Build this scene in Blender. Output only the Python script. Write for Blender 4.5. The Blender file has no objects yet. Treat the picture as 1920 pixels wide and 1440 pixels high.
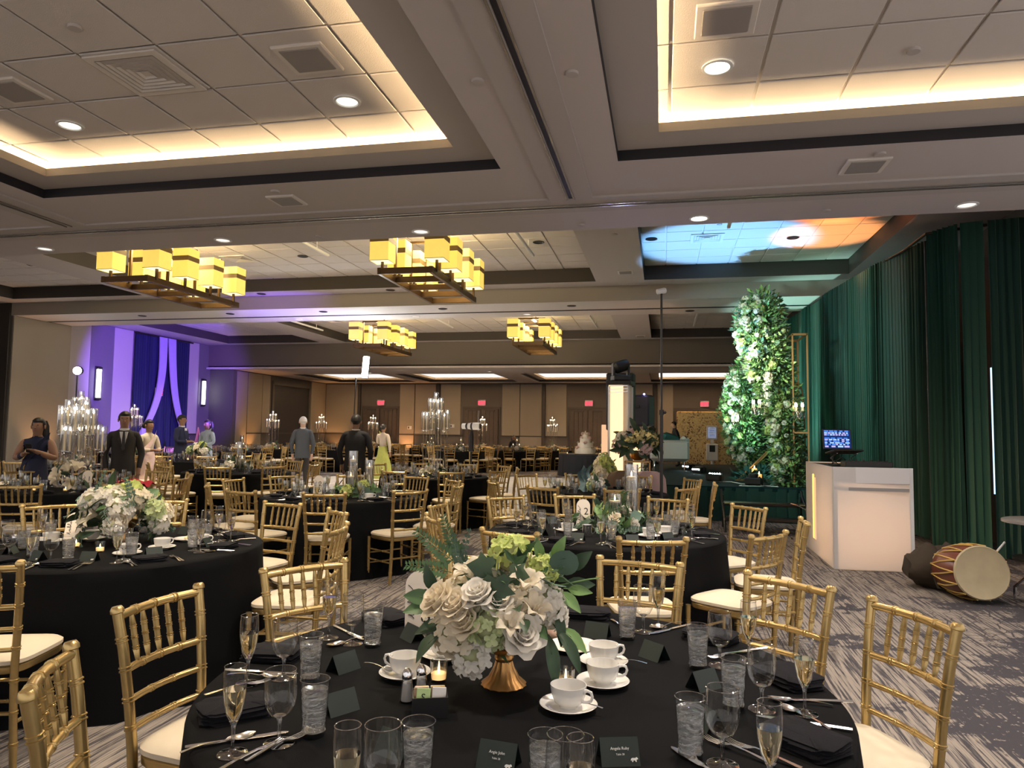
import bpy, math, random
from mathutils import Vector, Matrix, Quaternion
random.seed(7)
R = math.radians
PI = math.pi
S = bpy.context.scene
COL = S.collection
# ---------------------------------------------------------------- camera, world, exposure
cd = bpy.data.cameras.new('camera')
cam = bpy.data.objects.new('camera', cd)
COL.objects.link(cam)
cd.sensor_width = 36.0
cd.lens = 1337.86 / 1920 * 36
cd.clip_start, cd.clip_end = 0.05, 200
_y, _p, _r = R(-11.98878), R(3.81539), R(0.78108)
fw = Vector((math.sin(_y) * math.cos(_p), math.cos(_y) * math.cos(_p), math.sin(_p)))
r0 = Vector((math.cos(_y), -math.sin(_y), 0))
u0 = r0.cross(fw)
rr = r0 * math.cos(_r) + u0 * math.sin(_r)
uu = -r0 * math.sin(_r) + u0 * math.cos(_r)
mw = Matrix((rr, uu, -fw)).transposed().to_4x4()
mw.translation = (0, 0, 1.5)
cam.matrix_world = mw
S.camera = cam
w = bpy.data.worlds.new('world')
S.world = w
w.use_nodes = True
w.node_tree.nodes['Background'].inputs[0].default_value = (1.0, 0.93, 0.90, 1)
w.node_tree.nodes['Background'].inputs[1].default_value = 0.62  # ambient fill added to brighten the near room through its missing back wall
S.view_settings.view_transform = 'Standard'
S.view_settings.look = 'None'
S.view_settings.gamma = 1
S.view_settings.use_curve_mapping = False
S.view_settings.exposure = 0.8
cy = S.cycles
cy.max_bounces, cy.diffuse_bounces, cy.glossy_bounces = 8, 3, 3
cy.transmission_bounces, cy.transparent_max_bounces = 8, 24
cy.caustics_reflective = cy.caustics_refractive = False
cy.sample_clamp_indirect = 4.0
cy.use_denoising = True

def light(kind, name, loc, energy, color=(1, 1, 1), target=None, size=0.1, size_y=None, angle=60, blend=0.5, parent=None):
    d = bpy.data.lights.new(name, kind)
    d.energy, d.color = energy, color
    if kind == 'AREA':
        d.size = size
        if size_y:
            d.shape, d.size_y = 'RECTANGLE', size_y
        else:
            d.shape = 'DISK'
    else:
        d.shadow_soft_size = size
    if kind == 'SPOT':
        d.spot_size, d.spot_blend = R(angle), blend
    o = bpy.data.objects.new(name, d)
    o.location = loc
    if target is not None:
        o.rotation_euler = (Vector(target) - Vector(loc)).to_track_quat('-Z', 'Y').to_euler()
    if parent:
        o.parent = parent
    COL.objects.link(o)
    return o

WARM = (1.0, 0.70, 0.38)
SOFT = (1.0, 0.84, 0.66)
# recessed ceiling lamps of the room (their housings are built below)
NEAR_LAMPS = [(-7.26, 4.88, 4.0, 60), (-4.82, 4.88, 4.0, 110), (-2.35, 4.89, 4.0, 150), (0.36, 4.87, 4.0, 210), (2.8, 4.87, 4.0, 90),
              (-4.82, 2.44, 4.0, 110), (-2.35, 2.44, 4.0, 150), (0.36, 2.44, 4.0, 150), (2.8, 2.44, 4.0, 90)]
SOFFIT_LAMPS = [(-7.76, 7.58, 3.76, 30), (-5.2, 7.57, 3.76, 30), (-2.70, 7.6, 3.76, 30), (0.37, 7.59, 3.76, 120), (2.89, 7.57, 3.76, 30)]
for i, (x, y, z, e) in enumerate(NEAR_LAMPS + SOFFIT_LAMPS):
    light('SPOT', 'lamp_beam', (x, y, z - 0.03), e * 1.15, (1.0, 0.83, 0.62) if x < 0 else (1.0, 0.88, 0.76), (x, y, 0), 0.08, angle=125, blend=0.7)
# fill spots added to bounce light around the hall, no fixtures of their own
for x in (-13.5, -9.0, -5.0, -1.0):
    for y in (12.0, 20.5):
        light('SPOT', 'hall_fill', (x, y, 4.85), 400, SOFT, (x, y, 0), 0.1, angle=130, blend=0.8)
for x in (-13, -8.5, -3.5):
    light('SPOT', 'far_beam', (x, 29.0, 3.6), 80, (1.0, .90, .78), (x, 29.0, 0), 0.1, angle=130, blend=0.8)
# cove strips of the near coffers, pointing up behind the lip
def cove(x0, x1, y0, y1, z, e, d=0.30):
    cx, cyy, lx, ly = (x0 + x1) / 2, (y0 + y1) / 2, x1 - x0 + 2 * d, y1 - y0 + 2 * d
    for (px, py, sx, sy, ax, ay) in ((cx, y1 + d, lx, .03, 0, -1), (cx, y0 - d, lx, .03, 0, 1), (x0 - d, cyy, .03, ly, 1, 0), (x1 + d, cyy, .03, ly, -1, 0)):
        L = max(sx, sy)
        o = light('AREA', 'cove_strip', (px, py, z), e * L, WARM, None, L, .025)
        # long axis along the strip, shining up and inwards over the lip
        n = Vector((ax * .75, ay * .75, .66)).normalized()
        t_ = Vector((1, 0, 0)) if sx > sy else Vector((0, 1, 0))
        o.rotation_euler = Matrix((t_, (-n).cross(t_), -n)).transposed().to_euler()
cove(-5.70, -1.695, -0.4, 5.55, 3.877, 11.5)
cove(-0.052, 4.0, -0.4, 5.55, 3.877, 11.5)
cove(-11.4, -7.4, -0.4, 5.55, 3.877, 11.5)
for x0, x1 in ((-14.5, -11.4), (-10.0, -6.6), (-5.0, -1.7), (-0.1, 3.2)):
    cove(x0 + .0, x1, 27.0, 30.65, 3.85, 34.0)
# stage, drape and wall effect lights
light('SPOT', 'purple_wash', (-8.7, 14.9, 2.2), 4300, (0.22, 0.08, 1.0), (-17, 21.3, 3.1), 0.04, angle=37, blend=0.4)
light('SPOT', 'purple_beam', (-8.8, 14.0, 1.2), 420, (0.24, 0.10, 1.0), (-8.9, 16.4, 4.3), 0.04, angle=62, blend=0.7)
light('SPOT', 'blue_gobo', (.95, 12.9, 1.25), 800, (0.20, 0.52, 1.0), (1.05, 13.1, 4.93), 0.03, angle=50, blend=0.35)
light('SPOT', 'orange_gobo', (2.2, 11.5, 1.25), 700, (1.0, 0.27, 0.07), (2.62, 11.2, 4.93), 0.03, angle=31, blend=0.5)
light('SPOT', 'orange_gobo', (2.2, 12.7, 1.3), 620, (1.0, 0.36, 0.10), (2.70, 12.8, 4.93), 0.03, angle=31, blend=0.5)
light('SPOT', 'violet_head', (-.72, 12.3, 2.7), 75, (0.42, 0.46, 1.0), (1.6, 5.0, 4.0), 0.05, angle=62, blend=0.9)
light('SPOT', 'pink_gobo', (0.2, 13.4, 1.4), 50, (1.0, 0.42, 0.2), (-0.75, 17.2, 4.4), 0.03, angle=40, blend=0.6)
light('SPOT', 'stage_wash', (0.6, 15.4, 0.95), 420, (0.50, 1.0, 0.86), (1.9, 15.9, 2.0), 0.08, angle=80, blend=0.6)
light('SPOT', 'stage_wash', (0.5, 12.4, 3.2), 300, (0.95, 1.0, 0.82), (2.0, 14.0, 2.8), 0.12, angle=50, blend=0.6)
for y in (14.2, 16.5, 19.0):
    light('SPOT', 'drape_uplight', (2.60, y, 0.70), 26, (0.30, 1.0, 0.42), (3.3, y + 0.3, 3.0), 0.06, angle=60, blend=0.8)
light('SPOT', 'drape_wash', (-0.6, 10.5, 3.4), 330, (0.55, 1.0, 0.86), (3.2, 14.6, 2.4), 0.15, angle=85, blend=1.0)
for (x, y, tx, ty, e, c) in ((-15.5, 25.3, -15.95, 25.3, 70, (1, .42, .12)), (-15.2, 31.4, -15.6, 31.8, 90, (1, .45, .14)), (-11.7, 31.4, -11.8, 31.8, 90, (1, .40, .12)),
                             (-3.4, 31.4, -3.4, 31.8, 25, (1, .5, .2)), (-16.0, 16.2, -16.5, 16.2, 70, (1, .5, .2)), (-8.6, 31.3, -8.6, 31.8, 16, (1, .6, .3))):
    light('SPOT', 'amber_uplight', (x, y, 0.25), e, c, (tx, ty, 2.6), 0.05, angle=75, blend=0.8)

# ---------------------------------------------------------------- materials
def M(name, col, rough=0.5, metal=0.0, spec=0.5, emit=None, strength=1.0, noise=None, bump=None, trans=0.0, ior=1.45, sheen=0.0, sub=0.0, coat=0.0, alpha=None):
    m = bpy.data.materials.new(name)
    m.use_nodes = True
    n = m.node_tree
    b = n.nodes['Principled BSDF']
    I = b.inputs
    I['Base Color'].default_value = (*col, 1)
    I['Roughness'].default_value = rough
    I['Metallic'].default_value = metal
    I['Specular IOR Level'].default_value = spec
    I['Transmission Weight'].default_value = trans
    I['IOR'].default_value = ior
    I['Sheen Weight'].default_value = sheen
    I['Coat Weight'].default_value = coat
    if emit:
        I['Emission Color'].default_value = (*emit, 1)
        I['Emission Strength'].default_value = strength
    if noise or bump:
        tc = n.nodes.new('ShaderNodeTexCoord')
    if noise:
        sc, amt = noise
        t = n.nodes.new('ShaderNodeTexNoise')
        t.inputs['Scale'].default_value = sc
        t.inputs['Detail'].default_value = 4
        n.links.new(tc.outputs['Object'], t.inputs['Vector'])
        mx = n.nodes.new('ShaderNodeMix')
        mx.data_type = 'RGBA'
        mx.inputs['A'].default_value = (*[c * (1 - amt) for c in col], 1)
        mx.inputs['B'].default_value = (*[min(1, c * (1 + amt)) for c in col], 1)
        n.links.new(t.outputs['Fac'], mx.inputs['Factor'])
        n.links.new(mx.outputs['Result'], I['Base Color'])
    if bump:
        sc, st = bump
        t = n.nodes.new('ShaderNodeTexNoise')
        t.inputs['Scale'].default_value = sc
        t.inputs['Detail'].default_value = 3
        n.links.new(tc.outputs['Object'], t.inputs['Vector'])
        bp = n.nodes.new('ShaderNodeBump')
        bp.inputs['Strength'].default_value = st
        bp.inputs['Distance'].default_value = 0.01
        n.links.new(t.outputs['Fac'], bp.inputs['Height'])
        n.links.new(bp.outputs['Normal'], I['Normal'])
    return m

def E(name, col, strength):
    m = bpy.data.materials.new(name)
    m.use_nodes = True
    n = m.node_tree
    n.nodes.clear()
    e = n.nodes.new('ShaderNodeEmission')
    e.inputs[0].default_value = (*col, 1)
    e.inputs[1].default_value = strength
    o = n.nodes.new('ShaderNodeOutputMaterial')
    n.links.new(e.outputs[0], o.inputs[0])
    return m

def thin_glass(name, tint=(0.93, 0.95, 0.95), base=0.05, edge=0.75, power=False):
    m = bpy.data.materials.new(name)
    m.use_nodes = True
    n = m.node_tree
    n.nodes.clear()
    t = n.nodes.new('ShaderNodeBsdfTransparent')
    t.inputs[0].default_value = (*tint, 1)
    g = n.nodes.new('ShaderNodeBsdfGlossy')
    g.inputs['Roughness'].default_value = 0.03
    lw = n.nodes.new('ShaderNodeLayerWeight')
    lw.inputs[0].default_value = 0.35
    mr = n.nodes.new('ShaderNodeMapRange')
    mr.inputs['To Min'].default_value, mr.inputs['To Max'].default_value = base, edge
    if power:
        pw = n.nodes.new('ShaderNodeMath')
        pw.operation = 'POWER'
        pw.inputs[1].default_value = 1.7
        n.links.new(lw.outputs['Facing'], pw.inputs[0])
        n.links.new(pw.outputs[0], mr.inputs['Value'])
    else:
        n.links.new(lw.outputs['Facing'], mr.inputs['Value'])
    mx = n.nodes.new('ShaderNodeMixShader')
    n.links.new(mr.outputs[0], mx.inputs[0])
    n.links.new(t.outputs[0], mx.inputs[1])
    n.links.new(g.outputs[0], mx.inputs[2])
    o = n.nodes.new('ShaderNodeOutputMaterial')
    n.links.new(mx.outputs[0], o.inputs[0])
    return m

def translucent(name, col, mixf=0.5, rough=0.9):
    m = bpy.data.materials.new(name)
    m.use_nodes = True
    n = m.node_tree
    n.nodes.clear()
    d = n.nodes.new('ShaderNodeBsdfDiffuse')
    t = n.nodes.new('ShaderNodeBsdfTranslucent')
    d.inputs[0].default_value = t.inputs[0].default_value = (*col, 1)
    mx = n.nodes.new('ShaderNodeMixShader')
    mx.inputs[0].default_value = mixf
    n.links.new(d.outputs[0], mx.inputs[1])
    n.links.new(t.outputs[0], mx.inputs[2])
    o = n.nodes.new('ShaderNodeOutputMaterial')
    n.links.new(mx.outputs[0], o.inputs[0])
    return m

GOLD = M('gold_paint', (0.53, 0.385, 0.165), 0.30, 0.85, noise=(30, .12))
CUSH = M('ivory_cushion', (0.64, 0.555, 0.42), 0.7, noise=(9, .05))
CLOTH = M('black_cloth', (0.0060, 0.0062, 0.0070), 0.8, spec=0.06, bump=(500, .15))
NAPK = M('black_napkin', (0.0085, 0.0085, 0.0115), 0.75, spec=0.12, bump=(400, .2))
GLASS = None
SOLID = M('solid_glass', (1, 1, 1), 0.0, trans=1.0, ior=1.45)
RIM = thin_glass('rim_highlight', (.95, .96, .97), .50, .9)  # extra mirror-like, puts bright highlight lines on rims and feet
STEMG = thin_glass('stem_glass', (.96, .97, .97), .22, .95)
WATER = M('water', (0.97, 0.99, 1), 0.0, trans=1.0, ior=1.2)
WINE = M('champagne', (1.0, 0.90, 0.66), 0.0, trans=1.0, ior=1.33)
ICE = M('ice', (0.95, 0.97, 1), 0.12, trans=0.85, ior=1.25, bump=(60, .8))
TGLASS = thin_glass('thin_glass', base=0.10, edge=0.9)
GLASS = thin_glass('clear_glass', (.985, .99, .99), 0.05, 0.95, True)
CRYSTAL = thin_glass('crystal', (0.96, 0.96, 0.96), 0.16, 0.98)
TWINE = thin_glass('thin_champagne', (0.97, 0.88, 0.62), 0.12, 0.7)
CHAMP = thin_glass('clear_champagne', (.90, .80, .50), 0.10, 0.7, True)
TWATER = thin_glass('thin_ice_water', (0.86, 0.88, 0.9), 0.28, 0.8)
STEEL = M('steel', (0.78, 0.76, 0.74), 0.18, 1.0)
CHINA = M('white_china', (0.82, 0.80, 0.76), 0.18, coat=0.4)
URN = M('bronze_gold', (0.55, 0.30, 0.11), 0.33, 0.85, noise=(14, .2))
CARD = M('dark_green_card', (0.012, 0.022, 0.020), 0.5)
WHITEINK = M('white_ink', (0.75, 0.75, 0.72), 0.6)
BLACKINK = M('black_ink', (0.012, 0.012, 0.012), 0.5)
CREAM = M('cream_card', (0.80, 0.72, 0.62), 0.7)
PETAL = translucent('ivory_petal', (0.90, 0.81, 0.64), 0.3)
PETALW = translucent('white_petal', (0.90, 0.86, 0.78), 0.3)
LIME = translucent('lime_petal', (0.60, 0.68, 0.25), 0.3)
PALEG = translucent('pale_green_petal', (0.66, 0.74, 0.42), 0.3)
PINK = M('blush_petal', (0.80, 0.60, 0.58), 0.6, noise=(25, .1))
BUTTERC = M('yellow_petal', (0.80, 0.70, 0.34), 0.6, noise=(25, .1))
LEAF = M('green_leaf', (0.075, 0.15, 0.060), 0.5, noise=(18, .3))
LEAFD = M('dark_leaf', (0.032, 0.066, 0.032), 0.5, noise=(18, .3))
LEAFE = M('eucalyptus_leaf', (0.10, 0.165, 0.125), 0.6, noise=(18, .25))
LEAFG = M('yellow_green_leaf', (0.26, 0.38, 0.12), 0.55, noise=(18, .3))
LEAFL = M('light_leaf', (0.17, 0.30, 0.10), 0.5, noise=(18, .3))
WAX = M('candle_wax', (0.85, 0.74, 0.52), 0.5, emit=(1.0, 0.72, 0.42), strength=0.10)
FLAME = E('candle_flame', (1.0, 0.72, 0.34), 14.0)
BULB = E('warm_bulb', (1.0, 0.82, 0.55), 16.0)
BLACKP = M('black_plastic', (0.012, 0.012, 0.013), 0.45)
DARKM = M('dark_metal', (0.03, 0.028, 0.027), 0.4, 0.6)
CHROME = M('chrome', (0.8, 0.8, 0.82), 0.12, 1.0)
WHITEP = M('white_plastic', (0.78, 0.78, 0.78), 0.4)
SOFFIT = M('soffit_paint', (0.55, 0.50, 0.49), 0.85)
SHELF = M('shelf_paint', (0.48, 0.44, 0.42), 0.8)
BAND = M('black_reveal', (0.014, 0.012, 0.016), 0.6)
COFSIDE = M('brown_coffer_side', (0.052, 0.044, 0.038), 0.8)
BULK = M('taupe_bulkhead', (0.135, 0.115, 0.098), 0.85)
TILE = M('ceiling_tile_white', (0.66, 0.61, 0.58), 0.9, bump=(140, .25))
GRID = M('ceiling_grid_white', (0.70, 0.65, 0.60), 0.6)
LIP = M('cove_lip', (0.30, 0.27, 0.225), 0.6)
WALLD = M('dark_taupe_wall', (0.085, 0.075, 0.069), 0.85, bump=(60, .15))
WALLB = M('beige_panel', (0.29, 0.255, 0.215), 0.85, bump=(90, .2))
WALLG = M('grey_stripe', (0.15, 0.135, 0.15), 0.85)
WALLL = M('light_stripe', (0.45, 0.41, 0.40), 0.85)
DOORW = M('dark_wood_door', (0.045, 0.032, 0.024), 0.5, noise=(12, .3))
TRIM = M('dark_trim', (0.035, 0.029, 0.026), 0.6)
BRONZE = M('bronze_frame', (0.115, 0.07, 0.035), 0.35, 0.75)
VELVET = M('green_velvet', (0.007, 0.060, 0.043), 0.75, sheen=0.15)
VELVETD = M('dark_green_velvet', (0.006, 0.046, 0.036), 0.75, sheen=0.15)
STAGEM = M('green_stage_cloth', (0.005, 0.022, 0.024), 0.85, spec=.2, noise=(3, .3))
NAVY = M('navy_drape', (0.006, 0.011, 0.050), 0.8)
LILAC = translucent('lilac_sheer', (0.70, 0.62, 0.85), 0.4)
WHITEFAB = translucent('white_fabric', (0.80, 0.77, 0.76), 0.35)
SKIN = M('skin_brown', (0.30, 0.165, 0.105), 0.55)
SKINL = M('skin_light', (0.52, 0.33, 0.24), 0.55)
HAIRB = M('black_hair', (0.010, 0.008, 0.007), 0.5)
HAIRG = M('grey_hair', (0.55, 0.53, 0.50), 0.6)
EYEW = M('eye_dark', (0.02, 0.015, 0.012), 0.3)
SUITB = M('black_suit', (0.010, 0.010, 0.014), 0.8)
SUITC = M('charcoal_suit', (0.022, 0.019, 0.018), 0.8)
SUITG = M('slate_suit', (0.055, 0.065, 0.080), 0.8)
NAVYS = M('navy_cloth', (0.014, 0.018, 0.05), 0.8)
SHIRT = M('white_shirt', (0.70, 0.68, 0.68), 0.7)
GREENS = M('lime_sari', (0.36, 0.40, 0.10), 0.7, noise=(20, .2))
BLUES = M('pale_blue_sari', (0.42, 0.50, 0.60), 0.7, noise=(20, .15))
CREAMB = M('cream_blouse', (0.55, 0.48, 0.38), 0.7)
TEALC = M('teal_cloth', (0.04, 0.16, 0.15), 0.8)
BROWNC = M('brown_jacket', (0.14, 0.09, 0.055), 0.85)
DRUMW = M('red_brown_wood', (0.16, 0.045, 0.025), 0.3, noise=(6, .4))
HIDE = M('drum_skin', (0.42, 0.35, 0.22), 0.6, noise=(7, .15))
ROPE = M('gold_rope', (0.62, 0.42, 0.12), 0.6)
BAGM = M('brown_bag', (0.040, 0.028, 0.018), 0.85, bump=(14, .6))

def carpet():
    m = bpy.data.materials.new('carpet')
    m.use_nodes = True
    n, L = m.node_tree, m.node_tree.links
    b = n.nodes['Principled BSDF']
    b.inputs['Roughness'].default_value = 0.95
    tc = n.nodes.new('ShaderNodeTexCoord')
    def mapp(sc, rot=0):
        q = n.nodes.new('ShaderNodeMapping')
        q.inputs['Scale'].default_value = sc
        q.inputs['Rotation'].default_value = (0, 0, rot)
        L.new(tc.outputs['Object'], q.inputs['Vector'])
        return q.outputs[0]
    def noise(vec, sc, det=3, rough=0.55):
        t = n.nodes.new('ShaderNodeTexNoise')
        t.inputs['Scale'].default_value, t.inputs['Detail'].default_value, t.inputs['Roughness'].default_value = sc, det, rough
        L.new(vec, t.inputs['Vector'])
        return t.outputs['Fac']
    def ramp(fac, a, b_, inv=False):
        q = n.nodes.new('ShaderNodeMapRange')
        q.inputs['From Min'].default_value, q.inputs['From Max'].default_value = a, b_
        if inv:
            q.inputs['To Min'].default_value, q.inputs['To Max'].default_value = 1, 0
        L.new(fac, q.inputs['Value'])
        return q.outputs[0]
    def math_(op, a, b_):
        q = n.nodes.new('ShaderNodeMath')
        q.operation = op
        for i, x in enumerate((a, b_)):
            if hasattr(x, 'links'):
                L.new(x, q.inputs[i])
            else:
                q.inputs[i].default_value = x
        return q.outputs[0]
    def mix(f, a, b_):
        q = n.nodes.new('ShaderNodeMix')
        q.data_type = 'RGBA'
        L.new(f, q.inputs['Factor'])
        for k, x in (('A', a), ('B', b_)):
            if hasattr(x, 'links'):
                L.new(x, q.inputs[k])
            else:
                q.inputs[k].default_value = (*x, 1)
        return q.outputs['Result']
    rot = R(-12)
    streak = noise(mapp((52, 1.5, 1), R(-5.5)), 1.0, 4, 0.65)
    fine = noise(mapp((130, 2.4, 1), R(-5.5)), 1.0, 2)
    blot = noise(mapp((1, 1, 1)), 0.75, 5, 0.62)
    speck = noise(mapp((1, 1, 1)), 26.0, 2)
    vor = n.nodes.new('ShaderNodeTexVoronoi')
    vor.feature = 'DISTANCE_TO_EDGE'
    vor.inputs['Scale'].default_value = 7.0
    L.new(tc.outputs['Object'], vor.inputs['Vector'])
    crack = math_('MULTIPLY', ramp(vor.outputs['Distance'], 0.012, 0.04, True), ramp(noise(mapp((1, 1, 1)), 0.5, 2), 0.5, 0.56))
    light_ = (0.275, 0.238, 0.205)
    dark = (0.040, 0.036, 0.043)
    a = mix(ramp(streak, 0.50, 0.56), light_, dark)
    a = mix(math_('MULTIPLY', ramp(fine, 0.55, 0.60), 0.75), a, (0.10, 0.09, 0.09))
    bl = math_('ADD', blot, math_('MULTIPLY', math_('SUBTRACT', streak, 0.5), 0.16))
    blm = math_('MULTIPLY', ramp(bl, 0.535, 0.55), ramp(speck, 0.62, 0.66, True))
    a = mix(blm, a, (0.040, 0.037, 0.046))
    a = mix(crack, a, dark)
    L.new(a, b.inputs['Base Color'])
    bp = n.nodes.new('ShaderNodeBump')
    bp.inputs['Strength'].default_value = 0.3
    bp.inputs['Distance'].default_value = 0.01
    L.new(noise(mapp((1, 1, 1)), 300, 2), bp.inputs['Height'])
    L.new(bp.outputs[0], b.inputs['Normal'])
    return m

def sequin():
    m = M('gold_sequin', (0.5, 0.34, 0.15), 0.35, 0.7)
    n, L = m.node_tree, m.node_tree.links
    tc = n.nodes.new('ShaderNodeTexCoord')
    v = n.nodes.new('ShaderNodeTexVoronoi')
    v.inputs['Scale'].default_value = 22
    t = n.nodes.new('ShaderNodeTexNoise')
    t.inputs['Scale'].default_value = 1.6
    L.new(tc.outputs['Object'], v.inputs['Vector'])
    L.new(tc.outputs['Object'], t.inputs['Vector'])
    a = n.nodes.new('ShaderNodeMath')
    a.operation = 'ADD'
    L.new(v.outputs['Color'], a.inputs[0])
    L.new(t.outputs['Fac'], a.inputs[1])
    cr = n.nodes.new('ShaderNodeValToRGB')
    cr.color_ramp.elements[0].position, cr.color_ramp.elements[0].color = 0.55, (0.10, 0.042, 0.018, 1)
    cr.color_ramp.elements[1].position, cr.color_ramp.elements[1].color = 1.0, (0.62, 0.44, 0.20, 1)
    L.new(a.outputs[0], cr.inputs[0])
    L.new(cr.outputs[0], n.nodes['Principled BSDF'].inputs['Base Color'])
    return m

# ---------------------------------------------------------------- mesh helpers
class B:
    def __init__(s):
        s.v, s.f, s.m = [], [], []
    def add(s, vs, fs, mi=0):
        k = len(s.v)
        s.v += [tuple(p) for p in vs]
        s.f += [tuple(i + k for i in f) for f in fs]
        s.m += [mi] * len(fs)
        return s
    def box(s, c, d, mi=0, rz=0, rot=None):
        x, y, z = d[0] / 2, d[1] / 2, d[2] / 2
        vs = [Vector(p) for p in ((-x, -y, -z), (x, -y, -z), (x, y, -z), (-x, y, -z), (-x, -y, z), (x, -y, z), (x, y, z), (-x, y, z))]
        if rot is not None:
            vs = [rot @ p for p in vs]
        elif rz:
            q = Matrix.Rotation(rz, 3, 'Z')
            vs = [q @ p for p in vs]
        return s.add([p + Vector(c) for p in vs], [(0, 3, 2, 1), (4, 5, 6, 7), (0, 1, 5, 4), (1, 2, 6, 5), (2, 3, 7, 6), (3, 0, 4, 7)], mi)
    def bbox(s, c, d, r=0.01, mi=0):
        # box with softened vertical and horizontal edges
        x, y, z = d[0] / 2, d[1] / 2, d[2] / 2
        r = min(r, x * .9, y * .9, z * .9)
        rings = []
        for zz, q in ((-z, r), (-z + r, 0), (z - r, 0), (z, r)):
            xx, yy = x - q, y - q
            k = r * 0.7
            rings.append([(-xx + k, -yy, zz), (xx - k, -yy, zz), (xx, -yy + k, zz), (xx, yy - k, zz), (xx - k, yy, zz), (-xx + k, yy, zz), (-xx, yy - k, zz), (-xx, -yy + k, zz)])
        return s.rings([[Vector(p) + Vector(c) for p in g] for g in rings], True, True, mi)
    def rings(s, rs, cap0=True, cap1=True, mi=0, closed=True):
        n = len(rs[0])
        vs = [p for g in rs for p in g]
        fs = []
        for i in range(len(rs) - 1):
            for j in range(n if closed else n - 1):
                a, b_ = i * n + j, i * n + (j + 1) % n
                fs.append((a, b_, b_ + n, a + n))
        if cap0:
            fs.append(tuple(range(n))[::-1])
        if cap1:
            fs.append(tuple((len(rs) - 1) * n + j for j in range(n)))
        return s.add(vs, fs, mi)
    def lathe(s, prof, seg=24, c=(0, 0, 0), mi=0, cap0=True, cap1=True, flute=0.0, nf=0):
        rs = []
        for r, z in prof:
            rs.append([(c[0] + r * (1 + (flute * math.cos(nf * 2 * PI * j / seg) if nf else 0)) * math.cos(2 * PI * j / seg),
                        c[1] + r * (1 + (flute * math.cos(nf * 2 * PI * j / seg) if nf else 0)) * math.sin(2 * PI * j / seg), c[2] + z) for j in range(seg)])
        return s.rings(rs, cap0 and prof[0][0] > 1e-5, cap1 and prof[-1][0] > 1e-5, mi)
    def tube(s, path, st, seg=8, mi=0, cap=True):
        # path: list of points; st: radius or list of (t, radius)
        P = [Vector(p) for p in path]
        ln = [0]
        for a, b_ in zip(P, P[1:]):
            ln.append(ln[-1] + (b_ - a).length)
        tot = ln[-1]
        if not isinstance(st, (list, tuple)):
            st = [(l / tot, st) for l in ln]
        def at(t):
            d = min(max(t, 0), 1) * tot
            for i in range(len(P) - 1):
                if d <= ln[i + 1] + 1e-9:
                    k = (d - ln[i]) / max(1e-9, ln[i + 1] - ln[i])
                    return P[i].lerp(P[i + 1], k)
            return P[-1]
        rs = []
        up = None
        for t, r in st:
            c = at(t)
            tg = (at(t + 0.02) - at(t - 0.02)).normalized()
            if up is None:
                up = Vector((0, 0, 1)) if abs(tg.z) < 0.9 else Vector((0, 1, 0))
                if abs(tg.dot(up)) > .95:
                    up = Vector((1, 0, 0))
            a = (up - tg * up.dot(tg)).normalized()
            up = a
            b_ = tg.cross(a)
            rs.append([c + (a * math.cos(2 * PI * j / seg) + b_ * math.sin(2 * PI * j / seg)) * r for j in range(seg)])
        return s.rings(rs, cap, cap, mi)
    def grid(s, fn, nu, nv, mi=0):
        vs = [fn(i / nu, j / nv) for j in range(nv + 1) for i in range(nu + 1)]
        fs = [(j * (nu + 1) + i, j * (nu + 1) + i + 1, (j + 1) * (nu + 1) + i + 1, (j + 1) * (nu + 1) + i) for j in range(nv) for i in range(nu)]
        return s.add(vs, fs, mi)
    def ball(s, c, r, seg=10, rows=6, mi=0):
        rr_ = r if isinstance(r, (tuple, list)) else (r, r, r)
        rs = []
        for i in range(rows + 1):
            a = -PI / 2 + PI * i / rows
            q = max(math.cos(a), 0.02)
            rs.append([(c[0] + rr_[0] * q * math.cos(2 * PI * j / seg), c[1] + rr_[1] * q * math.sin(2 * PI * j / seg), c[2] + rr_[2] * math.sin(a)) for j in range(seg)])
        return s.rings(rs, True, True, mi)
    def xf(s, mat):
        s.v = [tuple(mat @ Vector(p)) for p in s.v]
        return s
    def mesh(s, name, mats, smooth=True):
        me = bpy.data.meshes.new(name)
        me.from_pydata(s.v, [], s.f)
        for m in (mats if isinstance(mats, (list, tuple)) else [mats]):
            me.materials.append(m)
        if any(s.m):
            me.polygons.foreach_set('material_index', s.m)
        if smooth is True:
            me.polygons.foreach_set('use_smooth', [True] * len(s.f))
            me.set_sharp_from_angle(angle=R(42))
        me.update()
        return me

def obj(name, me, parent=None, loc=(0, 0, 0), rot=None, scale=None):
    if isinstance(me, tuple):
        me = me[0].mesh(name, me[1], me[2] if len(me) > 2 else True)
    o = bpy.data.objects.new(name, me)
    o.location = loc
    if rot is not None:
        if isinstance(rot, Quaternion):
            o.rotation_mode = 'QUATERNION'
            o.rotation_quaternion = rot
        else:
            o.rotation_euler = rot
    if scale is not None:
        o.scale = (scale,) * 3 if not isinstance(scale, (tuple, list)) else scale
    if parent:
        o.parent = parent
    COL.objects.link(o)
    return o

def tag(o, label, cat, group=None, kind=None):
    o['label'], o['category'] = label, cat
    if group:
        o['group'] = group
    if kind:
        o['kind'] = kind
    return o

def thing(name, label, cat, loc=(0, 0, 0), rz=0.0, group=None):
    o = bpy.data.objects.new(name, None)
    o.empty_display_size = 0.1
    o.location, o.rotation_euler = loc, (0, 0, rz)
    COL.objects.link(o)
    return tag(o, label, cat, group)

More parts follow.
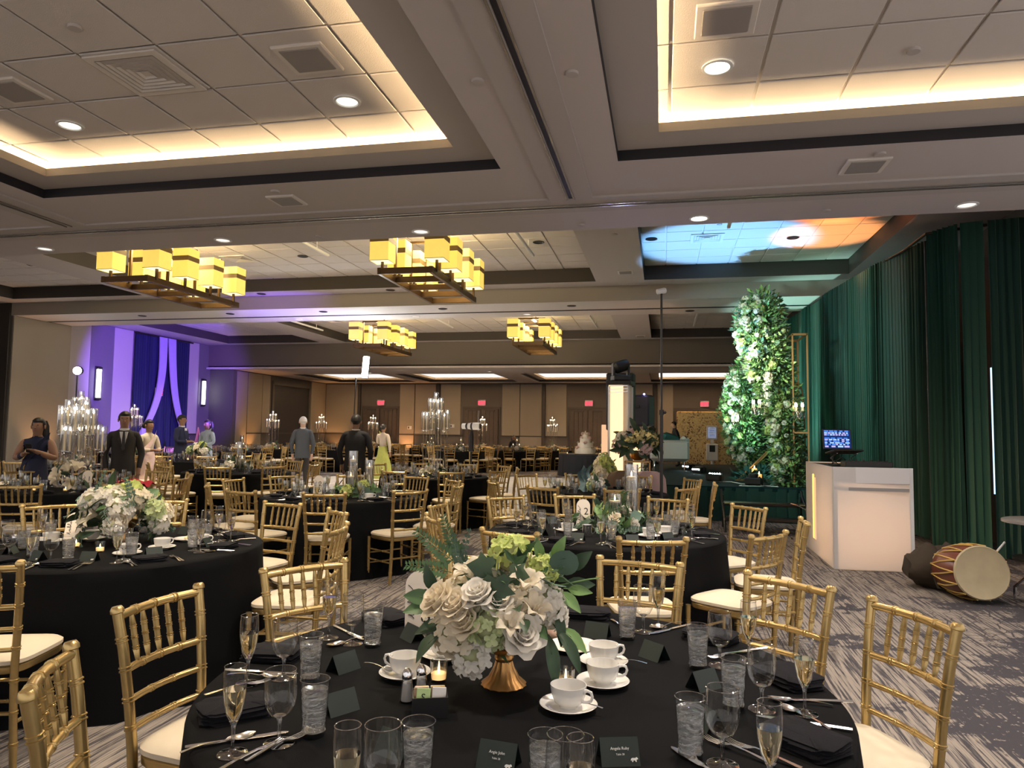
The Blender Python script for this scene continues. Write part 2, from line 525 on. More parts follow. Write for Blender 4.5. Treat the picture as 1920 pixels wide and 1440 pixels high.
KIDS = {}
def dup(root, loc, rz=None, label=None, group=None):
    r = root.copy()
    COL.objects.link(r)
    r.location = loc
    if rz is not None:
        r.rotation_euler = (0, 0, rz)
    if label:
        r['label'] = label
    if group:
        r['group'] = group
    for ch in root.children:
        c = ch.copy()
        COL.objects.link(c)
        c.parent = r
        for g in ch.children:
            d = g.copy()
            COL.objects.link(d)
            d.parent = c
    return r

def struct(name, me, parent=None, **kw):
    o = obj(name, me, parent, **kw)
    o['kind'] = 'structure'
    return o

def text(name, s, size, mat, parent, loc, rot, extr=0.0004, align='CENTER', shear=0.0):
    c = bpy.data.curves.new(name, 'FONT')
    c.body, c.size, c.extrude, c.align_x, c.align_y, c.shear = s, size, extr, align, 'CENTER', shear
    c.resolution_u = 3
    t = bpy.data.objects.new(name, c)
    COL.objects.link(t)
    me = bpy.data.meshes.new_from_object(t)
    bpy.data.objects.remove(t)
    me.materials.clear()
    me.materials.append(mat)
    return obj(name, me, parent, loc, rot)
# ================================================================ THE SETTING
ZS, ZM, ZC, ZB, ZF, ZT = 3.76, 4.64, 4.93, 4.32, 3.71, 4.0
XL, XR, YN, YE, YB0, YB1, YK, YW = -17.0, 4.75, -3.0, 7.82, 15.22, 17.07, 24.12, 31.8
b = B()
b.add([(XL - 2, YN - 1, 0), (XR + 1, YN - 1, 0), (XR + 1, YW + .4, 0), (XL - 2, YW + .4, 0)], [(0, 1, 2, 3)])
struct('floor', b.mesh('floor', carpet()))

def holed(name, z, X0, X1, Y0, Y1, holes, hy0, hy1, depth, mats, thick=0.12):
    # one ceiling plate at height z with rectangular openings whose sides rise by depth (material 1)
    xs = [X0] + [x for h in holes for x in h] + [X1]
    ys = [Y0, hy0, hy1, Y1]
    b = B()
    vs = [(x, y, z) for y in ys for x in xs]
    n = len(xs)
    fs = []
    for j in range(3):
        for i in range(n - 1):
            if j == 1 and i % 2 == 1:
                continue
            fs.append((j * n + i, (j + 1) * n + i, (j + 1) * n + i + 1, j * n + i + 1))
    b.add(vs, fs)
    for i in range(1, n - 1, 2):
        q = [n + i, n + i + 1, 2 * n + i + 1, 2 * n + i]
        k = len(b.v)
        b.v += [(*vs[a][:2], z + depth) for a in q]
        for a in range(4):
            c = (a + 1) % 4
            b.f.append((q[a], q[c], k + c, k + a))
            b.m.append(1)
    # outer rim
    o = [0, n - 1, 3 * n + n - 1, 3 * n]
    k = len(b.v)
    b.v += [(*vs[a][:2], z + thick) for a in o]
    for a in range(4):
        c = (a + 1) % 4
        b.f.append((o[a], k + a, k + c, o[c]))
        b.m.append(0)
    return struct(name, b.mesh(name, mats, False))

# near ceiling: soffit, black reveal, shelf, lip, tiles
NEARH = [(-11.73, -7.05), (-6.05, -1.37), (-0.368, 4.31)]
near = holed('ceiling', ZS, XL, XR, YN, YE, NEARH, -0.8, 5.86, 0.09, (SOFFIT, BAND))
TILE_ME = {}
def tile_mesh(w, d):
    k = (round(w, 3), round(d, 3))
    if k not in TILE_ME:
        b = B()
        b.bbox((0, 0, 0), (w, d, 0.014), 0.004)
        TILE_ME[k] = b.mesh('ceiling_tile', TILE, False)
    return TILE_ME[k]
def tiles(parent, x0, x1, y0, y1, z, ox, oy, p=0.61):
    # individual tiles on the suspended grid, cut at the borders; lines pass through ox + k p and oy + k p
    def cuts(a, c, o):
        k = math.ceil((a - o) / p - 1e-6)
        r = [a]
        while o + k * p < c - 1e-6:
            if o + k * p > a + 0.02:
                r.append(o + k * p)
            k += 1
        return r + [c]
    cx, cyy = cuts(x0, x1, ox), cuts(y0, y1, oy)
    for a, c in zip(cx, cx[1:]):
        for e, f in zip(cyy, cyy[1:]):
            if c - a > .06 and f - e > .06:
                obj('ceiling_tile', tile_mesh(c - a - .022, f - e - .022), parent, ((a + c) / 2, (e + f) / 2, z + random.uniform(-.0015, .0015)))
for k, (x0, x1) in enumerate(NEARH):
    ix0, ix1, iy0, iy1 = x0 + 0.335, x1 - 0.335, -0.46, 5.545
    b = B()
    zs = ZS + .09
    # shelf ring with the lip standing on its inner edge, one connected mesh
    def ringz(e, z):
        return [(ix0 - e, iy0 - e, z), (ix1 + e, iy0 - e, z), (ix1 + e, iy1 + e, z), (ix0 - e, iy1 + e, z)]
    b.rings([ringz(.34, zs), ringz(0, zs)], False, False)
    b.rings([ringz(0, zs), ringz(0, ZT - .075), ringz(.02, ZT - .075), ringz(.02, zs + .02), ringz(.34, zs + .02)], False, False, 1)
    struct('ceiling_shelf', b.mesh('ceiling_shelf', (SHELF, LIP), False), near)
    g = B()
    g.box(((x0 + x1) / 2, (iy0 + iy1) / 2, ZT + .02), (x1 - x0 + .3, iy1 - iy0 + 1.0, .02))
    gp = struct('ceiling', g.mesh('ceiling_grid', GRID, False))
    tiles(gp, ix0 - .12, ix1 + .12, 0.9, iy1 + .02, ZT, -2.054 * 2.475 if k == 1 else (.02 * 2.475 if k == 2 else -8.0), 2.08 * 2.475)
    c = B()
    for (cx, cyy, sx, sy) in (((x0 + x1) / 2, iy1 + .36, x1 - x0 + .2, .02), ((x0 + x1) / 2, iy0 - .36, x1 - x0 + .2, .02), (ix0 - .36, 2.5, .02, 6.7), (ix1 + .36, 2.5, .02, 6.7)):
        c.box((cx, cyy, ZT - .06), (sx, sy, .13))
    struct('ceiling_upstand', c.mesh('ceiling_upstand', SHELF, False), near)
# operable wall tracks in the soffit
TRACK = M('track_metal', (0.42, 0.39, 0.36), 0.25, 0.8)
def track(x0, y0, x1, y1, name):
    b = B()
    L = math.hypot(x1 - x0, y1 - y0)
    for off, wd, mi in ((-.115, .19, 0), (0, .035, 1), (.115, .19, 0)):
        b.box((0, off, 0 if mi == 0 else .006), (L, wd, .022 if mi == 0 else .02), mi)
    for off in (-.035, .035):
        b.box((0, off, -.008), (L, .012, .03), 2)
    o = struct(name, b.mesh(name, (SHELF, BAND, TRACK), False), None, loc=((x0 + x1) / 2, (y0 + y1) / 2, ZS - .008), rot=(0, 0, math.atan2(y1 - y0, x1 - x0)))
track(XL, 6.91, XR, 6.91, 'trim_1')
track(-.87, YN, -.87, 6.70, 'trim_2')
track(-6.55, YN, -6.55, 6.70, 'trim_3')
# step up to the hall, hall ceilings, beam, bulkhead
b = B()
b.box(((XL + XR) / 2, YE - .06, (ZS + ZM) / 2 + .02), (XR - XL, .12, ZM - ZS + .02))
struct('ceiling_step', b.mesh('ceiling_step', SOFFIT, False), near)
HALLH = [(-15.9, -12.2), (-11.2, -1.37), (-0.378, 3.52)]
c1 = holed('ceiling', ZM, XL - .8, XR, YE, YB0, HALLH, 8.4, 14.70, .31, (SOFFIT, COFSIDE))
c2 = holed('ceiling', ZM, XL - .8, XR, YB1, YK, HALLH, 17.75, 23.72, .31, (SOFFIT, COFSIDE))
for cc, y0, y1 in ((c1, 8.4, 14.7), (c2, 17.75, 23.72)):
    for x0, x1 in HALLH:
        g = B()
        g.box(((x0 + x1) / 2, (y0 + y1) / 2, ZC + .02), (x1 - x0 + .05, y1 - y0 + .05, .02))
        gp = struct('ceiling', g.mesh('ceiling_grid', GRID, False))
        tiles(gp, x0 + .003, x1 - .003, y0 + .003, y1 - .003, ZC, .05 if x0 > -1 else -1.42, 14.68 if y0 < 10 else 23.7)
b = B()
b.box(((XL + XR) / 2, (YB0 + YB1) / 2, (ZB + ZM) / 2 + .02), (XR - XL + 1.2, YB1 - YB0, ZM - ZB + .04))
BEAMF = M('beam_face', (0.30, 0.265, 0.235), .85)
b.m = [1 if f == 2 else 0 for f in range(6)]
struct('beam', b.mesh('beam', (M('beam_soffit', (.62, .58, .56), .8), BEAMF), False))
b = B()
b.box(((XL + XR) / 2, 16.29, ZB - .004), (XR - XL + 1, .09, .012), 1)
struct('trim_4', b.mesh('trim_4', (SHELF, BAND), False))
FARH = [(-14.85, -11.05), (-10.4, -6.3), (-5.35, -1.35), (-0.5, 3.5)]
b = B()
b.box(((XL + XR) / 2, YK + .08, (ZF + ZM) / 2 + .04), (XR - XL + 1.6, .16, ZM - ZF + .08))
b.box(((XL + XR) / 2, YK - .01, ZF + .035), (XR - XL + 1.6, .2, .07), 1)
struct('wall_bulkhead', b.mesh('wall_bulkhead', (BULK, SOFFIT), False))
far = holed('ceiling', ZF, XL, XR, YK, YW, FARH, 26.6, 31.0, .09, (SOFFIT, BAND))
for x0, x1 in FARH:
    ix0, ix1, iy0, iy1 = x0 + .33, x1 - .33, 27.0, 30.65
    def ringz(e, z):
        return [(ix0 - e, iy0 - e, z), (ix1 + e, iy0 - e, z), (ix1 + e, iy1 + e, z), (ix0 - e, iy1 + e, z)]
    b = B()
    zs = ZF + .09
    b.rings([ringz(.36, zs), ringz(0, zs)], False, False)
    b.rings([ringz(0, zs), ringz(0, zs + .08), ringz(.02, zs + .08), ringz(.02, zs + .02), ringz(.36, zs + .02)], False, False, 1)
    struct('ceiling_shelf', b.mesh('ceiling_shelf', (SHELF, LIP), False), far)
    g = B()
    g.box(((x0 + x1) / 2, 28.8, ZF + .475), (x1 - x0 + .3, 4.7, .02))
    gp = struct('ceiling', g.mesh('ceiling_grid', GRID, False))
    tiles(gp, ix0 - .2, ix1 + .2, iy0 - .2, iy1 + .2, ZF + .46, ix0 + .3, iy1 - .45)

def wallbox(name, x0, x1, y0, y1, z0, z1, mat, parent=None):
    b = B()
    b.box(((x0 + x1) / 2, (y0 + y1) / 2, (z0 + z1) / 2), (abs(x1 - x0), abs(y1 - y0), z1 - z0))
    return struct(name, b.mesh(name, mat, False), parent)
wr = wallbox('wall_right', XR, XR + .2, YE - .4, YW, 0, ZM + .3, WALLD)
wallbox('wall_left', XL - .9, XL - .7, 7.5, YB0, 0, ZM + .3, WALLD)
# pocket wall under the beam
pk = wallbox('wall_pocket', XL - .9, -16.44, YB0, YB1, 0, ZB, WALLD)
wallbox('wall_panel', -16.44, -16.42, YB0 + .02, YB1, 0.10, ZB - .01, WALLB, pk)
wallbox('wall_return', XL - .9, -16.5, YB0 - .05, YB0, 0, ZM, TRIM, pk)
# striped wall of the second bay
wl = wallbox('wall_left', XL - .2, XL, YB1, 25.4, 0, ZM, WALLG)
for y0, y1, m in ((17.07, 18.39, WALLL), (18.39, 19.33, WALLG), (19.33, 20.15, WALLL), (20.15, 22.91, WALLG), (22.91, 23.55, WALLL), (23.55, 24.4, WALLG), (24.4, 25.2, WALLL)):
    b = B()
    b.bbox((XL + .015, (y0 + y1) / 2, 2.93), (.03, y1 - y0 - .012, 3.38), .006)
    struct('wall_panel', b.mesh('wall_panel', m, False), wl)
wallbox('wainscot', XL, XL + .02, YB1, 25.4, 0.12, 1.22, WALLD, wl)
wallbox('chair_rail', XL, XL + .035, YB1, 25.4, 1.22, 1.27, TRIM, wl)
# step of the far room, its left wall with a dark service opening, its far wall
wallbox('wall_step', XL - .3, -15.95, YK + .12, YK + .3, 0, ZF + .1, WALLD)
wf = wallbox('wall_left', -16.15, -15.95, YK + .3, 32, 0, ZF + .05, WALLD)
for y0, y1 in ((24.45, 25.15), (25.2, 26.2), (26.25, 26.8), (30.35, 31.78)):
    wallbox('wall_panel', -15.95, -15.925, y0, y1, 1.32 if y0 > 25.5 else .12, ZF - .04, WALLB, wf)
wallbox('chair_rail', -15.95, -15.91, 25.2, 31.8, 1.27, 1.32, TRIM, wf)
al = wallbox('door_1', -15.95, -15.94, 27.1, 30.1, 0.02, 3.33, BAND, wf)  # flat black sheet standing in for the shade inside the opening
for y0, y1, z0, z1 in ((26.95, 27.1, 0, 3.48), (30.1, 30.25, 0, 3.48), (26.95, 30.25, 3.33, 3.48)):
    wallbox('door_frame', -15.95, -15.90, y0, y1, z0, z1, WALLD, wf)
wb = wallbox('wall_far', -16.2, XR, YW, YW + .2, 0, ZF + .05, WALLD)
for x0, x1, z0 in ((-15.9, -14.2, 1.32), (-12.13, -11.41, .12), (-11.37, -10.37, 1.32), (-10.12, -9.16, 1.32), (-7.19, -6.38, 1.32), (-6.35, -5.36, .12), (-5.18, -4.24, 1.32), (-1.41, -.45, .12), (-.24, .42, 1.32)):
    b = B()
    b.bbox(((x0 + x1) / 2, YW - .02, (z0 + ZF - .06) / 2), (x1 - x0, .04, ZF - .06 - z0), .006)
    struct('wall_panel', b.mesh('wall_panel', WALLB, False), wb)
wallbox('chair_rail', -15.9, XR, YW - .05, YW, 1.27, 1.32, TRIM, wb)
for x in (-10.24, -5.27, -.34, -14.17):
    wallbox('wall_pilaster', x - .07, x + .07, YW - .10, YW, 0, ZF, TRIM, wb)
for i, (x0, x1) in enumerate(((-13.95, -12.25), (-8.98, -7.34), (-4.1, -2.43), (.48, 2.6))):
    d = wallbox('door_%d' % (i + 2), x0 - .08, x1 + .08, YW - .03, YW, 0, 2.62, TRIM)
    for k in (0, 1):
        a = x0 + (x1 - x0) * k / 2
        b = B()
        b.bbox((a + (x1 - x0) / 4, YW - .05, 1.27), ((x1 - x0) / 2 - .02, .05, 2.5), .008)
        lf = struct('door_leaf', b.mesh('door_leaf', DOORW, False), d)
        for q in range(4):
            b = B()
            wq = ((x1 - x0) / 2 - .06) / 4
            b.bbox((a + .03 + wq * (q + .5), YW - .08, 1.27), (wq - .02, .02, 2.4), .006)
            struct('door_plank', b.mesh('door_plank', DOORW, False), lf)
        b = B()
        hx = x0 + (x1 - x0) / 2 + (-.07 if k == 0 else .07)
        b.tube([(hx, YW - .11, .95), (hx, YW - .13, 1.0), (hx, YW - .13, 1.3), (hx, YW - .11, 1.35)], .012, 6)
        struct('door_handle', b.mesh('door_handle', STEEL), lf)
        b = B()
        b.box((a + (x1 - x0) / 4, YW - .1, 2.44), (.45, .05, .06))
        struct('door_closer', b.mesh('door_closer', BLACKP, False), lf)
EXITR = E('exit_red', (1.0, 0.03, 0.06), 1.6)
EXITP = E('exit_pink', (1.0, 0.20, 0.24), 0.42)
for i, (x, y, z, rz, lab) in enumerate(((-13.06, YW - .1, 2.78, 0, 'lit red exit sign over the doors behind the tall light stand'), (-8.14, YW - .1, 2.80, 0, 'lit red exit sign over the doors behind the white camera lens'),
                                        (-3.23, YW - .1, 2.80, 0, 'lit red exit sign over the doors behind the cake table'), (1.74, YW - .1, 2.80, 0, 'lit red exit sign above the gold sequin wall'),
                                        (XL + .16, 21.32, 2.69, PI / 2, 'lit red exit sign between the lilac swags on the purple wall'))):
    t = thing('exit_sign', lab, 'exit sign', (x, y, z), rz, 'exit signs')
    obj('housing', (B().bbox((0, .03, 0), (.36, .06, .27), .01), WHITEP, False), t)
    obj('face', (B().box((0, -.003, -.01), (.32, .006, .21)), EXITP, False), t)
    text('lettering', 'EXIT', .185, EXITR, t, (0, -.009, -.01), (PI / 2, 0, 0), .002)
# switch plates on the far wall
for x, z in ((-9.55, 1.72), (-11.62, 1.62), (-4.75, 1.6)):
    p = thing('switch_plate', 'small pale switch plate on the far wall %s' % ('between the first two exit doors' if x > -10 and x < -9 else ('on the amber lit panel' if x < -11 else 'before the third exit doors')), 'switch plate', (x, YW - .045, z), 0, 'switch plates on the far wall')
    obj('plate', (B().bbox((0, 0, 0), (.22, .015, .16), .004), WHITEP, False), p)
    obj('rocker', (B().bbox((-.04, -.01, 0), (.05, .012, .09), .004), DARKM, False), p)

# ---------------------------------------------------------------- ceiling fixtures
def downlight(x, y, z, lit, lab, grp, r=.085):
    t = thing('downlight', lab, 'downlight', (x, y, z), 0, grp)
    b = B()
    b.lathe([(r * 1.22, 0), (r * 1.22, -.008), (r, -.010), (r * .9, .0), (r * .8, .035)], 24, cap0=False, cap1=False)
    obj('trim_ring', (b, WHITEP if lit != 0 else DARKM), t)
    obj('lens', (B().lathe([(r * .93, -.001), (r * .93, .012)], 20), {0: DARKM, 1: E1, 2: E2, 3: E3}[lit], False), t)
E1 = E('dim_lens', (1.0, .86, .74), .75)
E2 = E('lamp_lens', (1.0, .92, .72), 1.35)
E3 = E('bright_lens', (1.0, .93, .72), 6.0)
for i, (x, y, z, e) in enumerate(NEAR_LAMPS):
    if y < 3:
        continue
    downlight(x, y, z - .012, 3 if abs(x - .36) < .1 else 2, ['round recessed ceiling lamp lit in tiles out by the far side wall', 'round recessed ceiling lamp lit beside the big square vent', 'round recessed ceiling lamp lit near the cove corner of vented coffer',
              'very bright recessed ceiling lamp in the coffer above the drape', 'round recessed lamp near the side wall coffer end'][i], 'coffer downlights')
for i, (x, y, z, e) in enumerate(SOFFIT_LAMPS):
    downlight(x, y, z, 3 if i == 3 else 1, ['dim round lamp in the soffit at the far end of its row', 'dim round lamp in soffit above the wide lantern chandelier', 'dim round lamp in soffit above the steep lantern chandelier',
              'only bright lamp in the soffit row', 'dim round lamp in soffit above the green drape'][i], 'soffit downlights')
HL = ['before the beam by the wide chandelier', 'before the beam near the middle', 'in the blue lit bay', 'in the orange lit bay end', 'beside the steep chandelier', 'between the two big chandeliers', 'in the outermost bay', 'at the amber wall end', 'next toward the purple', 'at the purple patch', 'below the steep chandelier', 'short of the light pole', 'behind the wide chandelier, back row', 'above the distant chandelier', 'over the narrow distant chandelier', 'just past the light pole', 'over the flower pillar']
k = 0
for x, y, z in ((-9.2, 14.95, ZM), (-6.0, 14.95, ZM), (-.2, 12.6, ZC), (2.2, 12.9, ZC), (-2.2, 12.5, ZC), (-7.0, 12.8, ZC), (-13.2, 12.6, ZC),
                (-13.0, 15.7, ZB), (-10.5, 15.7, ZB), (-8.0, 15.7, ZB), (-5.0, 15.7, ZB), (-2.0, 15.7, ZB), (-9.2, 16.7, ZB), (-6.0, 16.7, ZB), (-3.2, 16.7, ZB), (.6, 16.7, ZB), (1.9, 15.8, ZB)):
    downlight(x, y, z - (.012 if z == ZC else 0), 1 if z == ZB and y > 16 and x < -1 else 0, 'small %s recessed lamp in the hall %s, %s' % ('lit' if z == ZB and y > 16 and x < -1 else 'dark', 'beam' if z == ZB else 'ceiling', HL[k]), 'hall recessed lamps')
    k += 1
for (x, y), wh in zip(((-11.2, 26.0), (-6.3, 25.6), (-12.4, 18.6)), ('over the amber corner', 'over the middle doors', 'under the purple bay')):
    downlight(x, y, ZF if y > 24 else ZC - .012, 2, 'small lit recessed lamp in the low ceiling ' + wh, 'far end lamps')
def vent(x, y, z, sz, lab):
    t = thing('air_vent', lab, 'vent', (x, y, z))
    b = B()
    q = sz / 2
    b.rings([[(-q, -q, 0), (q, -q, 0), (q, q, 0), (-q, q, 0)], [(-q, -q, -.012), (q, -q, -.012), (q, q, -.012), (-q, q, -.012)], [(-q * .82, -q * .82, -.012), (q * .82, -q * .82, -.012), (q * .82, q * .82, -.012), (-q * .82, q * .82, -.012)]], False, False)
    obj('frame', (b, GRID, False), t)
    obj('backing', (B().box((0, 0, .03), (sz * .86, sz * .86, .01)), M('vent_dark', (.004, .004, .004), 1.0, spec=0), False), t)
    for i in range(5):
        e = q * (.80 - .155 * i)
        b = B()
        f = e - .014
        b.rings([[(-e, -e, -.012), (e, -e, -.012), (e, e, -.012), (-e, e, -.012)], [(-f, -f, .000), (f, -f, .000), (f, f, .000), (-f, f, .000)]], False, i == 4)
        obj('louver', (b, GRID, False), t)
vent(-3.57, 4.24, ZT - .01, .56, 'large square louvered air vent in the coffer tiles')
vent(.75, 12.7, ZC - .01, .56, 'square louvered vent in the blue lit ceiling bay')
vent(-13.3, 11.7, ZC - .01, .56, 'square louvered vent in the dim outermost hall bay')
vent(-8.4, 12.8, ZC - .01, .56, 'square louvered vent beside the wide lantern chandelier')
vent(-10.2, 20.8, ZC - .01, .56, 'square louvered vent in the purple tinted far bay')
def speaker_grille(x, y, z, sz, lab):
    t = thing('ceiling_speaker', lab, 'speaker', (x, y, z))
    obj('frame', (B().bbox((0, 0, 0), (sz, sz, .024), .006), GRID, False), t)
    obj('grille', (B().bbox((0, 0, -.008), (sz * .80, sz * .80, .018), .012), M('speaker_mesh', (.34, .31, .29), .8, bump=(900, .5)), False), t)
speaker_grille(-2.34, 4.26, ZT - .012, .36, 'square ceiling speaker between big vent and beam track')
speaker_grille(.37, 4.30, ZT - .012, .36, 'square ceiling speaker by the very bright lamp')
speaker_grille(-4.74, 4.28, ZT - .012, .36, 'square ceiling speaker cut by the edge near the lone lamp')
speaker_grille(-3.65, 6.32, ZS - .004, .30, 'flat square ceiling speaker in soffit under the vented coffer')
speaker_grille(1.65, 6.31, ZS - .004, .34, 'flat square ceiling speaker in soffit above the drape')
speaker_grille(-.72, 13.9, ZM - .004, .3, 'small square speaker in strip between the yellow and blue bays')
speaker_grille(-.72, 23.3, ZM - .004, .3, 'small square speaker in the far strip beside the light pole')
for x, y, z in ((-3.6, 3.64, ZT - .01), (1.58, 4.88, ZT - .01), (-1.17, 4.32, ZS), (-.56, 4.33, ZS), (-.87, 7.62, ZS), (1.6, 7.52, ZS), (-3.95, 7.58, ZS), (-3.62, 6.05, ZS), (1.7, 6.05, ZS), (-.75, 11.2, ZM), (-2.9, 11.6, ZC), (.9, 11.9, ZC)):
    t = tag(obj('sprinkler_cap', (B().lathe([(.042, .004), (.042, -.012), (.040, -.016), (.004, -.017)], 20, cap0=False), SHELF), None, (x, y, z)), 'small flush round sprinkler cover on the ceiling', 'sprinkler', 'sprinkler covers')
for x, y0, y1, z, lab in ((-2.35, 9.6, 12.8, ZC - .18, 'thin white lighting rail hung beside the steep lantern chandelier'), (-6.15, 9.2, 12.2, ZC - .18, 'thin white lighting rail hung by the wide lantern chandelier'), (1.0, 9.4, 11.4, ZC - .2, 'short white lighting rail hung in the blue lit bay'),
                          (-6.5, 18.5, 21.5, ZC - .18, 'thin white lighting rail between the two distant chandeliers'), (-2.0, 18.5, 22, ZC - .18, 'thin white lighting rail right of the distant chandelier'), (.9, 19, 22, ZC - .18, 'thin violet lit rail in the far small bay'), (-11.0, 18.6, 21.6, ZC - .18, 'thin lighting rail under the purple tinted coffer')):
    t = thing('lighting_rail', lab, 'rail', (x, (y0 + y1) / 2, z))
    obj('rail', (B().bbox((0, 0, 0), (.05, y1 - y0, .05), .008), WHITEP, False), t)
    for s in (-.35, .35):
        obj('hanger', (B().tube([(0, s * (y1 - y0), .02), (0, s * (y1 - y0), .19)], .006, 6), WHITEP), t)

# ---------------------------------------------------------------- lantern chandeliers
SHADE = M('lit_shade', (.72, .55, .20), .9, emit=(1.0, 0.70, 0.13), strength=.50, noise=(7, .12), spec=.1)
SHADEB = M('shade_band', (0.13, 0.085, 0.035), .7, emit=(1, .55, .12), strength=.035)
DIFF = E('shade_diffuser', (1.0, 0.88, 0.48), .95)
def make_chandelier():
    t = thing('chandelier', 'x', 'chandelier', (0, 0, 0), 0, 'lantern chandeliers')
    W, Ln = .86, 2.5
    for s in (-1, 1):
        obj('side_bar', (B().bbox((s * (W / 2 - .03), 0, .05), (.06, Ln, .10), .004), BRONZE, False), t)
    for k in range(5):
        obj('cross_bar', (B().bbox((0, -Ln / 2 + .03 + k * (Ln - .06) / 4, .05), (W - .12, .05, .09), .004), BRONZE, False), t)
    sh = B().rings([[(-.148, -.148, z), (.148, -.148, z), (.148, .148, z), (-.148, .148, z)] for z in (0, .285)], False, False).mesh('shade', SHADE, False)
    bd = B().rings([[(-.151, -.151, z), (.151, -.151, z), (.151, .151, z), (-.151, .151, z)] for z in (.285, .365)], False, False).mesh('shade_band', SHADEB, False)
    tp = B().rings([[(-.148, -.148, z), (.148, -.148, z), (.148, .148, z), (-.148, .148, z)] for z in (.365, .50)], False, False).mesh('shade_top', SHADE, False)
    df = B().box((0, 0, .012), (.29, .29, .008)).mesh('diffuser', DIFF, False)
    st = B().box((0, 0, -.08), (.035, .035, .18)).mesh('stem', BRONZE, False)
    eg = B().rings([[(-q, -q, z), (q, -q, z), (q, q, z), (-q, q, z)] for q, z in ((.146, .0), (.150, .0), (.150, .007), (.146, .007))], False, False).mesh('shade_hem', BRONZE, False)
    for s in (-1, 1):
        for k in range(4):
            y = -Ln / 2 + .20 + k * .70
            o = obj('shade', sh, t, (s * .43, y, .225))
            for n_, m_ in (('shade_band', bd), ('shade_top', tp), ('diffuser', df), ('stem', st), ('shade_hem', eg)):
                obj(n_, m_, o)
    for y in (-.70, 0, .70):
        for s in (-1, 1):
            obj('rod', (B().box((s * .36, y, .44), (.038, .038, .70)), BRONZE, False), t)
        obj('top_bar', (B().box((0, y, .80), (.76, .038, .038)), BRONZE, False), t)
    obj('top_spine', (B().box((0, 0, .80), (.05, 1.4, .045)), BRONZE, False), t)
    obj('down_rod', (B().tube([(0, 0, .80), (0, 0, 1.06)], .02, 8), BRONZE), t)
    light('POINT', 'chandelier_fill', (0, 0, .93), 150, (1.0, 0.80, 0.46), size=.25, parent=t)  # point light added above the shades to brighten the hall ceiling
    obj('canopy', (B().lathe([(.10, 0), (.10, .05), (.05, .07), (.03, .12)], 16, (0, 0, 1.01)), BRONZE), t)
    return t
ch = make_chandelier()
ch.location = (-3.72, 11.05, 3.80)
ch['label'] = 'lantern chandelier hung steeply above the middle of the hall'
for loc, lab in (((-8.40, 10.95, 3.80), 'widest lantern chandelier beside the purple lit ceiling'), ((-8.15, 19.9, 3.82), 'distant lantern chandelier above the bright light panel'), ((-3.55, 19.9, 3.82), 'distant narrow lantern chandelier left of the light pole')):
    dup(ch, loc, 0, lab)
# ================================================================ PEOPLE (modelled early, one continuous body each)
def skin_body(V, EDG, RAD, root):
    me = bpy.data.meshes.new('body_base')
    me.from_pydata([tuple(v) for v in V], EDG, [])
    o = bpy.data.objects.new('body_base', me)
    COL.objects.link(o)
    md = o.modifiers.new('skin', 'SKIN')
    md.use_smooth_shade = True
    md.branch_smoothing = 0.6
    sk = me.skin_vertices[0].data
    for i, r in enumerate(RAD):
        sk[i].radius = r if isinstance(r, tuple) else (r, r)
    for i in range(len(V)):
        sk[i].use_root = (i == root)
    ss = o.modifiers.new('sub', 'SUBSURF')
    ss.levels = ss.render_levels = 2
    dg = bpy.context.evaluated_depsgraph_get()
    m2 = bpy.data.meshes.new_from_object(o.evaluated_get(dg))
    bpy.data.objects.remove(o)
    return m2

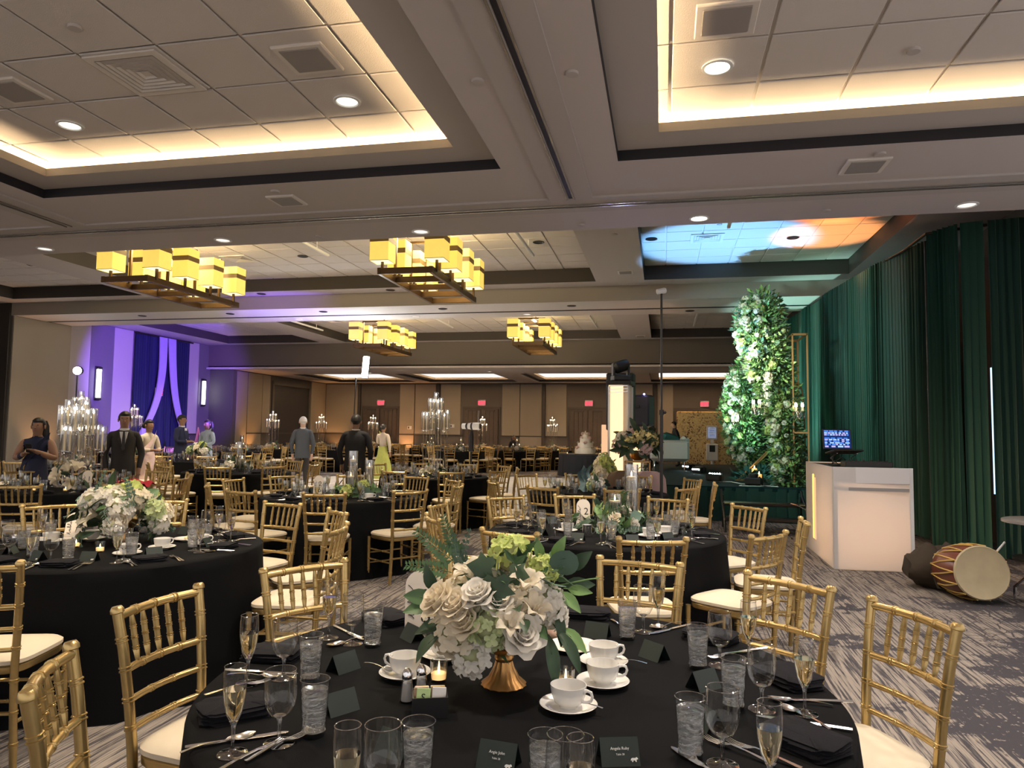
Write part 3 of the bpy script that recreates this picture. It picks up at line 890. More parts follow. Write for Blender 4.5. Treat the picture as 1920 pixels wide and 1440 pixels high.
def person(label, loc, face, H, mats, armL, armR, hair='short', hairm=None, skirt=None, jacket=None, legs=((.055, 0), (-.055, 0)), lean=0.0, turn=0.0, bald=False, tie=False, fat=1.0, bare=False):
    # face: heading in degrees (0 looks along +X of the room, 90 away from the camera); arm: (elbow, wrist) in body units, x = body's own right, y = forward
    skin_m, top_m, bot_m, shoe_m = mats
    V, ED, RA = [], [], []
    def v(p, r, par=None):
        V.append(Vector((p[0], p[1] + lean * max(0, p[2] - .5), p[2])) * H)
        RA.append((r[0] * H, r[1] * H) if isinstance(r, tuple) else r * H)
        if par is not None:
            ED.append((par, len(V) - 1))
        return len(V) - 1
    f = fat
    pel = v((0, 0, .52), (.080 * f, .060 * f))
    wa = v((0, .004, .61), (.076 * f, .054 * f), pel)
    chs = v((0, .0, .72), (.088 * f, .062 * f), wa)
    up = v((0, -.004, .79), (.070 * f, .050), chs)
    nk = v((0, .0, .842), .030, up)
    hd0 = v((0, .008, .875), (.036, .040), nk)
    ct, st_ = math.cos(turn), math.sin(turn)
    hd1 = v((0, .006, .925), (.046, .056), hd0)
    hd2 = v((0, .0, .965), (.042, .050), hd1)
    v((0, .0, .988), (.022, .026), hd2)
    wrists = []
    for s, (el, wr) in ((-1, armL), (1, armR)):
        sh = v((s * .098 * f, -.002, .80), .040, up)
        e = v(el, .030, sh)
        wv = v(wr, .021, e)
        wrists.append(Vector(wr))
        dd = (Vector(wr) - Vector(el)).normalized()
        palm = v(Vector(wr) + dd * .035, (.022, .015), wv)
        side = dd.cross(Vector((0, 0, 1)))
        side = side.normalized() if side.length > .1 else Vector((1, 0, 0))
        for q in range(4):
            a = v(Vector(wr) + dd * .062 + side * (q - 1.5) * .010, .0055, palm)
            v(Vector(wr) + dd * (.083 + (.008 if q in (1, 2) else 0)) + side * (q - 1.5) * .011 + Vector((0, 0, -.006)), .0042, a)
        v(Vector(wr) + dd * .045 + side * (s * .026), .006, palm)
    for s, (lx, ly) in ((1, legs[0]), (-1, legs[1])):
        hp = v((s * .052, 0, .475), .058 * f, pel)
        kn = v((lx * .9, ly * .4, .275), .038, hp)
        an = v((lx, ly, .045), .026, kn)
        v((lx, ly + .075, .016), (.024, .016), an)
    me = skin_body(V, ED, RA, 0)
    me.materials.clear()
    for m in (skin_m, top_m, bot_m, shoe_m):
        me.materials.append(m)
    mi = []
    for p in me.polygons:
        c = p.center / H
        k = 1
        if c.z > .845 and abs(c.x) < .08:
            k = 0
        elif min((Vector((c.x, c.y - lean * max(0, c.z - .5), c.z)) - wv_ ).length - (.0) for wv_ in wrists) < .024 or any((Vector(c) - (wv_ + (wv_ - Vector(el)).normalized() * .06)).length < .06 for wv_, (el, _) in zip(wrists, (armL, armR))):
            k = 0
        elif bare and abs(c.x) > .092 and c.z > .5:
            k = 0
        elif c.z < .035:
            k = 3
        elif c.z < .50 and abs(c.x) < .12:
            k = 2
        mi.append(k)
    me.polygons.foreach_set('material_index', mi)
    t = thing('person', label, 'person', loc, R(face - 90), 'wedding guests')
    obj('body', me, t)
    hz = Matrix.Translation(Vector((0, .004 + lean * .43, .928)) * H)
    hair_m = hairm or HAIRB
    b = B()
    def hfn(u, w_):
        a, e = 2 * PI * u, PI * w_
        d = Vector((math.sin(e) * math.cos(a), math.sin(e) * math.sin(a), math.cos(e)))
        front = max(0, d.y)
        zlim = -.25 if d.y < .1 else .25 + .35 * front
        if d.z < zlim:
            d = Vector((d.x * .8, d.y * .8, max(d.z, zlim - .3)))
            d *= .93
        return hz @ (Vector((d.x * .055, d.y * .066 - .004, d.z * .070 + .005)) * H)
    if not bald:
        b.grid(hfn, 18, 10)
    else:
        b.grid(lambda u, w_: hz @ (Vector((.053 * math.cos(PI * (1 + u)), .062 * math.sin(PI * (1 + u)) - .004, -.03 + .055 * w_ - .0)) * H), 16, 4)
    obj('hair', (b, hair_m), t)
    if hair == 'long':
        b = B()
        b.rings([[(q * H * math.cos(2 * PI * j / 12) * .060, (-.045 + q * .028 * math.sin(2 * PI * j / 12) - .01 + lean * .4) * H, z * H) for j in range(12)] for q, z in ((.7, .975), (1.0, .93), (1.05, .87), (1.1, .80), (.8, .745), (.3, .72))])
        obj('long_hair', (b, hair_m), t)
    if hair == 'bun':
        obj('hair_bun', (B().ball((0, (-.07 + lean * .4) * H, .925 * H), .034 * H, 10, 6), hair_m), t)
    # nose, ears, eyes and mouth
    b = B()
    b.rings([[hz @ (Vector(p) * H) for p in g] for g in ([(-.003, .052, .012), (.003, .052, .012), (0, .058, .012)], [(-.009, .052, -.016), (.009, .052, -.016), (0, .074, -.014)], [(-.006, .050, -.021), (.006, .050, -.021), (0, .060, -.022)])])
    obj('nose', (b, skin_m), t)
    for s in (-1, 1):
        obj('ear', (B().ball(hz @ (Vector((s * .050, -.004, -.005)) * H), (.007 * H, .013 * H, .020 * H), 8, 5), skin_m), t)
        obj('eye', (B().ball(hz @ (Vector((s * .020, .054, .010)) * H), (.0062 * H, .004 * H, .0036 * H), 8, 5), EYEW), t)
    obj('mouth', (B().ball(hz @ (Vector((0, .052, -.036)) * H), (.015 * H, .006 * H, .004 * H), 8, 4), M('lips', (.25, .09, .08), .5)), t)
    if jacket:
        jm, col_m = jacket
        b = B()
        rs = []
        for z, rx, ry in ((.44, .100, .078), (.52, .098, .076), (.60, .090, .066), (.70, .098, .070), (.765, .106, .066), (.81, .085, .055), (.832, .044, .042)):
            rs.append([((rx * f * math.cos(2 * PI * j / 24)) * H, (ry * f * math.sin(2 * PI * j / 24) + lean * max(0, z - .5)) * H, z * H) for j in range(24)])
        b.rings(rs, False, False)
        obj('jacket', (b, jm), t)
        b = B()
        b.rings([[(.040 * H * math.cos(2 * PI * j / 16), (.004 + lean * .34 + .040 * math.sin(2 * PI * j / 16)) * H, z * H) for j in range(16)] for z in (.826, .850)], False, False)
        obj('shirt_collar', (b, col_m), t)
        b = B()
        b.add([Vector((x, y + lean * .28, z)) * H for x, y, z in ((-.034, .062, .82), (.034, .062, .82), (.006, .0745, .66), (-.006, .0745, .66))], [(0, 3, 2, 1)])
        obj('shirt_front', (b, col_m, False), t)
        for s in (-1, 1):
            b = B()
            b.add([Vector((s * x, y + lean * .28, z)) * H for x, y, z in ((.030, .058, .825), (.056, .062, .79), (.048, .074, .75), (.006, .080, .655))], [(0, 1, 2, 3)])
            obj('lapel', (b, jm, False), t)
        if tie:
            b = B()
            b.rings([[Vector((x, y + lean * .28, z)) * H for x, y in ((-w_, .066 + q), (w_, .066 + q), (w_, .072 + q), (-w_, .072 + q))] for z, w_, q in ((.822, .007, 0), (.76, .011, .006), (.67, .015, .0125), (.655, .002, .013))])
            obj('necktie', (b, DARKM, False), t)
    if skirt:
        sm, z1, r1 = skirt
        b = B()
        rs = []
        for z, r in ((.01, r1), (.12, r1 * .93), (.28, r1 * .84), (.45, .100), (.54, .090), (z1, .074)):
            rs.append([((r * (1 + .06 * math.sin(9 * 2 * PI * j / 54) * (1 - z / z1))) * math.cos(2 * PI * j / 54) * H, r * .8 * math.sin(2 * PI * j / 54) * H, z * H) for j in range(54)])
        b.rings(rs, False, False)
        obj('skirt', (b, sm), t)
        b = B()
        b.grid(lambda u, q: Vector((.10 - .20 * u + .02 * q, .075 * math.cos((u - .5) * 2.2) - .02 + lean * .2, .60 + .23 * u + (.05 - .10 * q))) * H, 12, 4)
        obj('shoulder_sash', (b, sm), t)
    return t
DN = lambda s, x=.125, y=.0: ((s * (x + .02), y - .01, .63), (s * x, y + .035, .485))
FOLD = lambda s: ((s * .145, .01, .64), (s * .045, .12, .64))
person('bald man in a dark suit and tie standing by the candelabra, facing the camera', (-8.05, 9.46, 0), -52, 1.73, (SKIN, SUITC, SUITC, BLACKP), DN(-1), DN(1), jacket=(SUITC, SHIRT), tie=True, hairm=HAIRB)
person('woman in a navy one-shoulder dress raising a phone beside the candelabra', (-8.15, 8.02, 0), -68, 1.60, (SKIN, NAVYS, NAVYS, BLACKP), ((-.15, .02, .66), (-.07, .16, .72)), ((.15, .02, .66), (.03, .16, .70)), hair='long', skirt=(NAVYS, .66, .17), bare=True)
ph = thing('phone', 'smartphone in the hands of the woman in navy', 'phone', (-7.99, 7.74, 1.19), R(-68))
obj('case', (B().bbox((0, 0, 0), (.012, .075, .15), .004), BLACKP, False), ph, rot=(0, R(20), 0))
obj('lens', (B().lathe([(.006, 0), (.006, .003)], 8), CHROME), ph, (.008, .02, .05), (0, PI / 2, 0))
person('woman in cream top half hidden behind the man in dark suit', (-9.75, 12.1, 0), -10, 1.64, (SKIN, CREAMB, BROWNC, BLACKP), FOLD(-1), FOLD(1), hair='bun', skirt=(PINK, .62, .17))
person('man in a dark navy suit with folded arms before the blue drape', (-11.5, 15.4, 0), 8, 1.80, (SKIN, NAVYS, NAVYS, BLACKP), FOLD(-1), FOLD(1), jacket=(NAVYS, SHIRT), fat=1.08)
person('woman in a pale blue sari turning to the man by the drape', (-11.7, 16.7, 0), -100, 1.70, (SKIN, BLUES, BLUES, BLACKP), ((-.14, .0, .65), (-.05, .10, .60)), DN(1), hair='long', skirt=(BLUES, .66, .15))
person('white haired man in a slate suit seen from behind between the tables', (-8.62, 16.05, 0), 118, 1.80, (SKINL, SUITG, SUITC, BLACKP), DN(-1), DN(1), jacket=(SUITG, SHIRT), bald=False, hairm=HAIRG)
person('broad man in a black suit seen from behind under the light panel', (-5.36, 11.9, 0), 100, 1.77, (SKIN, SUITB, SUITB, BLACKP), DN(-1, .14), DN(1, .14), jacket=(SUITB, SHIRT), fat=1.12)
person('woman in a lime green sari walking away past the dance floor', (-8.3, 20.4, 0), 80, 1.68, (SKIN, CREAMB, GREENS, BLACKP), ((-.13, .02, .66), (-.06, .10, .66)), DN(1), hair='bun', skirt=(GREENS, .60, .19))
person('bald man in grey leaning over a table at the far end', (-11.4, 25.9, 0), 200, 1.72, (SKINL, SUITG, SUITC, BLACKP), ((-.13, .10, .66), (-.06, .20, .58)), ((.13, .10, .66), (.06, .20, .58)), jacket=(SUITC, SUITC), lean=.45, bald=True, hairm=HAIRG)
person('dark haired man in black behind the white sofa end', (.42, 20.4, .60), 185, 1.24, (SKINL, SUITB, SUITB, BLACKP), DN(-1), FOLD(1), jacket=(SUITB, SUITB), lean=.25)
person('dark haired person standing behind the flower stand', (-.30, 21.6, .0), -90, 1.72, (SKIN, SUITB, SUITB, BLACKP), DN(-1), DN(1), jacket=(SUITB, SUITB))
person('person with dark hair in black standing by the distant doors', (-5.85, 28.0, 0), -60, 1.36, (SKIN, SUITB, SUITB, BLACKP), DN(-1), DN(1), hair='long', jacket=(SUITB, SUITB))

# ================================================================ DRAPES
def drape(pts, z0, z1, mat, amp=.06, per=.15, seed=0, gather=.5, spread=None, taper=None):
    rnd = random.Random(seed)
    P = [Vector(p) for p in pts]
    L = [0]
    for a, b_ in zip(P, P[1:]):
        L.append(L[-1] + (b_ - a).length)
    n = max(24, int(L[-1] / .013))
    ph = [rnd.uniform(0, 6.28) for _ in range(5)]
    b = B()
    def fn(u, v):
        d = u * L[-1]
        i = 0
        while i < len(L) - 2 and d > L[i + 1]:
            i += 1
        t = (P[i + 1] - P[i]).normalized()
        c = P[i] + t * (d - L[i])
        nrm = Vector((-t.y, t.x))
        k = 2 * PI * d / per
        wob = k + 1.3 * math.sin(d * 2.1 + ph[0]) + .8 * math.sin(d * 5.3 + ph[1]) + .25 * math.sin(v * 5 + ph[4] + d)
        a = amp * (gather + (1 - gather) * min(1, (1 - v) * 1.6)) * (.65 + .5 * math.sin(d * 3.1 + ph[2]))
        off = a * math.sin(wob) + .35 * a * math.sin(2.3 * wob + ph[3])
        c = c + nrm * off + t * (.02 * math.cos(wob))
        z = z0 + (z1 - z0) * v
        if v < .02:
            c = c + nrm * .02 * math.sin(wob * .5)
        return (c.x, c.y, z)
    b.grid(fn, n, 14)
    return (b, mat)
ds = [((4.50, 9.92), (4.06, 10.02), VELVETD, 'dark green drape panel at the near end beside the side table'),
      ((4.02, 10.03), (3.76, 10.10), VELVET, 'narrow green drape panel behind the barrel drum'),
      ((3.74, 10.12), (3.525, 10.52), VELVET, 'green drape panel turning the corner by the dark slit'),
      ((3.62, 10.98), (3.36, 12.3), VELVETD, 'green drape panel hanging behind the booth edge'),
      ((3.36, 12.3), (3.22, 13.6), VELVET, 'green drape panel behind the laptop on the booth'),
      ((3.22, 13.6), (3.10, 15.0), VELVETD, 'green drape panel between laptop and gold frame'),
      ((3.10, 15.0), (3.02, 16.6), VELVET, 'green drape panel behind the tall gold frame'),
      ((3.02, 16.6), (2.92, 18.8), VELVET, 'teal green drape panel behind the crystal sconce'),
      ((2.92, 18.8), (2.82, 21.4), VELVETD, 'green drape panel behind the flower pillar'),
      ((2.82, 21.4), (2.75, 24.0), VELVET, 'green drape panel at the far end of the stage')]
for i, (a, c, m, lab) in enumerate(ds):
    o = obj('velvet_drape', drape((a, c), .02 if i != 3 else .10, 4.28, m, .05, .088, i, .55))
    tag(o, lab, 'curtain', 'green velvet drapes')
t = thing('drape_pipe', 'thin metal pipe frame carrying the green velvet drapes', 'pipe frame', (0, 0, 0))
obj('crossbar', (B().tube([(4.5, 9.95, 4.26), (3.5, 10.5, 4.26), (3.5, 11.4, 4.26), (3.1, 15, 4.26), (2.75, 24, 4.26)], .02, 8), DARKM), t)
for x, y in ((4.5, 10.1), (3.62, 10.9), (3.25, 15.0), (3.05, 19.0), (2.9, 24.0)):
    obj('upright', (B().tube([(x, y, 0), (x, y, 4.26)], .022, 8), DARKM), t)
for x, y, z0, z1, c, lab in ((4.66, 13.97, 2.37, 3.23, (1, .86, .62), 'added warm light bar glimpsed through the drape slit'), (4.66, 11.53, .70, 2.52, (.45, .72, 1), 'added cool light bar glimpsed through the near drape slit')):
    t = thing('slit_light_bar', lab, 'lamp', (x, y, (z0 + z1) / 2))  # added bar and plate standing in for bright light behind the drapes
    obj('tube', (B().lathe([(.016, -(z1 - z0) / 2), (.016, (z1 - z0) / 2)], 12), E('slit_glow', c, 1.3)), t)
    obj('backplate', (B().bbox((.045, 0, 0), (.03, .14, z1 - z0 + .08), .006), WHITEP, False), t)
# blue drape and lilac swags on the striped wall
for i, (y0, y1, lab) in enumerate(((20.15, 21.05, 'navy pleated drape at the near side of the lilac swags'), (22.05, 22.91, 'navy pleated drape at the far side of the lilac swags'), (21.05, 22.05, 'dark navy drape hanging behind the two lilac swags'))):
    tag(obj('navy_drape', drape(((XL + .10, y0), (XL + .10, y1)), .1, 4.55, NAVY, .03, .12, 20 + i, .8)), lab, 'curtain', 'navy drapes')
for s, lab in ((-1, 'lilac sheer swag pulled toward the near side'), (1, 'lilac sheer swag pulled toward the far side')):
    b = B()
    def fn(u, v, s=s):
        q = 1 - v
        c = 21.52 + s * (.22 + (.05 * q + .95 * q * q * q))
        wdt = .42 * (1 - .35 * q)
        return (XL + .24 + .03 * math.sin(u * 34 + s) + .06 * math.sin(q * 3), c + s * (u - .5) * wdt, 1.10 + 3.46 * v)
    b.grid(fn, 60, 16)
    tag(obj('sheer_swag', (b, LILAC)), lab, 'curtain', 'lilac swags')
t = thing('curtain_rod', 'dark rod carrying the navy drapes and lilac swags', 'rod', (XL + .17, 21.53, 4.56))
obj('rod', (B().tube([(0, -1.45, 0), (0, 1.45, 0)], .025, 8), DARKM), t)
for q in (-1.3, 1.3):
    obj('bracket', (B().box((-.08, q, .02), (.16, .04, .05)), DARKM, False), t)
SCON = E('sconce_tube', (0.95, 0.97, 1.0), 7.0)
for y, lab in ((18.70, 'lit vertical wall sconce beside the near lilac stripe'), (23.82, 'lit vertical wall sconce past the far navy drape')):
    t = thing('wall_sconce', lab, 'wall lamp', (XL + .03, y, 2.8), 0, 'white wall sconces')
    obj('backplate', (B().bbox((.02, 0, 0), (.03, .20, 1.05), .006), BLACKP, False), t)
    for s in (-1, 1):
        obj('tube', (B().lathe([(.028, -.43), (.028, .43)], 10, (.07, s * .05, 0)), SCON), t)
    for z in (-.48, .48):
        obj('bracket', (B().bbox((.06, 0, z), (.09, .18, .05), .006), DARKM, False), t)

# ================================================================ STAGE AND ITS DECOR
SX0, SX1, SY0, SY1, SZ = -.25, 2.95, 13.0, 22.4, .60
t = thing('stage', 'low stage covered with dark green cloth along the drape', 'stage', (0, 0, 0))
obj('deck', (B().bbox(((SX0 + SX1) / 2, (SY0 + SY1) / 2, SZ - .04), (SX1 - SX0, SY1 - SY0, .08), .01), STAGEM, False), t)
obj('skirt', drape(((SX0, SY1), (SX0, SY0), (SX1 + .1, SY0)), .01, SZ - .02, VELVETD, .022, .22, 55, .7), t)
t = thing('stage_steps', 'black portable steps with two treads before the stage', 'steps', (1.55, 11.9, 0))
for s in (-1, 1):
    obj('side_rail', (B().tube([(s * .62, -.38, 0), (s * .62, -.30, .22), (s * .62, .30, .52), (s * .62, .38, .60)], .022, 6), BLACKP), t)
    obj('leg', (B().tube([(s * .60, .30, 0), (s * .60, .30, .52)], .018, 6), BLACKP), t)
for y, z in ((-.2, .20), (.14, .40)):
    obj('tread', (B().bbox((0, y, z), (1.24, .30, .045), .008), DARKM, False), t)
for s in (-.56, .56):
    obj('tread_edge_marker', (B().box((s, -.045, .42), (.08, .03, .012)), PALEG, False), t)
# --- floral pillars on gold frames
def petal_ring(b, n, r0_, r1, z0, z1, wd, tilt, ph, mi=0):
    for i in range(n):
        a = ph + 2 * PI * i / n + random.uniform(-.12, .12)
        ca, sa = math.cos(a), math.sin(a)
        def fn(u, v):
            x = (u - .5) * wd * math.sin(PI * (.12 + .80 * v)) * 1.1
            r = r0_ + (r1 - r0_) * v ** tilt
            z = z0 + (z1 - z0) * math.sin(v * PI * .55)
            r -= 1.3 * x * x / max(wd, 1e-4) * .6
            return (ca * r - sa * x, sa * r + ca * x, z)
        b.grid(fn, 3, 3, mi)
def rose_mesh(name, mat, r=.05):
    b = B()
    petal_ring(b, 3, .10 * r, .16 * r, .15 * r, .78 * r, .5 * r, 1, 0)
    petal_ring(b, 4, .16 * r, .34 * r, .05 * r, .80 * r, .75 * r, 1, .5)
    petal_ring(b, 5, .22 * r, .58 * r, -.05 * r, .74 * r, .95 * r, 1, .2)
    petal_ring(b, 6, .24 * r, .82 * r, -.15 * r, .60 * r, 1.1 * r, 1, .7)
    petal_ring(b, 6, .24 * r, 1.05 * r, -.25 * r, .36 * r, 1.15 * r, 1, .1)
    b.ball((0, 0, .1 * r), (.30 * r, .30 * r, .45 * r), 8, 5)
    return b.mesh(name, mat)
CORE = M('hydrangea_core', (.40, .42, .24), .8)
def hydrangea_mesh(name, mat, r=.06, n=34, fr=.36):
    b = B()
    for i in range(n):
        zz = 1 - 1.35 * (i + .5) / n
        a = i * 2.39996
        q = math.sqrt(max(0, 1 - zz * zz))
        d = (Vector((q * math.cos(a), q * math.sin(a), zz)) + Vector((random.gauss(0, .12), random.gauss(0, .12), random.gauss(0, .12)))).normalized()
        rot = (d + Vector((random.gauss(0, .22), random.gauss(0, .22), random.gauss(0, .22)))).to_track_quat('Z', 'Y').to_matrix()
        c = d * r * random.uniform(.84, 1.08)
        sp = random.uniform(0, 1.6)
        l = fr * r * random.uniform(.85, 1.15)
        w_ = l * .50
        for k in range(4):
            an = sp + k * PI / 2
            up = random.uniform(.0, .10) * r
            pts = [Vector((0, 0, -.06 * r)), Vector((l * .42, -w_ * .85, .04 * r)), Vector((l * .86, -w_ * .80, .03 * r + up)), Vector((l * 1.08, 0, .01 * r + up)), Vector((l * .86, w_ * .80, .03 * r + up)), Vector((l * .42, w_ * .85, .04 * r)), Vector((l * .55, 0, -.01 * r))]
            qz = Matrix.Rotation(an, 3, 'Z')
            b.add([c + rot @ (qz @ p) for p in pts], [(0, 1, 6), (1, 2, 6), (2, 3, 6), (3, 4, 6), (4, 5, 6), (5, 0, 6)])
    b.ball((0, 0, 0), r * .78, 10, 6, 1)
    return b.mesh(name, (mat, CORE), True)
def lily_mesh(name, mat, r=.06):
    b = B()
    for i in range(6):
        a = i * PI / 3
        ca, sa = math.cos(a), math.sin(a)
        def fn(u, v, k=i % 2):
            x = (u - .5) * (.62 - .12 * k) * r * math.sin(PI * (.10 + .86 * v)) * 1.3
            rad = r * (.10 + 1.05 * v)
            z = r * (-.25 + 1.15 * math.sin(v * 2.0)) * (.75 if k else .9)
            return (ca * rad - sa * x, sa * rad + ca * x, z + abs(x) * .5)
        b.grid(fn, 4, 5)
    for i in range(5):
        a = i * 1.256
        b.tube([(0, 0, -.1 * r), (.16 * r * math.cos(a), .16 * r * math.sin(a), .75 * r)], .018 * r, 4)
    return b.mesh(name, mat)
def leaf_mesh(name, mat, l=.09, w_=.045, fold=.25, curl=.25, shape='oval'):
    b = B()
    def fn(u, v):
        wd = {'oval': math.sin(PI * min(1, .06 + .92 * v ** .85)), 'round': math.sqrt(max(0.0, 1 - (2 * (.03 + .94 * v) - 1) ** 2)), 'long': math.sin(PI * (.04 + .93 * v)) ** .8}[shape]
        x = (u - .5) * w_ * wd
        return (x, l * v, abs(x) * fold + curl * l * (v * (1 - v) * 1.2 - v * v * .35))
    b.grid(fn, 4, 6)
    b.tube([(0, -.02, -.002), (0, l * .4, curl * l * .2 + .001)], .0016, 4)
    return b.mesh(name, mat)
def ivy_mesh(name, mat, l=.10):
    pr = [(0, 0), (.28, -.14), (.52, .02), (.40, .26), (.62, .52), (.34, .58), (.0, 1.0), (-.34, .58), (-.62, .52), (-.40, .26), (-.52, .02), (-.28, -.14)]
    b = B()
    k = [(x * l, y * l, .10 * l * math.cos(3 * x) - .12 * l * (x * x + (y - .4) ** 2)) for x, y in pr]
    b.add([(0, .36 * l, .10 * l)] + k, [(0, i, i % 12 + 1) for i in range(1, 13)])
    b.tube([(0, -.05, -.02), (0, .36 * l, .09 * l)], .0015, 4)
    return b.mesh(name, mat)
def sprig_mesh(name, mat, l=.20, n=9, lw=.024, ll=.045):
    # stem with paired leaflets (fern, eucalyptus sprays)
    b = B()
    P = [(0, l * i / 6, .05 * math.sin(i * .5) * l * 2 - .25 * l * (i / 6) ** 2) for i in range(7)]
    b.tube(P, .0016, 4)
    for i in range(n):
        t = (i + 1) / (n + .5)
        j = min(5, int(t * 6))
        base = Vector(P[j]).lerp(Vector(P[j + 1]), t * 6 - j)
        for s in (-1, 1):
            q = ll * (1 - .55 * t)
            d = Vector((s * .85, .5, random.uniform(-.1, .25))).normalized()
            sd = d.cross(Vector((0, 0, 1))) * lw * .5 * (1 - .5 * t)
            b.add([base, base + d * q * .5 + sd, base + d * q, base + d * q * .5 - sd], [(0, 1, 2, 3)])
    return b.mesh(name, mat)
ROSE = rose_mesh('rose', PETAL)
ROSEW = rose_mesh('rose', PETALW)
HYD = hydrangea_mesh('hydrangea', PETALW)
HYDC = hydrangea_mesh('hydrangea', PETAL, .06, 30, .42)
HYDG = hydrangea_mesh('hydrangea', PALEG)
HYDL = hydrangea_mesh('hydrangea', LIME)
HYDP = hydrangea_mesh('hydrangea', PINK)
HYDY = hydrangea_mesh('hydrangea', BUTTERC)
LILY = lily_mesh('lily', PETAL)
OVAL = leaf_mesh('leaf', LEAF, .085, .046)
OVALD = leaf_mesh('leaf', LEAFD, .10, .05)
LONGL = leaf_mesh('leaf', LEAFD, .13, .038, .3, .35, 'long')
LIGHTL = leaf_mesh('leaf', LEAFL, .09, .040)
EUC = leaf_mesh('leaf', LEAFE, .062, .060, .1, .1, 'round')
IVY = ivy_mesh('ivy_leaf', LEAFD)
FERN = sprig_mesh('fern_frond', LEAF, .2, 12, .02, .05)
BOX = sprig_mesh('boxwood_sprig', LEAFE, .16, 8, .03, .035)
def orient(d, spin=0.0, axis='Z'):
    q = Vector(d).to_track_quat(axis, 'Z' if axis == 'Y' else 'Y')
    return q @ Quaternion((0, 0, 1) if axis == 'Z' else (0, 1, 0), spin)
def leaf_q(d, hint, spin=0.0):
    y = Vector(d).normalized()
    z = Vector(hint) - y * Vector(hint).dot(y)
    z = z.normalized() if z.length > .05 else Vector((0, 0, 1))
    return Matrix((y.cross(z), y, z)).transposed().to_quaternion() @ Quaternion((0, 1, 0), spin)
def leafmass(name, path, rad, n, parent, mats, size=(.05, .12), seed=1, squash=1.0):
    # uncountable small foliage: one object of kind stuff
    rnd = random.Random(seed)
    P = [Vector(p) for p in path]
    b = B()
    for i in range(n):
        k = rnd.random() * (len(P) - 1)
        j = min(len(P) - 2, int(k))
        c = P[j].lerp(P[j + 1], k - j)
        r_ = rad[j] + (rad[j + 1] - rad[j]) * (k - j) if isinstance(rad, (list, tuple)) else rad
        d = Vector((rnd.gauss(0, 1), rnd.gauss(0, 1), rnd.gauss(0, .8))).normalized()
        p = c + Vector((d.x, d.y, d.z * squash)) * r_ * rnd.uniform(.45, 1.05)
        l = rnd.uniform(*size)
        dd = (d + Vector((rnd.gauss(0, .5), rnd.gauss(0, .5), rnd.gauss(-.1, .5)))).normalized()
        sd = dd.cross(Vector((rnd.gauss(0, 1), rnd.gauss(0, 1), 1))).normalized() * l * rnd.uniform(.14, .3)
        nn = dd.cross(sd).normalized() * l * .08
        b.add([p, p + dd * l * .5 + sd + nn, p + dd * l, p + dd * l * .5 - sd + nn], [(0, 1, 2, 3)], rnd.randrange(len(mats)))
    o = obj(name, b.mesh(name, mats, False), parent)
    o['kind'] = 'stuff'
    return o
def flower_pillar(label, path, rad, nleaf, nflow, seed, face=(-1, -.5, .1)):
    rnd = random.Random(seed)
    t = thing('floral_arrangement', label, 'flowers', path[0])
    P = [Vector(p) - Vector(path[0]) for p in path]
    obj('stand', (B().tube(P, .03, 6), ROPE), t)
    leafmass('foliage', P, rad, nleaf, t, [LEAFL, LEAFL, LEAFE, LEAF, LEAFG], (.06, .15), seed)
    for i in range(nflow):
        k = rnd.random() * (len(P) - 1)
        j = min(len(P) - 2, int(k))
        c = P[j].lerp(P[j + 1], k - j)
        r_ = rad[j] + (rad[j + 1] - rad[j]) * (k - j)
        d = (Vector(face) + Vector((rnd.gauss(0, .75), rnd.gauss(0, .75), rnd.gauss(0, .5)))).normalized()
        me = rnd.choice([HYD, HYD, HYDC, ROSEW, ROSE, HYDG, ROSEW, HYD, HYDL, HYDC])
        obj('hydrangea' if me in (HYD, HYDC, HYDG, HYDL) else 'rose', me, t, c + d * r_ * rnd.uniform(.8, 1.02), orient(d, rnd.random() * 6), rnd.uniform(.65, 1.35))
    return t
flower_pillar('tallest pillar of white flowers and ferns at the stage front', [(2.22, 13.45, .66), (2.15, 13.5, 1.3), (2.1, 13.6, 2.1), (1.85, 13.7, 2.9), (1.74, 13.8, 3.5), (1.80, 13.9, 3.92)], [.26, .28, .30, .42, .46, .34], 9000, 150, 3)
flower_pillar('shorter pillar of blue lit flowers on the stage behind the tallest one', [(1.98, 17.0, .75), (1.80, 17.0, 1.3), (1.74, 17.0, 2.0), (1.80, 16.8, 2.7), (1.95, 16.5, 3.05)], [.26, .38, .50, .40, .28], 6000, 110, 5)
GFR = M('gold_frame_metal', (.55, .33, .13), .35, .8)
t = thing('gold_frame', 'tall rectangular gold frame with an arch tube beside the flower pillar', 'frame', (2.36, 13.35, SZ))
t.scale = (.72, 1, 1)
for x, y in ((-.16, 0), (.18, 0), (-.16, .9), (.18, .9)):
    obj('post', (B().box((x, y, 1.35), (.035, .035, 2.70)), GFR, False), t)
for y in (0, .9):
    obj('top_rail', (B().box((.01, y, 2.69), (.37, .035, .035)), GFR, False), t)
    obj('middle_rail', (B().box((.01, y, .95), (.34, .03, .03)), GFR, False), t)
for x in (-.16, .18):
    obj('side_rail', (B().box((x, .45, 2.69), (.03, .9, .03)), GFR, False), t)
    obj('base_rail', (B().box((x, .45, .02), (.03, .95, .03)), GFR, False), t)
obj('brace', (B().tube([(-.16, 0, .75), (.18, .3, .30)], .014, 6), GFR), t)
obj('arch_tube', (B().tube([(-.10, .2, 1.70), (-.06, .2, 1.80), (0, .2, 1.84), (.06, .2, 1.80), (.11, .2, 1.65), (.14, .2, 1.35), (.15, .2, .9), (.16, .2, 0.02)], .022, 8), GFR), t)
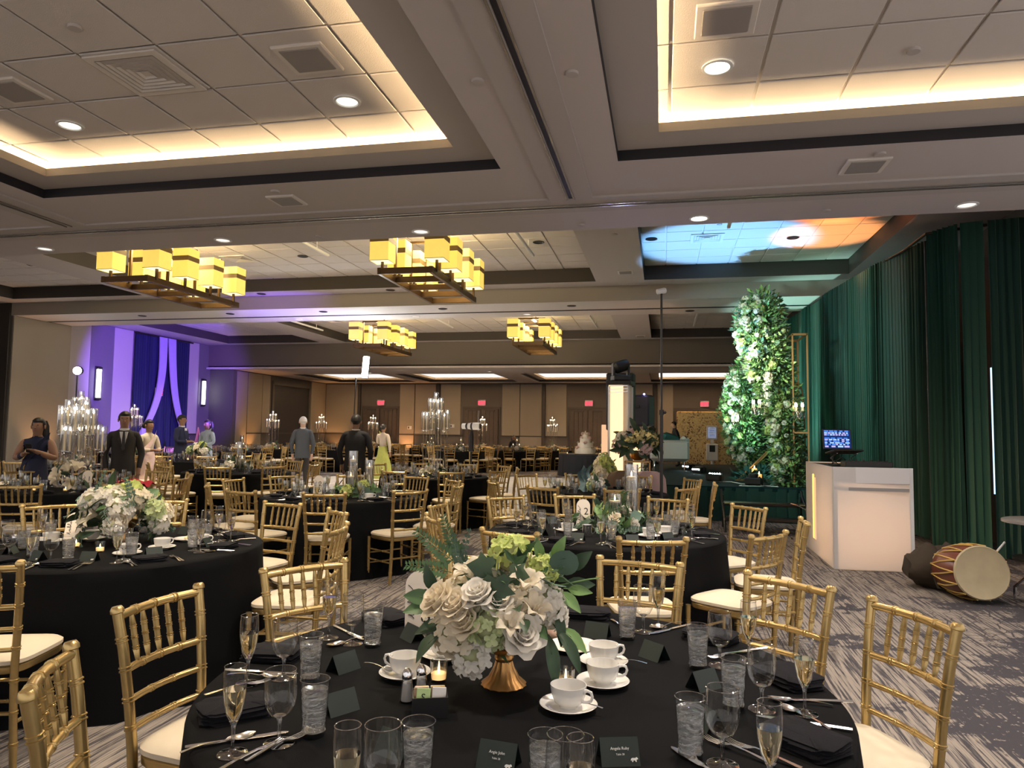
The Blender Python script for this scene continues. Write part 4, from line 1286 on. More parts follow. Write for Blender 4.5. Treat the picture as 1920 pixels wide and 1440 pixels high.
for i, (x, y, lab) in enumerate(((1.75, 14.7, 'gold triangular floor brace near the stage lamps'), (1.95, 15.7, 'gold triangular floor brace farther back on stage'))):
    t = thing('floor_brace', lab, 'frame', (x, y, SZ), 0, 'gold floor braces')
    obj('foot_bar', (B().box((0, 0, .02), (.75, .035, .035)), GFR, False), t)
    obj('diagonal', (B().tube([(-.3, 0, .04), (.28, 0, .62)], .018, 6), GFR), t)
    obj('post', (B().box((.30, 0, .4), (.03, .03, .8)), GFR, False), t)
# crystal candle sconces hung on the flowers
for i, (x, y, z, lab) in enumerate(((2.30, 13.1, 1.92, 'crystal candle sconce glowing beside the gold arch tube'), (1.62, 13.3, 1.98, 'crystal candle sconce glowing amid the flower pillar'), (1.55, 16.4, 1.78, 'small crystal candle sconce on the blue lit flowers'))):
    t = thing('crystal_sconce', lab, 'lamp', (x, y, z), 0, 'crystal sconces')
    obj('bowl', (B().lathe([(.0, -.14), (.03, -.12), (.09, -.03), (.10, 0), (.05, .0), (.02, -.05)], 12), CRYSTAL), t)
    for k in range(4):
        a = k * PI / 2 + .4
        c = obj('candle', (B().lathe([(.011, 0), (.011, .07)], 8, (.075 * math.cos(a), .075 * math.sin(a), 0)), WAX), t)
        obj('bulb', (B().lathe([(.002, .07), (.014, .09), (.010, .12), (.001, .15)], 8, (.075 * math.cos(a), .075 * math.sin(a), 0)), BULB), c)
        obj('crystal_drop', (B().lathe([(.001, -.13), (.012, -.10), (.001, -.05)], 6, (.09 * math.cos(a + .6), .09 * math.sin(a + .6), 0)), CRYSTAL), t)
# pillar candles, floor lamps and cables on stage
for x, y, h_, lab in ((1.78, 14.3, .16, 'lit pillar candle at the foot of the flowers'), (1.72, 14.5, .26, 'taller amber lit pillar candle behind the first')):
    t = thing('pillar_candle', lab, 'candle', (x, y, SZ), 0, 'stage candles')
    obj('wax', (B().lathe([(.05, 0), (.05, h_ - .01), (.042, h_), (.01, h_ - .015)], 14), M('glowing_wax', (.85, .6, .25), .5, emit=(1, .5, .12), strength=.5)), t)
    obj('flame', (B().lathe([(.001, h_ - .01), (.012, h_ + .012), (.006, h_ + .035), (.001, h_ + .05)], 8), FLAME), t)
CYANL = E('cyan_led', (.80, 1.0, 1.0), 22)
for x, y, rz, on, lab in ((.95, 14.05, 2.6, 1, 'stage floor lamp with a row of small lit leds'), (1.55, 13.22, 2.9, 0, 'unlit black par lamp lying at the stage edge'), (.80, 16.9, 2.3, 2, 'dazzling white floor lamp in middle of the stage'), (.62, 18.3, 2.2, 2, 'dazzling white floor lamp farther back on the stage')):
    t = thing('stage_lamp', lab, 'lamp', (x, y, SZ), rz, 'stage floor lamps')
    obj('case', (B().bbox((0, 0, .09), (.28, .20, .13), .02), DARKM, False), t)
    obj('yoke', (B().tube([(-.15, 0, .02), (-.16, 0, .10), (-.15, .0, .17)], .010, 6), BLACKP), t)
    for k in range(5):
        c = (-.10 + k * .05, 0, .158) if on != 2 else (-.10 + k * .05, .102, .10)
        obj('led', (B().ball(c, .016, 8, 5), CYANL if on else BLACKP), t)
    if on == 0:
        obj('lens', (B().lathe([(.075, 0), (.085, .05), (.08, .07)], 14, (0, 0, .15)), BLACKP), t)
tag(obj('power_cable', (B().tube([(.95, 14.0, .612), (1.25, 14.1, .612), (1.4, 13.6, .612), (1.75, 13.25, .612), (1.95, 13.12, .612)], .008, 6), WHITEP)), 'pale power cable running across the stage front', 'cable')
tag(obj('power_cable', (B().tube([(1.35, 13.25, .612), (1.30, 13.12, .612), (1.45, 13.06, .612), (1.65, 13.08, .612), (1.72, 13.18, .612)], .007, 6), WHITEP)), 'looped pale cable around the par lamp', 'cable')
leafmass('cloth_pile', [(1.7, 14.4, .68), (2.2, 16.5, .68)], .35, 500, None, [VELVET, TEALC], (.10, .24), 9, .25)
o = bpy.data.objects['cloth_pile']
tag(o, 'crumpled teal cloth scraps heaped under the flower frames', 'cloth', None, 'stuff')
# sofa with cushion
t = thing('sofa', 'white sofa with curved arm seen from its end on stage', 'sofa', (.20, 18.4, SZ), 0)
WHSOFA = M('white_leather', (.62, .66, .64), .5)
obj('seat', (B().bbox((-.05, 0, .38), (.80, 1.6, .22), .05), WHSOFA), t)
obj('backrest', (B().bbox((.32, 0, .55), (.18, 1.7, .60), .07), WHSOFA), t)
for s in (-1, 1):
    obj('arm', (B().bbox((-.05, s * .84, .50), (.92, .16, .52), .07), WHSOFA), t)
    for x in (-.42, .30):
        obj('leg', (B().tube([(x, s * .78, .0), (x, s * .78, .26)], .018, 8), CHROME), t)
q = B().bbox((0, 0, 0), (.45, .14, .45), .06)
tag(obj('cushion', (q, TEALC), None, (.14, 18.0, 1.28), (.25, .3, .5)), 'teal green cushion leaning on the white sofa', 'cushion')
# tall pedestal stand with blush bouquet
t = thing('flower_stand', 'open gold pedestal stand under the blush bouquet', 'stand', (-.42, 12.2, 0))
for x in (-.2, .2):
    for y in (-.2, .2):
        obj('post', (B().box((x, y, .52), (.02, .02, 1.04)), GFR, False), t)
for z in (.02, 1.03):
    obj('top_frame' if z > 1 else 'base_frame', (B().rings([[(-.21, -.21, z - .012), (.21, -.21, z - .012), (.21, .21, z - .012), (-.21, .21, z - .012)], [(-.21, -.21, z + .012), (.21, -.21, z + .012), (.21, .21, z + .012), (-.21, .21, z + .012)]]), GFR, False), t)
def bouquet(label, loc, spec, leaves, r, cat='flowers', nm='bouquet', base=None, seed=2):
    rnd = random.Random(seed)
    t = thing(nm, label, cat, loc, 0)
    if base:
        base(t)
    for me, nme, d, k, sc in spec:
        d = Vector(d)
        obj(nme, me, t, d, orient((d - Vector((0, 0, -.10 * r * 5))).normalized(), rnd.random() * 6), sc)
    for me, nme, d, dirn, sc in leaves:
        obj(nme, me, t, d, leaf_q(dirn, (.1 * rnd.uniform(-1, 1) + d[0], -.30 + d[1] * .5, .16), rnd.uniform(-.25, .25)), sc)
    return t
def random_bouquet(label, loc, r, flowers, nleaf, seed, base=None, leafset=None, sc=1.0, squash=.8, nm='bouquet'):
    rnd = random.Random(seed)
    t = thing(nm, label, 'flowers', loc, 0, None)
    if base:
        base(t)
    for i, (me, nme) in enumerate(flowers):
        a, zz = i * 2.39996 + rnd.uniform(-.3, .3), 1 - 1.25 * (i + .5) / len(flowers)
        q = math.sqrt(max(0, 1 - zz * zz))
        d = Vector((q * math.cos(a), q * math.sin(a), zz))
        obj(nme, me, t, Vector((d.x, d.y, d.z * squash)) * r * rnd.uniform(.72, .9), orient(d, rnd.random() * 6), sc * rnd.uniform(.85, 1.15))
    for i in range(nleaf):
        me, nme = rnd.choice(leafset or [(OVAL, 'leaf'), (OVALD, 'leaf'), (LONGL, 'leaf'), (EUC, 'leaf'), (IVY, 'ivy_leaf'), (FERN, 'fern_frond'), (BOX, 'boxwood_sprig'), (LIGHTL, 'leaf')])
        a, zz = rnd.uniform(0, 2 * PI), rnd.uniform(-.45, .95)
        q = math.sqrt(max(0, 1 - zz * zz))
        d = Vector((q * math.cos(a), q * math.sin(a), zz))
        dq = Vector((rnd.gauss(0, 1), rnd.gauss(0, 1), rnd.gauss(0, .8) - .1))
        dq = (dq - d * dq.dot(d)).normalized() + d * rnd.uniform(.25, .9)
        obj(nme, me, t, Vector((d.x, d.y, d.z * squash)) * r * rnd.uniform(.6, .88), leaf_q(dq, d, rnd.uniform(-.5, .5)), sc * rnd.uniform(.9, 1.3))
    return t
H_ = lambda m: (m, 'hydrangea')
def bowlbase(t):
    obj('bowl', (B().lathe([(.06, -.24), (.12, -.20), (.15, -.10), (.14, -.08), (.10, -.14)], 16), URN), t)
random_bouquet('large bouquet of blush and yellow hydrangeas on the gold stand', (-.42, 12.2, 1.29), .36, [H_(HYDP), H_(HYDP), H_(HYDY), H_(HYDP), H_(HYD), H_(HYDY), H_(HYDP), H_(HYDY), H_(HYD), H_(HYDP), H_(HYDP), H_(HYDY)], 60, 4, bowlbase, [(OVALD, 'leaf'), (LONGL, 'leaf'), (OVALD, 'leaf')], 1.9)
t = thing('hanging_greenery', 'trailing pale green leaves inside the gold pedestal stand', 'plant', (-.42, 12.2, .5))
leafmass('foliage', [(0, 0, .45), (.05, -.1, 0), (0, 0, -.4)], .16, 260, t, [LEAFE, LEAF], (.05, .09), 33)
# lit truss column with moving head, speaker behind
TOT = E('lit_column_cloth', (1.0, .66, .34), 1.02)
t = thing('light_tower', 'tall square column of white cloth lit amber from within', 'column', (-.72, 12.45, 0), R(-8))
obj('cloth_front', (B().bbox((-.05, -.16, 1.16), (.25, .015, 2.32), .004), TOT, False), t)
obj('cloth_side', (B().bbox((.16, .0, 1.16), (.012, .33, 2.32), .004), WHITEFAB, False), t)
obj('cloth_back', (B().bbox((0, .16, 1.16), (.33, .012, 2.32), .004), WHITEFAB, False), t)
for x in (-.165, .165):
    for y in (-.165, .165):
        obj('truss_tube', (B().tube([(x, y, 0), (x, y, 2.30)], .024, 8), M('alu', (.75, .70, .64), .3, .6) if x < -.1 and y < -.1 else WHITEP), t)
for k in range(3):
    obj('truss_rung', (B().tube([(-.16, -.18, 2.30 - k * .06), (.16, -.18, 2.31 - k * .05)], .010, 6), CHROME), t)
obj('top_plate', (B().bbox((0, 0, 2.36), (.42, .42, .07), .01), DARKM, False), t)
def moving_head(loc, lab):
    t = thing('moving_head', lab, 'stage light', loc, R(20), 'moving head lights')
    obj('base', (B().bbox((0, 0, .05), (.30, .26, .10), .02), BLACKP, False), t)
    for s in (-1, 1):
        obj('yoke_arm', (B().bbox((s * .13, 0, .20), (.04, .12, .24), .015), BLACKP, False), t)
    hd = obj('head', (B().lathe([(.06, -.14), (.10, -.10), (.105, .06), (.09, .13), (.07, .135)], 16), BLACKP), t, (0, 0, .26), (R(70), 0, R(100)))
    obj('lens', (B().lathe([(.068, .136), (.04, .15), (.005, .155)], 16), CHROME), hd)
moving_head((-.72, 12.45, 2.395), 'black moving head light on top of the lit amber column')
t = thing('speaker_tower', 'tall black loudspeaker panel behind the lit amber column', 'loudspeaker', (-.80, 13.9, 2.10), R(-6))
obj('cabinet', (B().bbox((0, 0, 0), (.52, .30, 1.1), .02), BLACKP, False), t)
obj('grille', (B().bbox((0, -.155, 0), (.46, .02, 1.0), .006), DARKM, False), t)
obj('pole', (B().tube([(0, 0, -.55), (0, 0, -2.1)], .03, 8), BLACKP), t)
t = thing('light_tower', 'shorter amber lit column peeking out behind the tall one', 'column', (-.52, 14.4, 0))
obj('cloth', (B().bbox((0, 0, .78), (.17, .17, 1.56), .01), TOT, False), t)
obj('top_plate', (B().bbox((0, 0, 1.58), (.22, .22, .03), .006), WHITEP, False), t)
t = thing('light_tower', 'amber lit panel glimpsed at the far side of the column', 'column', (-1.22, 15.6, 0))
obj('cloth', (B().bbox((0, 0, .90), (.17, .17, 1.55), .01), E('lit_column_dim', (1, .55, .30), .6), False), t)
obj('base_plate', (B().bbox((0, 0, .06), (.3, .3, .12), .01), BLACKP, False), t)
t = thing('loudspeaker', 'black loudspeaker on a stand behind the bouquet', 'loudspeaker', (-.42, 15.4, 1.98), R(-20))
obj('cabinet', (B().bbox((0, 0, 0), (.40, .36, .66), .04), M('navy_black', (.016, .018, .035), .5), False), t)
obj('handle', (B().bbox((-.06, -.185, .08), (.12, .02, .06), .006), BLACKP, False), t)
obj('stand_pole', (B().tube([(0, 0, -.33), (0, 0, -1.98)], .02, 8), WHITEP), t)
obj('cable', (B().tube([(-.22, -.1, .3), (-.30, -.1, .42), (-.36, -.1, .38), (-.3, -.1, -.1), (-.42, -.1, -.6)], .010, 6), BLACKP), t)
obj('status_light', (B().ball((.10, -.19, .34), .02, 8, 5), E('violet_led', (.45, .4, 1.0), 12)), t)
# gold sequin backdrop with photo kiosk, far round table
t = thing('sequin_screen', 'gold sequin photo backdrop with rounded corners', 'backdrop', (1.78, 28.2, 0))
obj('sequin_cloth', (B().bbox((0, 0, 1.28), (2.55, .10, 2.20), .10), sequin(), False), t)
for s in (-1, 1):
    obj('frame_pole', (B().tube([(s * 1.1, .04, 0), (s * 1.1, .04, 2.3)], .02, 8), DARKM), t)
t = thing('photo_kiosk', 'white photo booth stand with an upright tablet screen', 'kiosk', (1.75, 27.2, 0))
obj('tablet', (B().bbox((0, 0, 1.56), (.40, .08, .52), .05), WHITEP, False), t)
sc = obj('screen', (B().bbox((0, -.043, 1.56), (.28, .008, .38), .004), M('kiosk_screen', (.16, .19, .28), .3, emit=(.4, .5, .8), strength=.25), False), t)
for k in range(5):
    obj('printed_line', (B().box((0, -.049, 1.70 - k * .065), (.20 - .03 * (k % 2), .004, .022)), WHITEP, False), sc)
obj('neck', (B().bbox((0, 0, 1.24), (.14, .07, .14), .02), WHITEP, False), t)
obj('body', (B().bbox((0, 0, .85), (.42, .30, .62), .03), WHITEP, False), t)
obj('window', (B().bbox((.0, -.155, .98), (.2, .01, .24), .004), BLACKP, False), t)
obj('post', (B().tube([(0, 0, 0), (0, 0, .6)], .06, 10), WHITEP), t)
# light poles
t = thing('light_pole', 'thin black pole with a white lamp head above the tables', 'light stand', (-.02, 8.62, 0))
obj('lower_tube', (B().tube([(0, 0, 0), (0, 0, 1.75)], .019, 8), BLACKP), t)
obj('upper_tube', (B().tube([(0, 0, 1.75), (0, 0, 3.17)], .013, 8), BLACKP), t)
obj('collar', (B().lathe([(.028, -.03), (.028, .03)], 10, (0, 0, 1.75)), BLACKP), t)
obj('knob', (B().ball((.04, 0, 1.75), .018, 8, 5), BLACKP), t)
obj('lamp_head', (B().lathe([(.02, -.06), (.032, -.055), (.036, .04), (.03, .055), (.01, .06)], 14), WHITEP), t, (0, 0, 3.20), (0, R(78), R(20)))
for a in (0, 2.1, 4.2):
    obj('leg', (B().tube([(0, 0, .35), (.35 * math.cos(a), .35 * math.sin(a), .01)], .012, 6), BLACKP), t)
t = thing('light_pole', 'tall stand with a dazzling white light panel over the dance floor', 'light stand', (-7.93, 17.4, 0))
obj('pole', (B().tube([(0, 0, 0), (.03, 0, 1.9), (.05, 0, 2.85)], [(0, .022), (.6, .022), (.62, .016), (1, .016)], 8), BLACKP), t)
obj('light_panel', (B().bbox((.09, 0, 3.15), (.15, .06, .55), .02), E('led_panel', (.93, .98, 1.0), 170), False), t, rot=(0, R(4), 0))
obj('panel_back', (B().bbox((.09, .05, 3.15), (.17, .04, .58), .01), BLACKP, False), t, rot=(0, R(4), 0))
for a in (0, 2.1, 4.2):
    obj('leg', (B().tube([(0, 0, .5), (.45 * math.cos(a), .45 * math.sin(a), .01)], .014, 6), BLACKP), t)
t = thing('spot_stand', 'bright work lamp on a stand before the lilac stripe', 'light stand', (-14.9, 15.75, 0))
obj('pole', (B().tube([(0, 0, 0), (0, 0, 2.8)], .018, 8), BLACKP), t)
obj('lamp_housing', (B().lathe([(.04, -.10), (.10, -.08), (.12, .10)], 14, cap1=False), BLACKP), t, (0, 0, 2.92), (R(-80), 0, R(30)))
obj('lamp_face', (B().ball((.06, -.07, 2.92), .10, 12, 8), E('work_lamp', (1, .97, .9), 30)), t)
for a in (0, 2.1, 4.2):
    obj('leg', (B().tube([(0, 0, .5), (.4 * math.cos(a), .4 * math.sin(a), .01)], .012, 6), BLACKP), t)
# white lens camera on monopod with gear
t = thing('camera_rig', 'camera with a long white lens on a tall black monopod', 'camera', (-4.75, 17.2, 0))
obj('lens', (B().lathe([(.085, -.32), (.09, -.30), (.09, -.10), (.075, -.02), (.07, .16)], 16), WHITEP), t, (0, 0, 1.62), (0, R(90), R(170)))
obj('lens_band', (B().lathe([(.093, -.14), (.093, -.09)], 16), BLACKP), t, (0, 0, 1.62), (0, R(90), R(170)))
obj('lens_band', (B().lathe([(.080, .0), (.080, .05)], 16), BLACKP), t, (0, 0, 1.62), (0, R(90), R(170)))
obj('camera_body', (B().bbox((.26, -.03, 1.62), (.14, .12, .16), .02), BLACKP, False), t)
obj('microphone', (B().tube([(.26, -.03, 1.7), (.27, -.03, 2.0)], .012, 6), STEEL), t)
obj('monopod', (B().tube([(.08, 0, 1.52), (.08, 0, .02)], [(0, .03), (.1, .06), (.35, .065), (.36, .03), (1, .022)], 8), BLACKP), t)

# ================================================================ DJ BOOTH
t = thing('dj_booth', 'white fabric booth with amber glow inside, near the drapes', 'booth', (1.89, 8.74, 0))
FL, FC, FR = Vector((.02, 1.66, 0)), Vector((0, 0, 0)), Vector((.80, .03, 0))
BH = 1.15
def panel(name, a, c, z0, z1, mat, th=.03):
    b = B()
    d = c - a
    b.bbox((d.length / 2, 0, (z0 + z1) / 2), (d.length, th, z1 - z0), .008)
    return obj(name, (b, mat, False), t, a, (0, 0, math.atan2(d.y, d.x)))
panel('front_cloth', FC, FR, .003, BH, WHITEFAB, .012)
panel('side_cloth', FL, FC, .0, BH, WHITEFAB, .012)
panel('back_cloth', Vector((.80, 1.6, 0)), FL, .3, BH, WHITEFAB, .012)
for p in (FL, FC, FR):
    obj('frame_post', (B().box((p.x + .02, p.y + .02, BH / 2), (.04, .04, BH)), WHITEP, False), t)
obj('shelf_bar', (B().box((.40, .008, .905), (.78, .016, .035)), M('grey_bar', (.30, .29, .29), .6), False), t)
obj('table_top', (B().bbox((.42, .80, BH - .03), (.76, 1.5, .04), .01), BLACKP, False), t)
obj('top_band', (B().bbox((.40, .018, 1.06), (.80, .03, .18), .004), M('white_band', (.70, .68, .70), .8), False), t)
obj('slit_glow', (B().bbox((.004, 1.12, .60), (.022, .05, .82), .006), E('amber_slit', (1.0, .60, .14), 1.1), False), t)  # light leaking through the cloth slit, painted as a glowing strip
obj('slit_glow', (B().bbox((.0, 1.02, .58), (.016, .05, .78), .006), E('peach_slit', (1.0, .50, .25), .7), False), t)  # orange side of the same painted light leak
light('POINT', 'booth_lamp', (.42, .55, .45), 32, (1, .62, .34), size=.12, parent=t)
t2 = thing('laptop', 'open laptop with blue screen on a stand on the booth', 'laptop', (2.15, 9.35, BH + .16), R(12))
obj('base', (B().bbox((0, 0, 0), (.36, .25, .018), .006), DARKM, False), t2, rot=(R(-10), 0, 0))
s_ = obj('lid', (B().bbox((0, 0, 0), (.36, .012, .25), .005), BLACKP, False), t2, (-.02, .14, .15), (R(-8), 0, 0))
b = B()
def scr(x0, x1, z0, z1, mi, y=-.0085):
    b.add([(-.165 + .33 * x0, y, -.112 + .224 * z0), (-.165 + .33 * x1, y, -.112 + .224 * z0), (-.165 + .33 * x1, y, -.112 + .224 * z1), (-.165 + .33 * x0, y, -.112 + .224 * z1)], [(0, 1, 2, 3)], mi)
scr(0, 1, 0, 1, 0, -.008)
for z0, z1, n_, mi in ((.91, .98, 5, 1), (.80, .88, 7, 2), (.70, .78, 9, 3), (.53, .58, 4, 1), (.44, .51, 6, 2), (.35, .42, 6, 1), (.26, .33, 5, 2), (.17, .24, 7, 1), (.05, .14, 4, 3)):
    x = .02
    for q in range(n_):
        w_ = .96 / n_
        scr(x, x + w_ * random.uniform(.45, .92), z0, z1, mi if random.random() < .7 else random.choice((1, 2, 3)))
        x += w_
obj('display', b.mesh('display', (E('screen_base', (.01, .03, .14), .7), E('screen_blue', (.07, .22, .85), .9), E('screen_pale', (.35, .55, 1.0), .8), E('screen_lilac', (.5, .45, .85), .7)), False), s_)
t3 = thing('laptop_stand', 'folding metal laptop stand on the booth top', 'stand', (2.15, 9.35, BH), R(12))
for s in (-1, 1):
    obj('leg', (B().tube([(s * .12, -.10, .01), (s * .12, .10, .08), (s * .12, -.08, .145)], .008, 6), CHROME), t3)
obj('base_plate', (B().bbox((0, 0, .006), (.30, .22, .012), .004), BLACKP, False), t3)
t4 = thing('mixer', 'black dj controller on the booth top', 'controller', (2.30, 8.98, BH - .008))
obj('case', (B().bbox((0, 0, .035), (.50, .26, .07), .01), BLACKP, False), t4)
for k in range(6):
    obj('knob', (B().lathe([(.014, 0), (.012, .02)], 10, (-.2 + k * .08, -.05, .07)), DARKM), t4)
tag(obj('audio_cable', (B().tube([(2.02, 9.3, BH + .14), (1.98, 9.2, BH + .02), (2.08, 9.15, BH + .10), (2.16, 9.2, BH + .03)], .006, 6), DARKM)), 'loose black cable looping under the laptop', 'cable')

# ================================================================ DRUM, BAG, SIDE TABLE, STANDS
def dir_rot(d):
    return Vector(d).to_track_quat('Z', 'Y')
DC = Vector((2.80, 7.38, .262))
dd = Vector((.10, -1, .12)).normalized()
t = thing('barrel_drum', 'wooden barrel drum with gold rope lacing lying on the carpet', 'drum', DC)
t.scale = (.86, .86, .86)
q = dir_rot(dd)
prof = [(.235, -.40), (.26, -.33), (.285, -.16), (.29, 0), (.28, .12), (.265, .20)]
obj('shell', (B().lathe(prof, 28), DRUMW), t, (0, .10, 0), q)
obj('front_head', (B().lathe([(.272, .19), (.282, .205), (.27, .22), (.26, .214), (.1, .212), (.001, .212)], 32), HIDE), t, (0, .10, 0), q)
obj('back_head', (B().lathe([(.001, -.41), (.23, -.41), (.245, -.395), (.24, -.38)], 28), HIDE), t, (0, .10, 0), q)
for k in range(14):
    a0, a1 = 2 * PI * k / 14, 2 * PI * (k + .5) / 14
    pts = [(.284 * math.cos(a0), .284 * math.sin(a0), .20), (.300 * math.cos((a0 + a1) / 2), .300 * math.sin((a0 + a1) / 2), -.05), (.252 * math.cos(a1), .252 * math.sin(a1), -.38)]
    obj('lacing_rope', (B().tube(pts, [(0, .008), (.25, .008), (.5, .008), (.75, .008), (1, .008)], 5), ROPE), t, (0, .10, 0), q)
    pts = [(.252 * math.cos(a1), .252 * math.sin(a1), -.38), (.300 * math.cos((a0 + 3 * a1) / 4 + .2), .300 * math.sin((a0 + 3 * a1) / 4 + .2), -.05), (.284 * math.cos(a1 + (a1 - a0)), .284 * math.sin(a1 + (a1 - a0)), .20)]
    obj('lacing_rope', (B().tube(pts, [(0, .008), (.25, .008), (.5, .008), (.75, .008), (1, .008)], 5), ROPE), t, (0, .10, 0), q)
tag(obj('drum_stick', (B().tube([(3.00, 7.52, .40), (3.13, 7.58, .53)], .009, 8), WHITEP)), 'pale drum stick leaning on the barrel drum', 'drum stick')
b = B()
rs = []
for i in range(17):
    f = i / 16
    q = math.sin(PI * (.10 + .80 * f)) ** .7
    rs.append([(2.72 + .66 * (f - .5) + .015 * math.sin(j * .8 + f * 9), 8.02 + .27 * q * math.cos(2 * PI * j / 24) * (1 + .05 * math.sin(f * 21)) + .16 * (f - .5),
                max(.012, .20 + .23 * q * math.sin(2 * PI * j / 24) * (1.0 + .13 * math.sin(f * 17 + .5 * j) + .06 * math.sin(f * 41)))) for j in range(24)])
b.rings(rs)
t = thing('drum_bag', 'slumped dark brown cloth bag behind the barrel drum', 'bag', (0, 0, 0))
obj('cloth_body', (b, BAGM), t)
obj('strap', (B().tube([(2.60, 7.85, .36), (2.56, 7.76, .2), (2.60, 7.72, .05), (2.72, 7.70, .03)], .012, 6), BAGM), t)
t = thing('side_table', 'small round metal side table with lower shelf by the drapes', 'table', (3.38, 7.35, 0))
obj('table_top', (B().lathe([(.33, .735), (.345, .74), (.345, .762), (.33, .768), (.001, .765)], 32, cap0=True), M('grey_top', (.34, .32, .30), .3, .3)), t)
obj('lower_shelf', (B().lathe([(.26, .40), (.27, .405), (.27, .425), (.001, .425)], 24), DARKM), t)
for a in (.6, 2.17, 3.74, 5.3):
    ca, sa = math.cos(a), math.sin(a)
    obj('leg', (B().tube([(.20 * ca, .20 * sa, .735), (.10 * ca, .10 * sa, .55), (.12 * ca, .12 * sa, .30), (.30 * ca, .30 * sa, .12), (.30 * ca, .30 * sa, 0.0)], .016, 8), CHROME), t)
for i, (x, y, lab) in enumerate(((3.27, 7.27, 'steel coffee pot on the lower shelf of side table'), (3.40, 7.22, 'second steel pot beside it on the lower shelf'))):
    t = thing('coffee_pot', lab, 'pot', (x, y, .425), R(200), 'coffee pots')
    obj('body', (B().lathe([(.06, 0), (.066, .02), (.060, .16), (.048, .24), (.044, .26), (.02, .28), (.001, .29)], 18), STEEL), t)
    obj('handle', (B().tube([(.05, 0, .23), (.10, 0, .22), (.11, 0, .12), (.062, 0, .06)], .010, 8), BLACKP), t)
    obj('spout', (B().tube([(-.045, 0, .20), (-.075, 0, .25)], .014, 8), STEEL), t)
t = thing('wooden_board', 'small wooden serving board on the side table', 'board', (3.36, 7.30, .768))
obj('board', (B().bbox((0, 0, .01), (.16, .10, .018), .006), M('oak', (.4, .24, .1), .5), False), t)
obj('grip', (B().bbox((-.10, 0, .01), (.06, .03, .016), .006), M('oak_grip', (.35, .2, .09), .5), False), t)
t = thing('cymbal_stand', 'folding chrome drum stand in front of the stage skirt', 'stand', (2.0, 10.9, 0))
obj('shaft', (B().tube([(0, 0, .12), (0, 0, .48)], .014, 8), CHROME), t)
for a in (.3, 2.4, 4.5):
    obj('leg', (B().tube([(0, 0, .24), (.24 * math.cos(a), .24 * math.sin(a), .01)], .010, 6), CHROME), t)
    obj('basket_arm', (B().tube([(0, 0, .44), (.12 * math.cos(a + .5), .12 * math.sin(a + .5), .50), (.22 * math.cos(a + .5), .22 * math.sin(a + .5), .52)], .009, 6), CHROME), t)
    obj('foot', (B().ball((.24 * math.cos(a), .24 * math.sin(a), .014), .016, 8, 5), BLACKP), t)
# ================================================================ DANCE FLOOR
t = struct('floor_dance', B().box((-6.35, 18.05, .012), (7.6, 9.9, .024)).mesh('floor_dance', M('dance_floor_joint', (.3, .3, .3), .4), False))
pm = B().bbox((0, 0, 0), (1.205, 1.205, .012), .004).mesh('dance_floor_panel', M('white_dance_panel', (.86, .84, .83), .2, coat=.2), False)
for i in range(6):
    for j in range(8):
        obj('dance_floor_panel', pm, t, (-6.35 + (i - 2.5) * 1.22, 18.05 + (j - 3.5) * 1.22, .028))

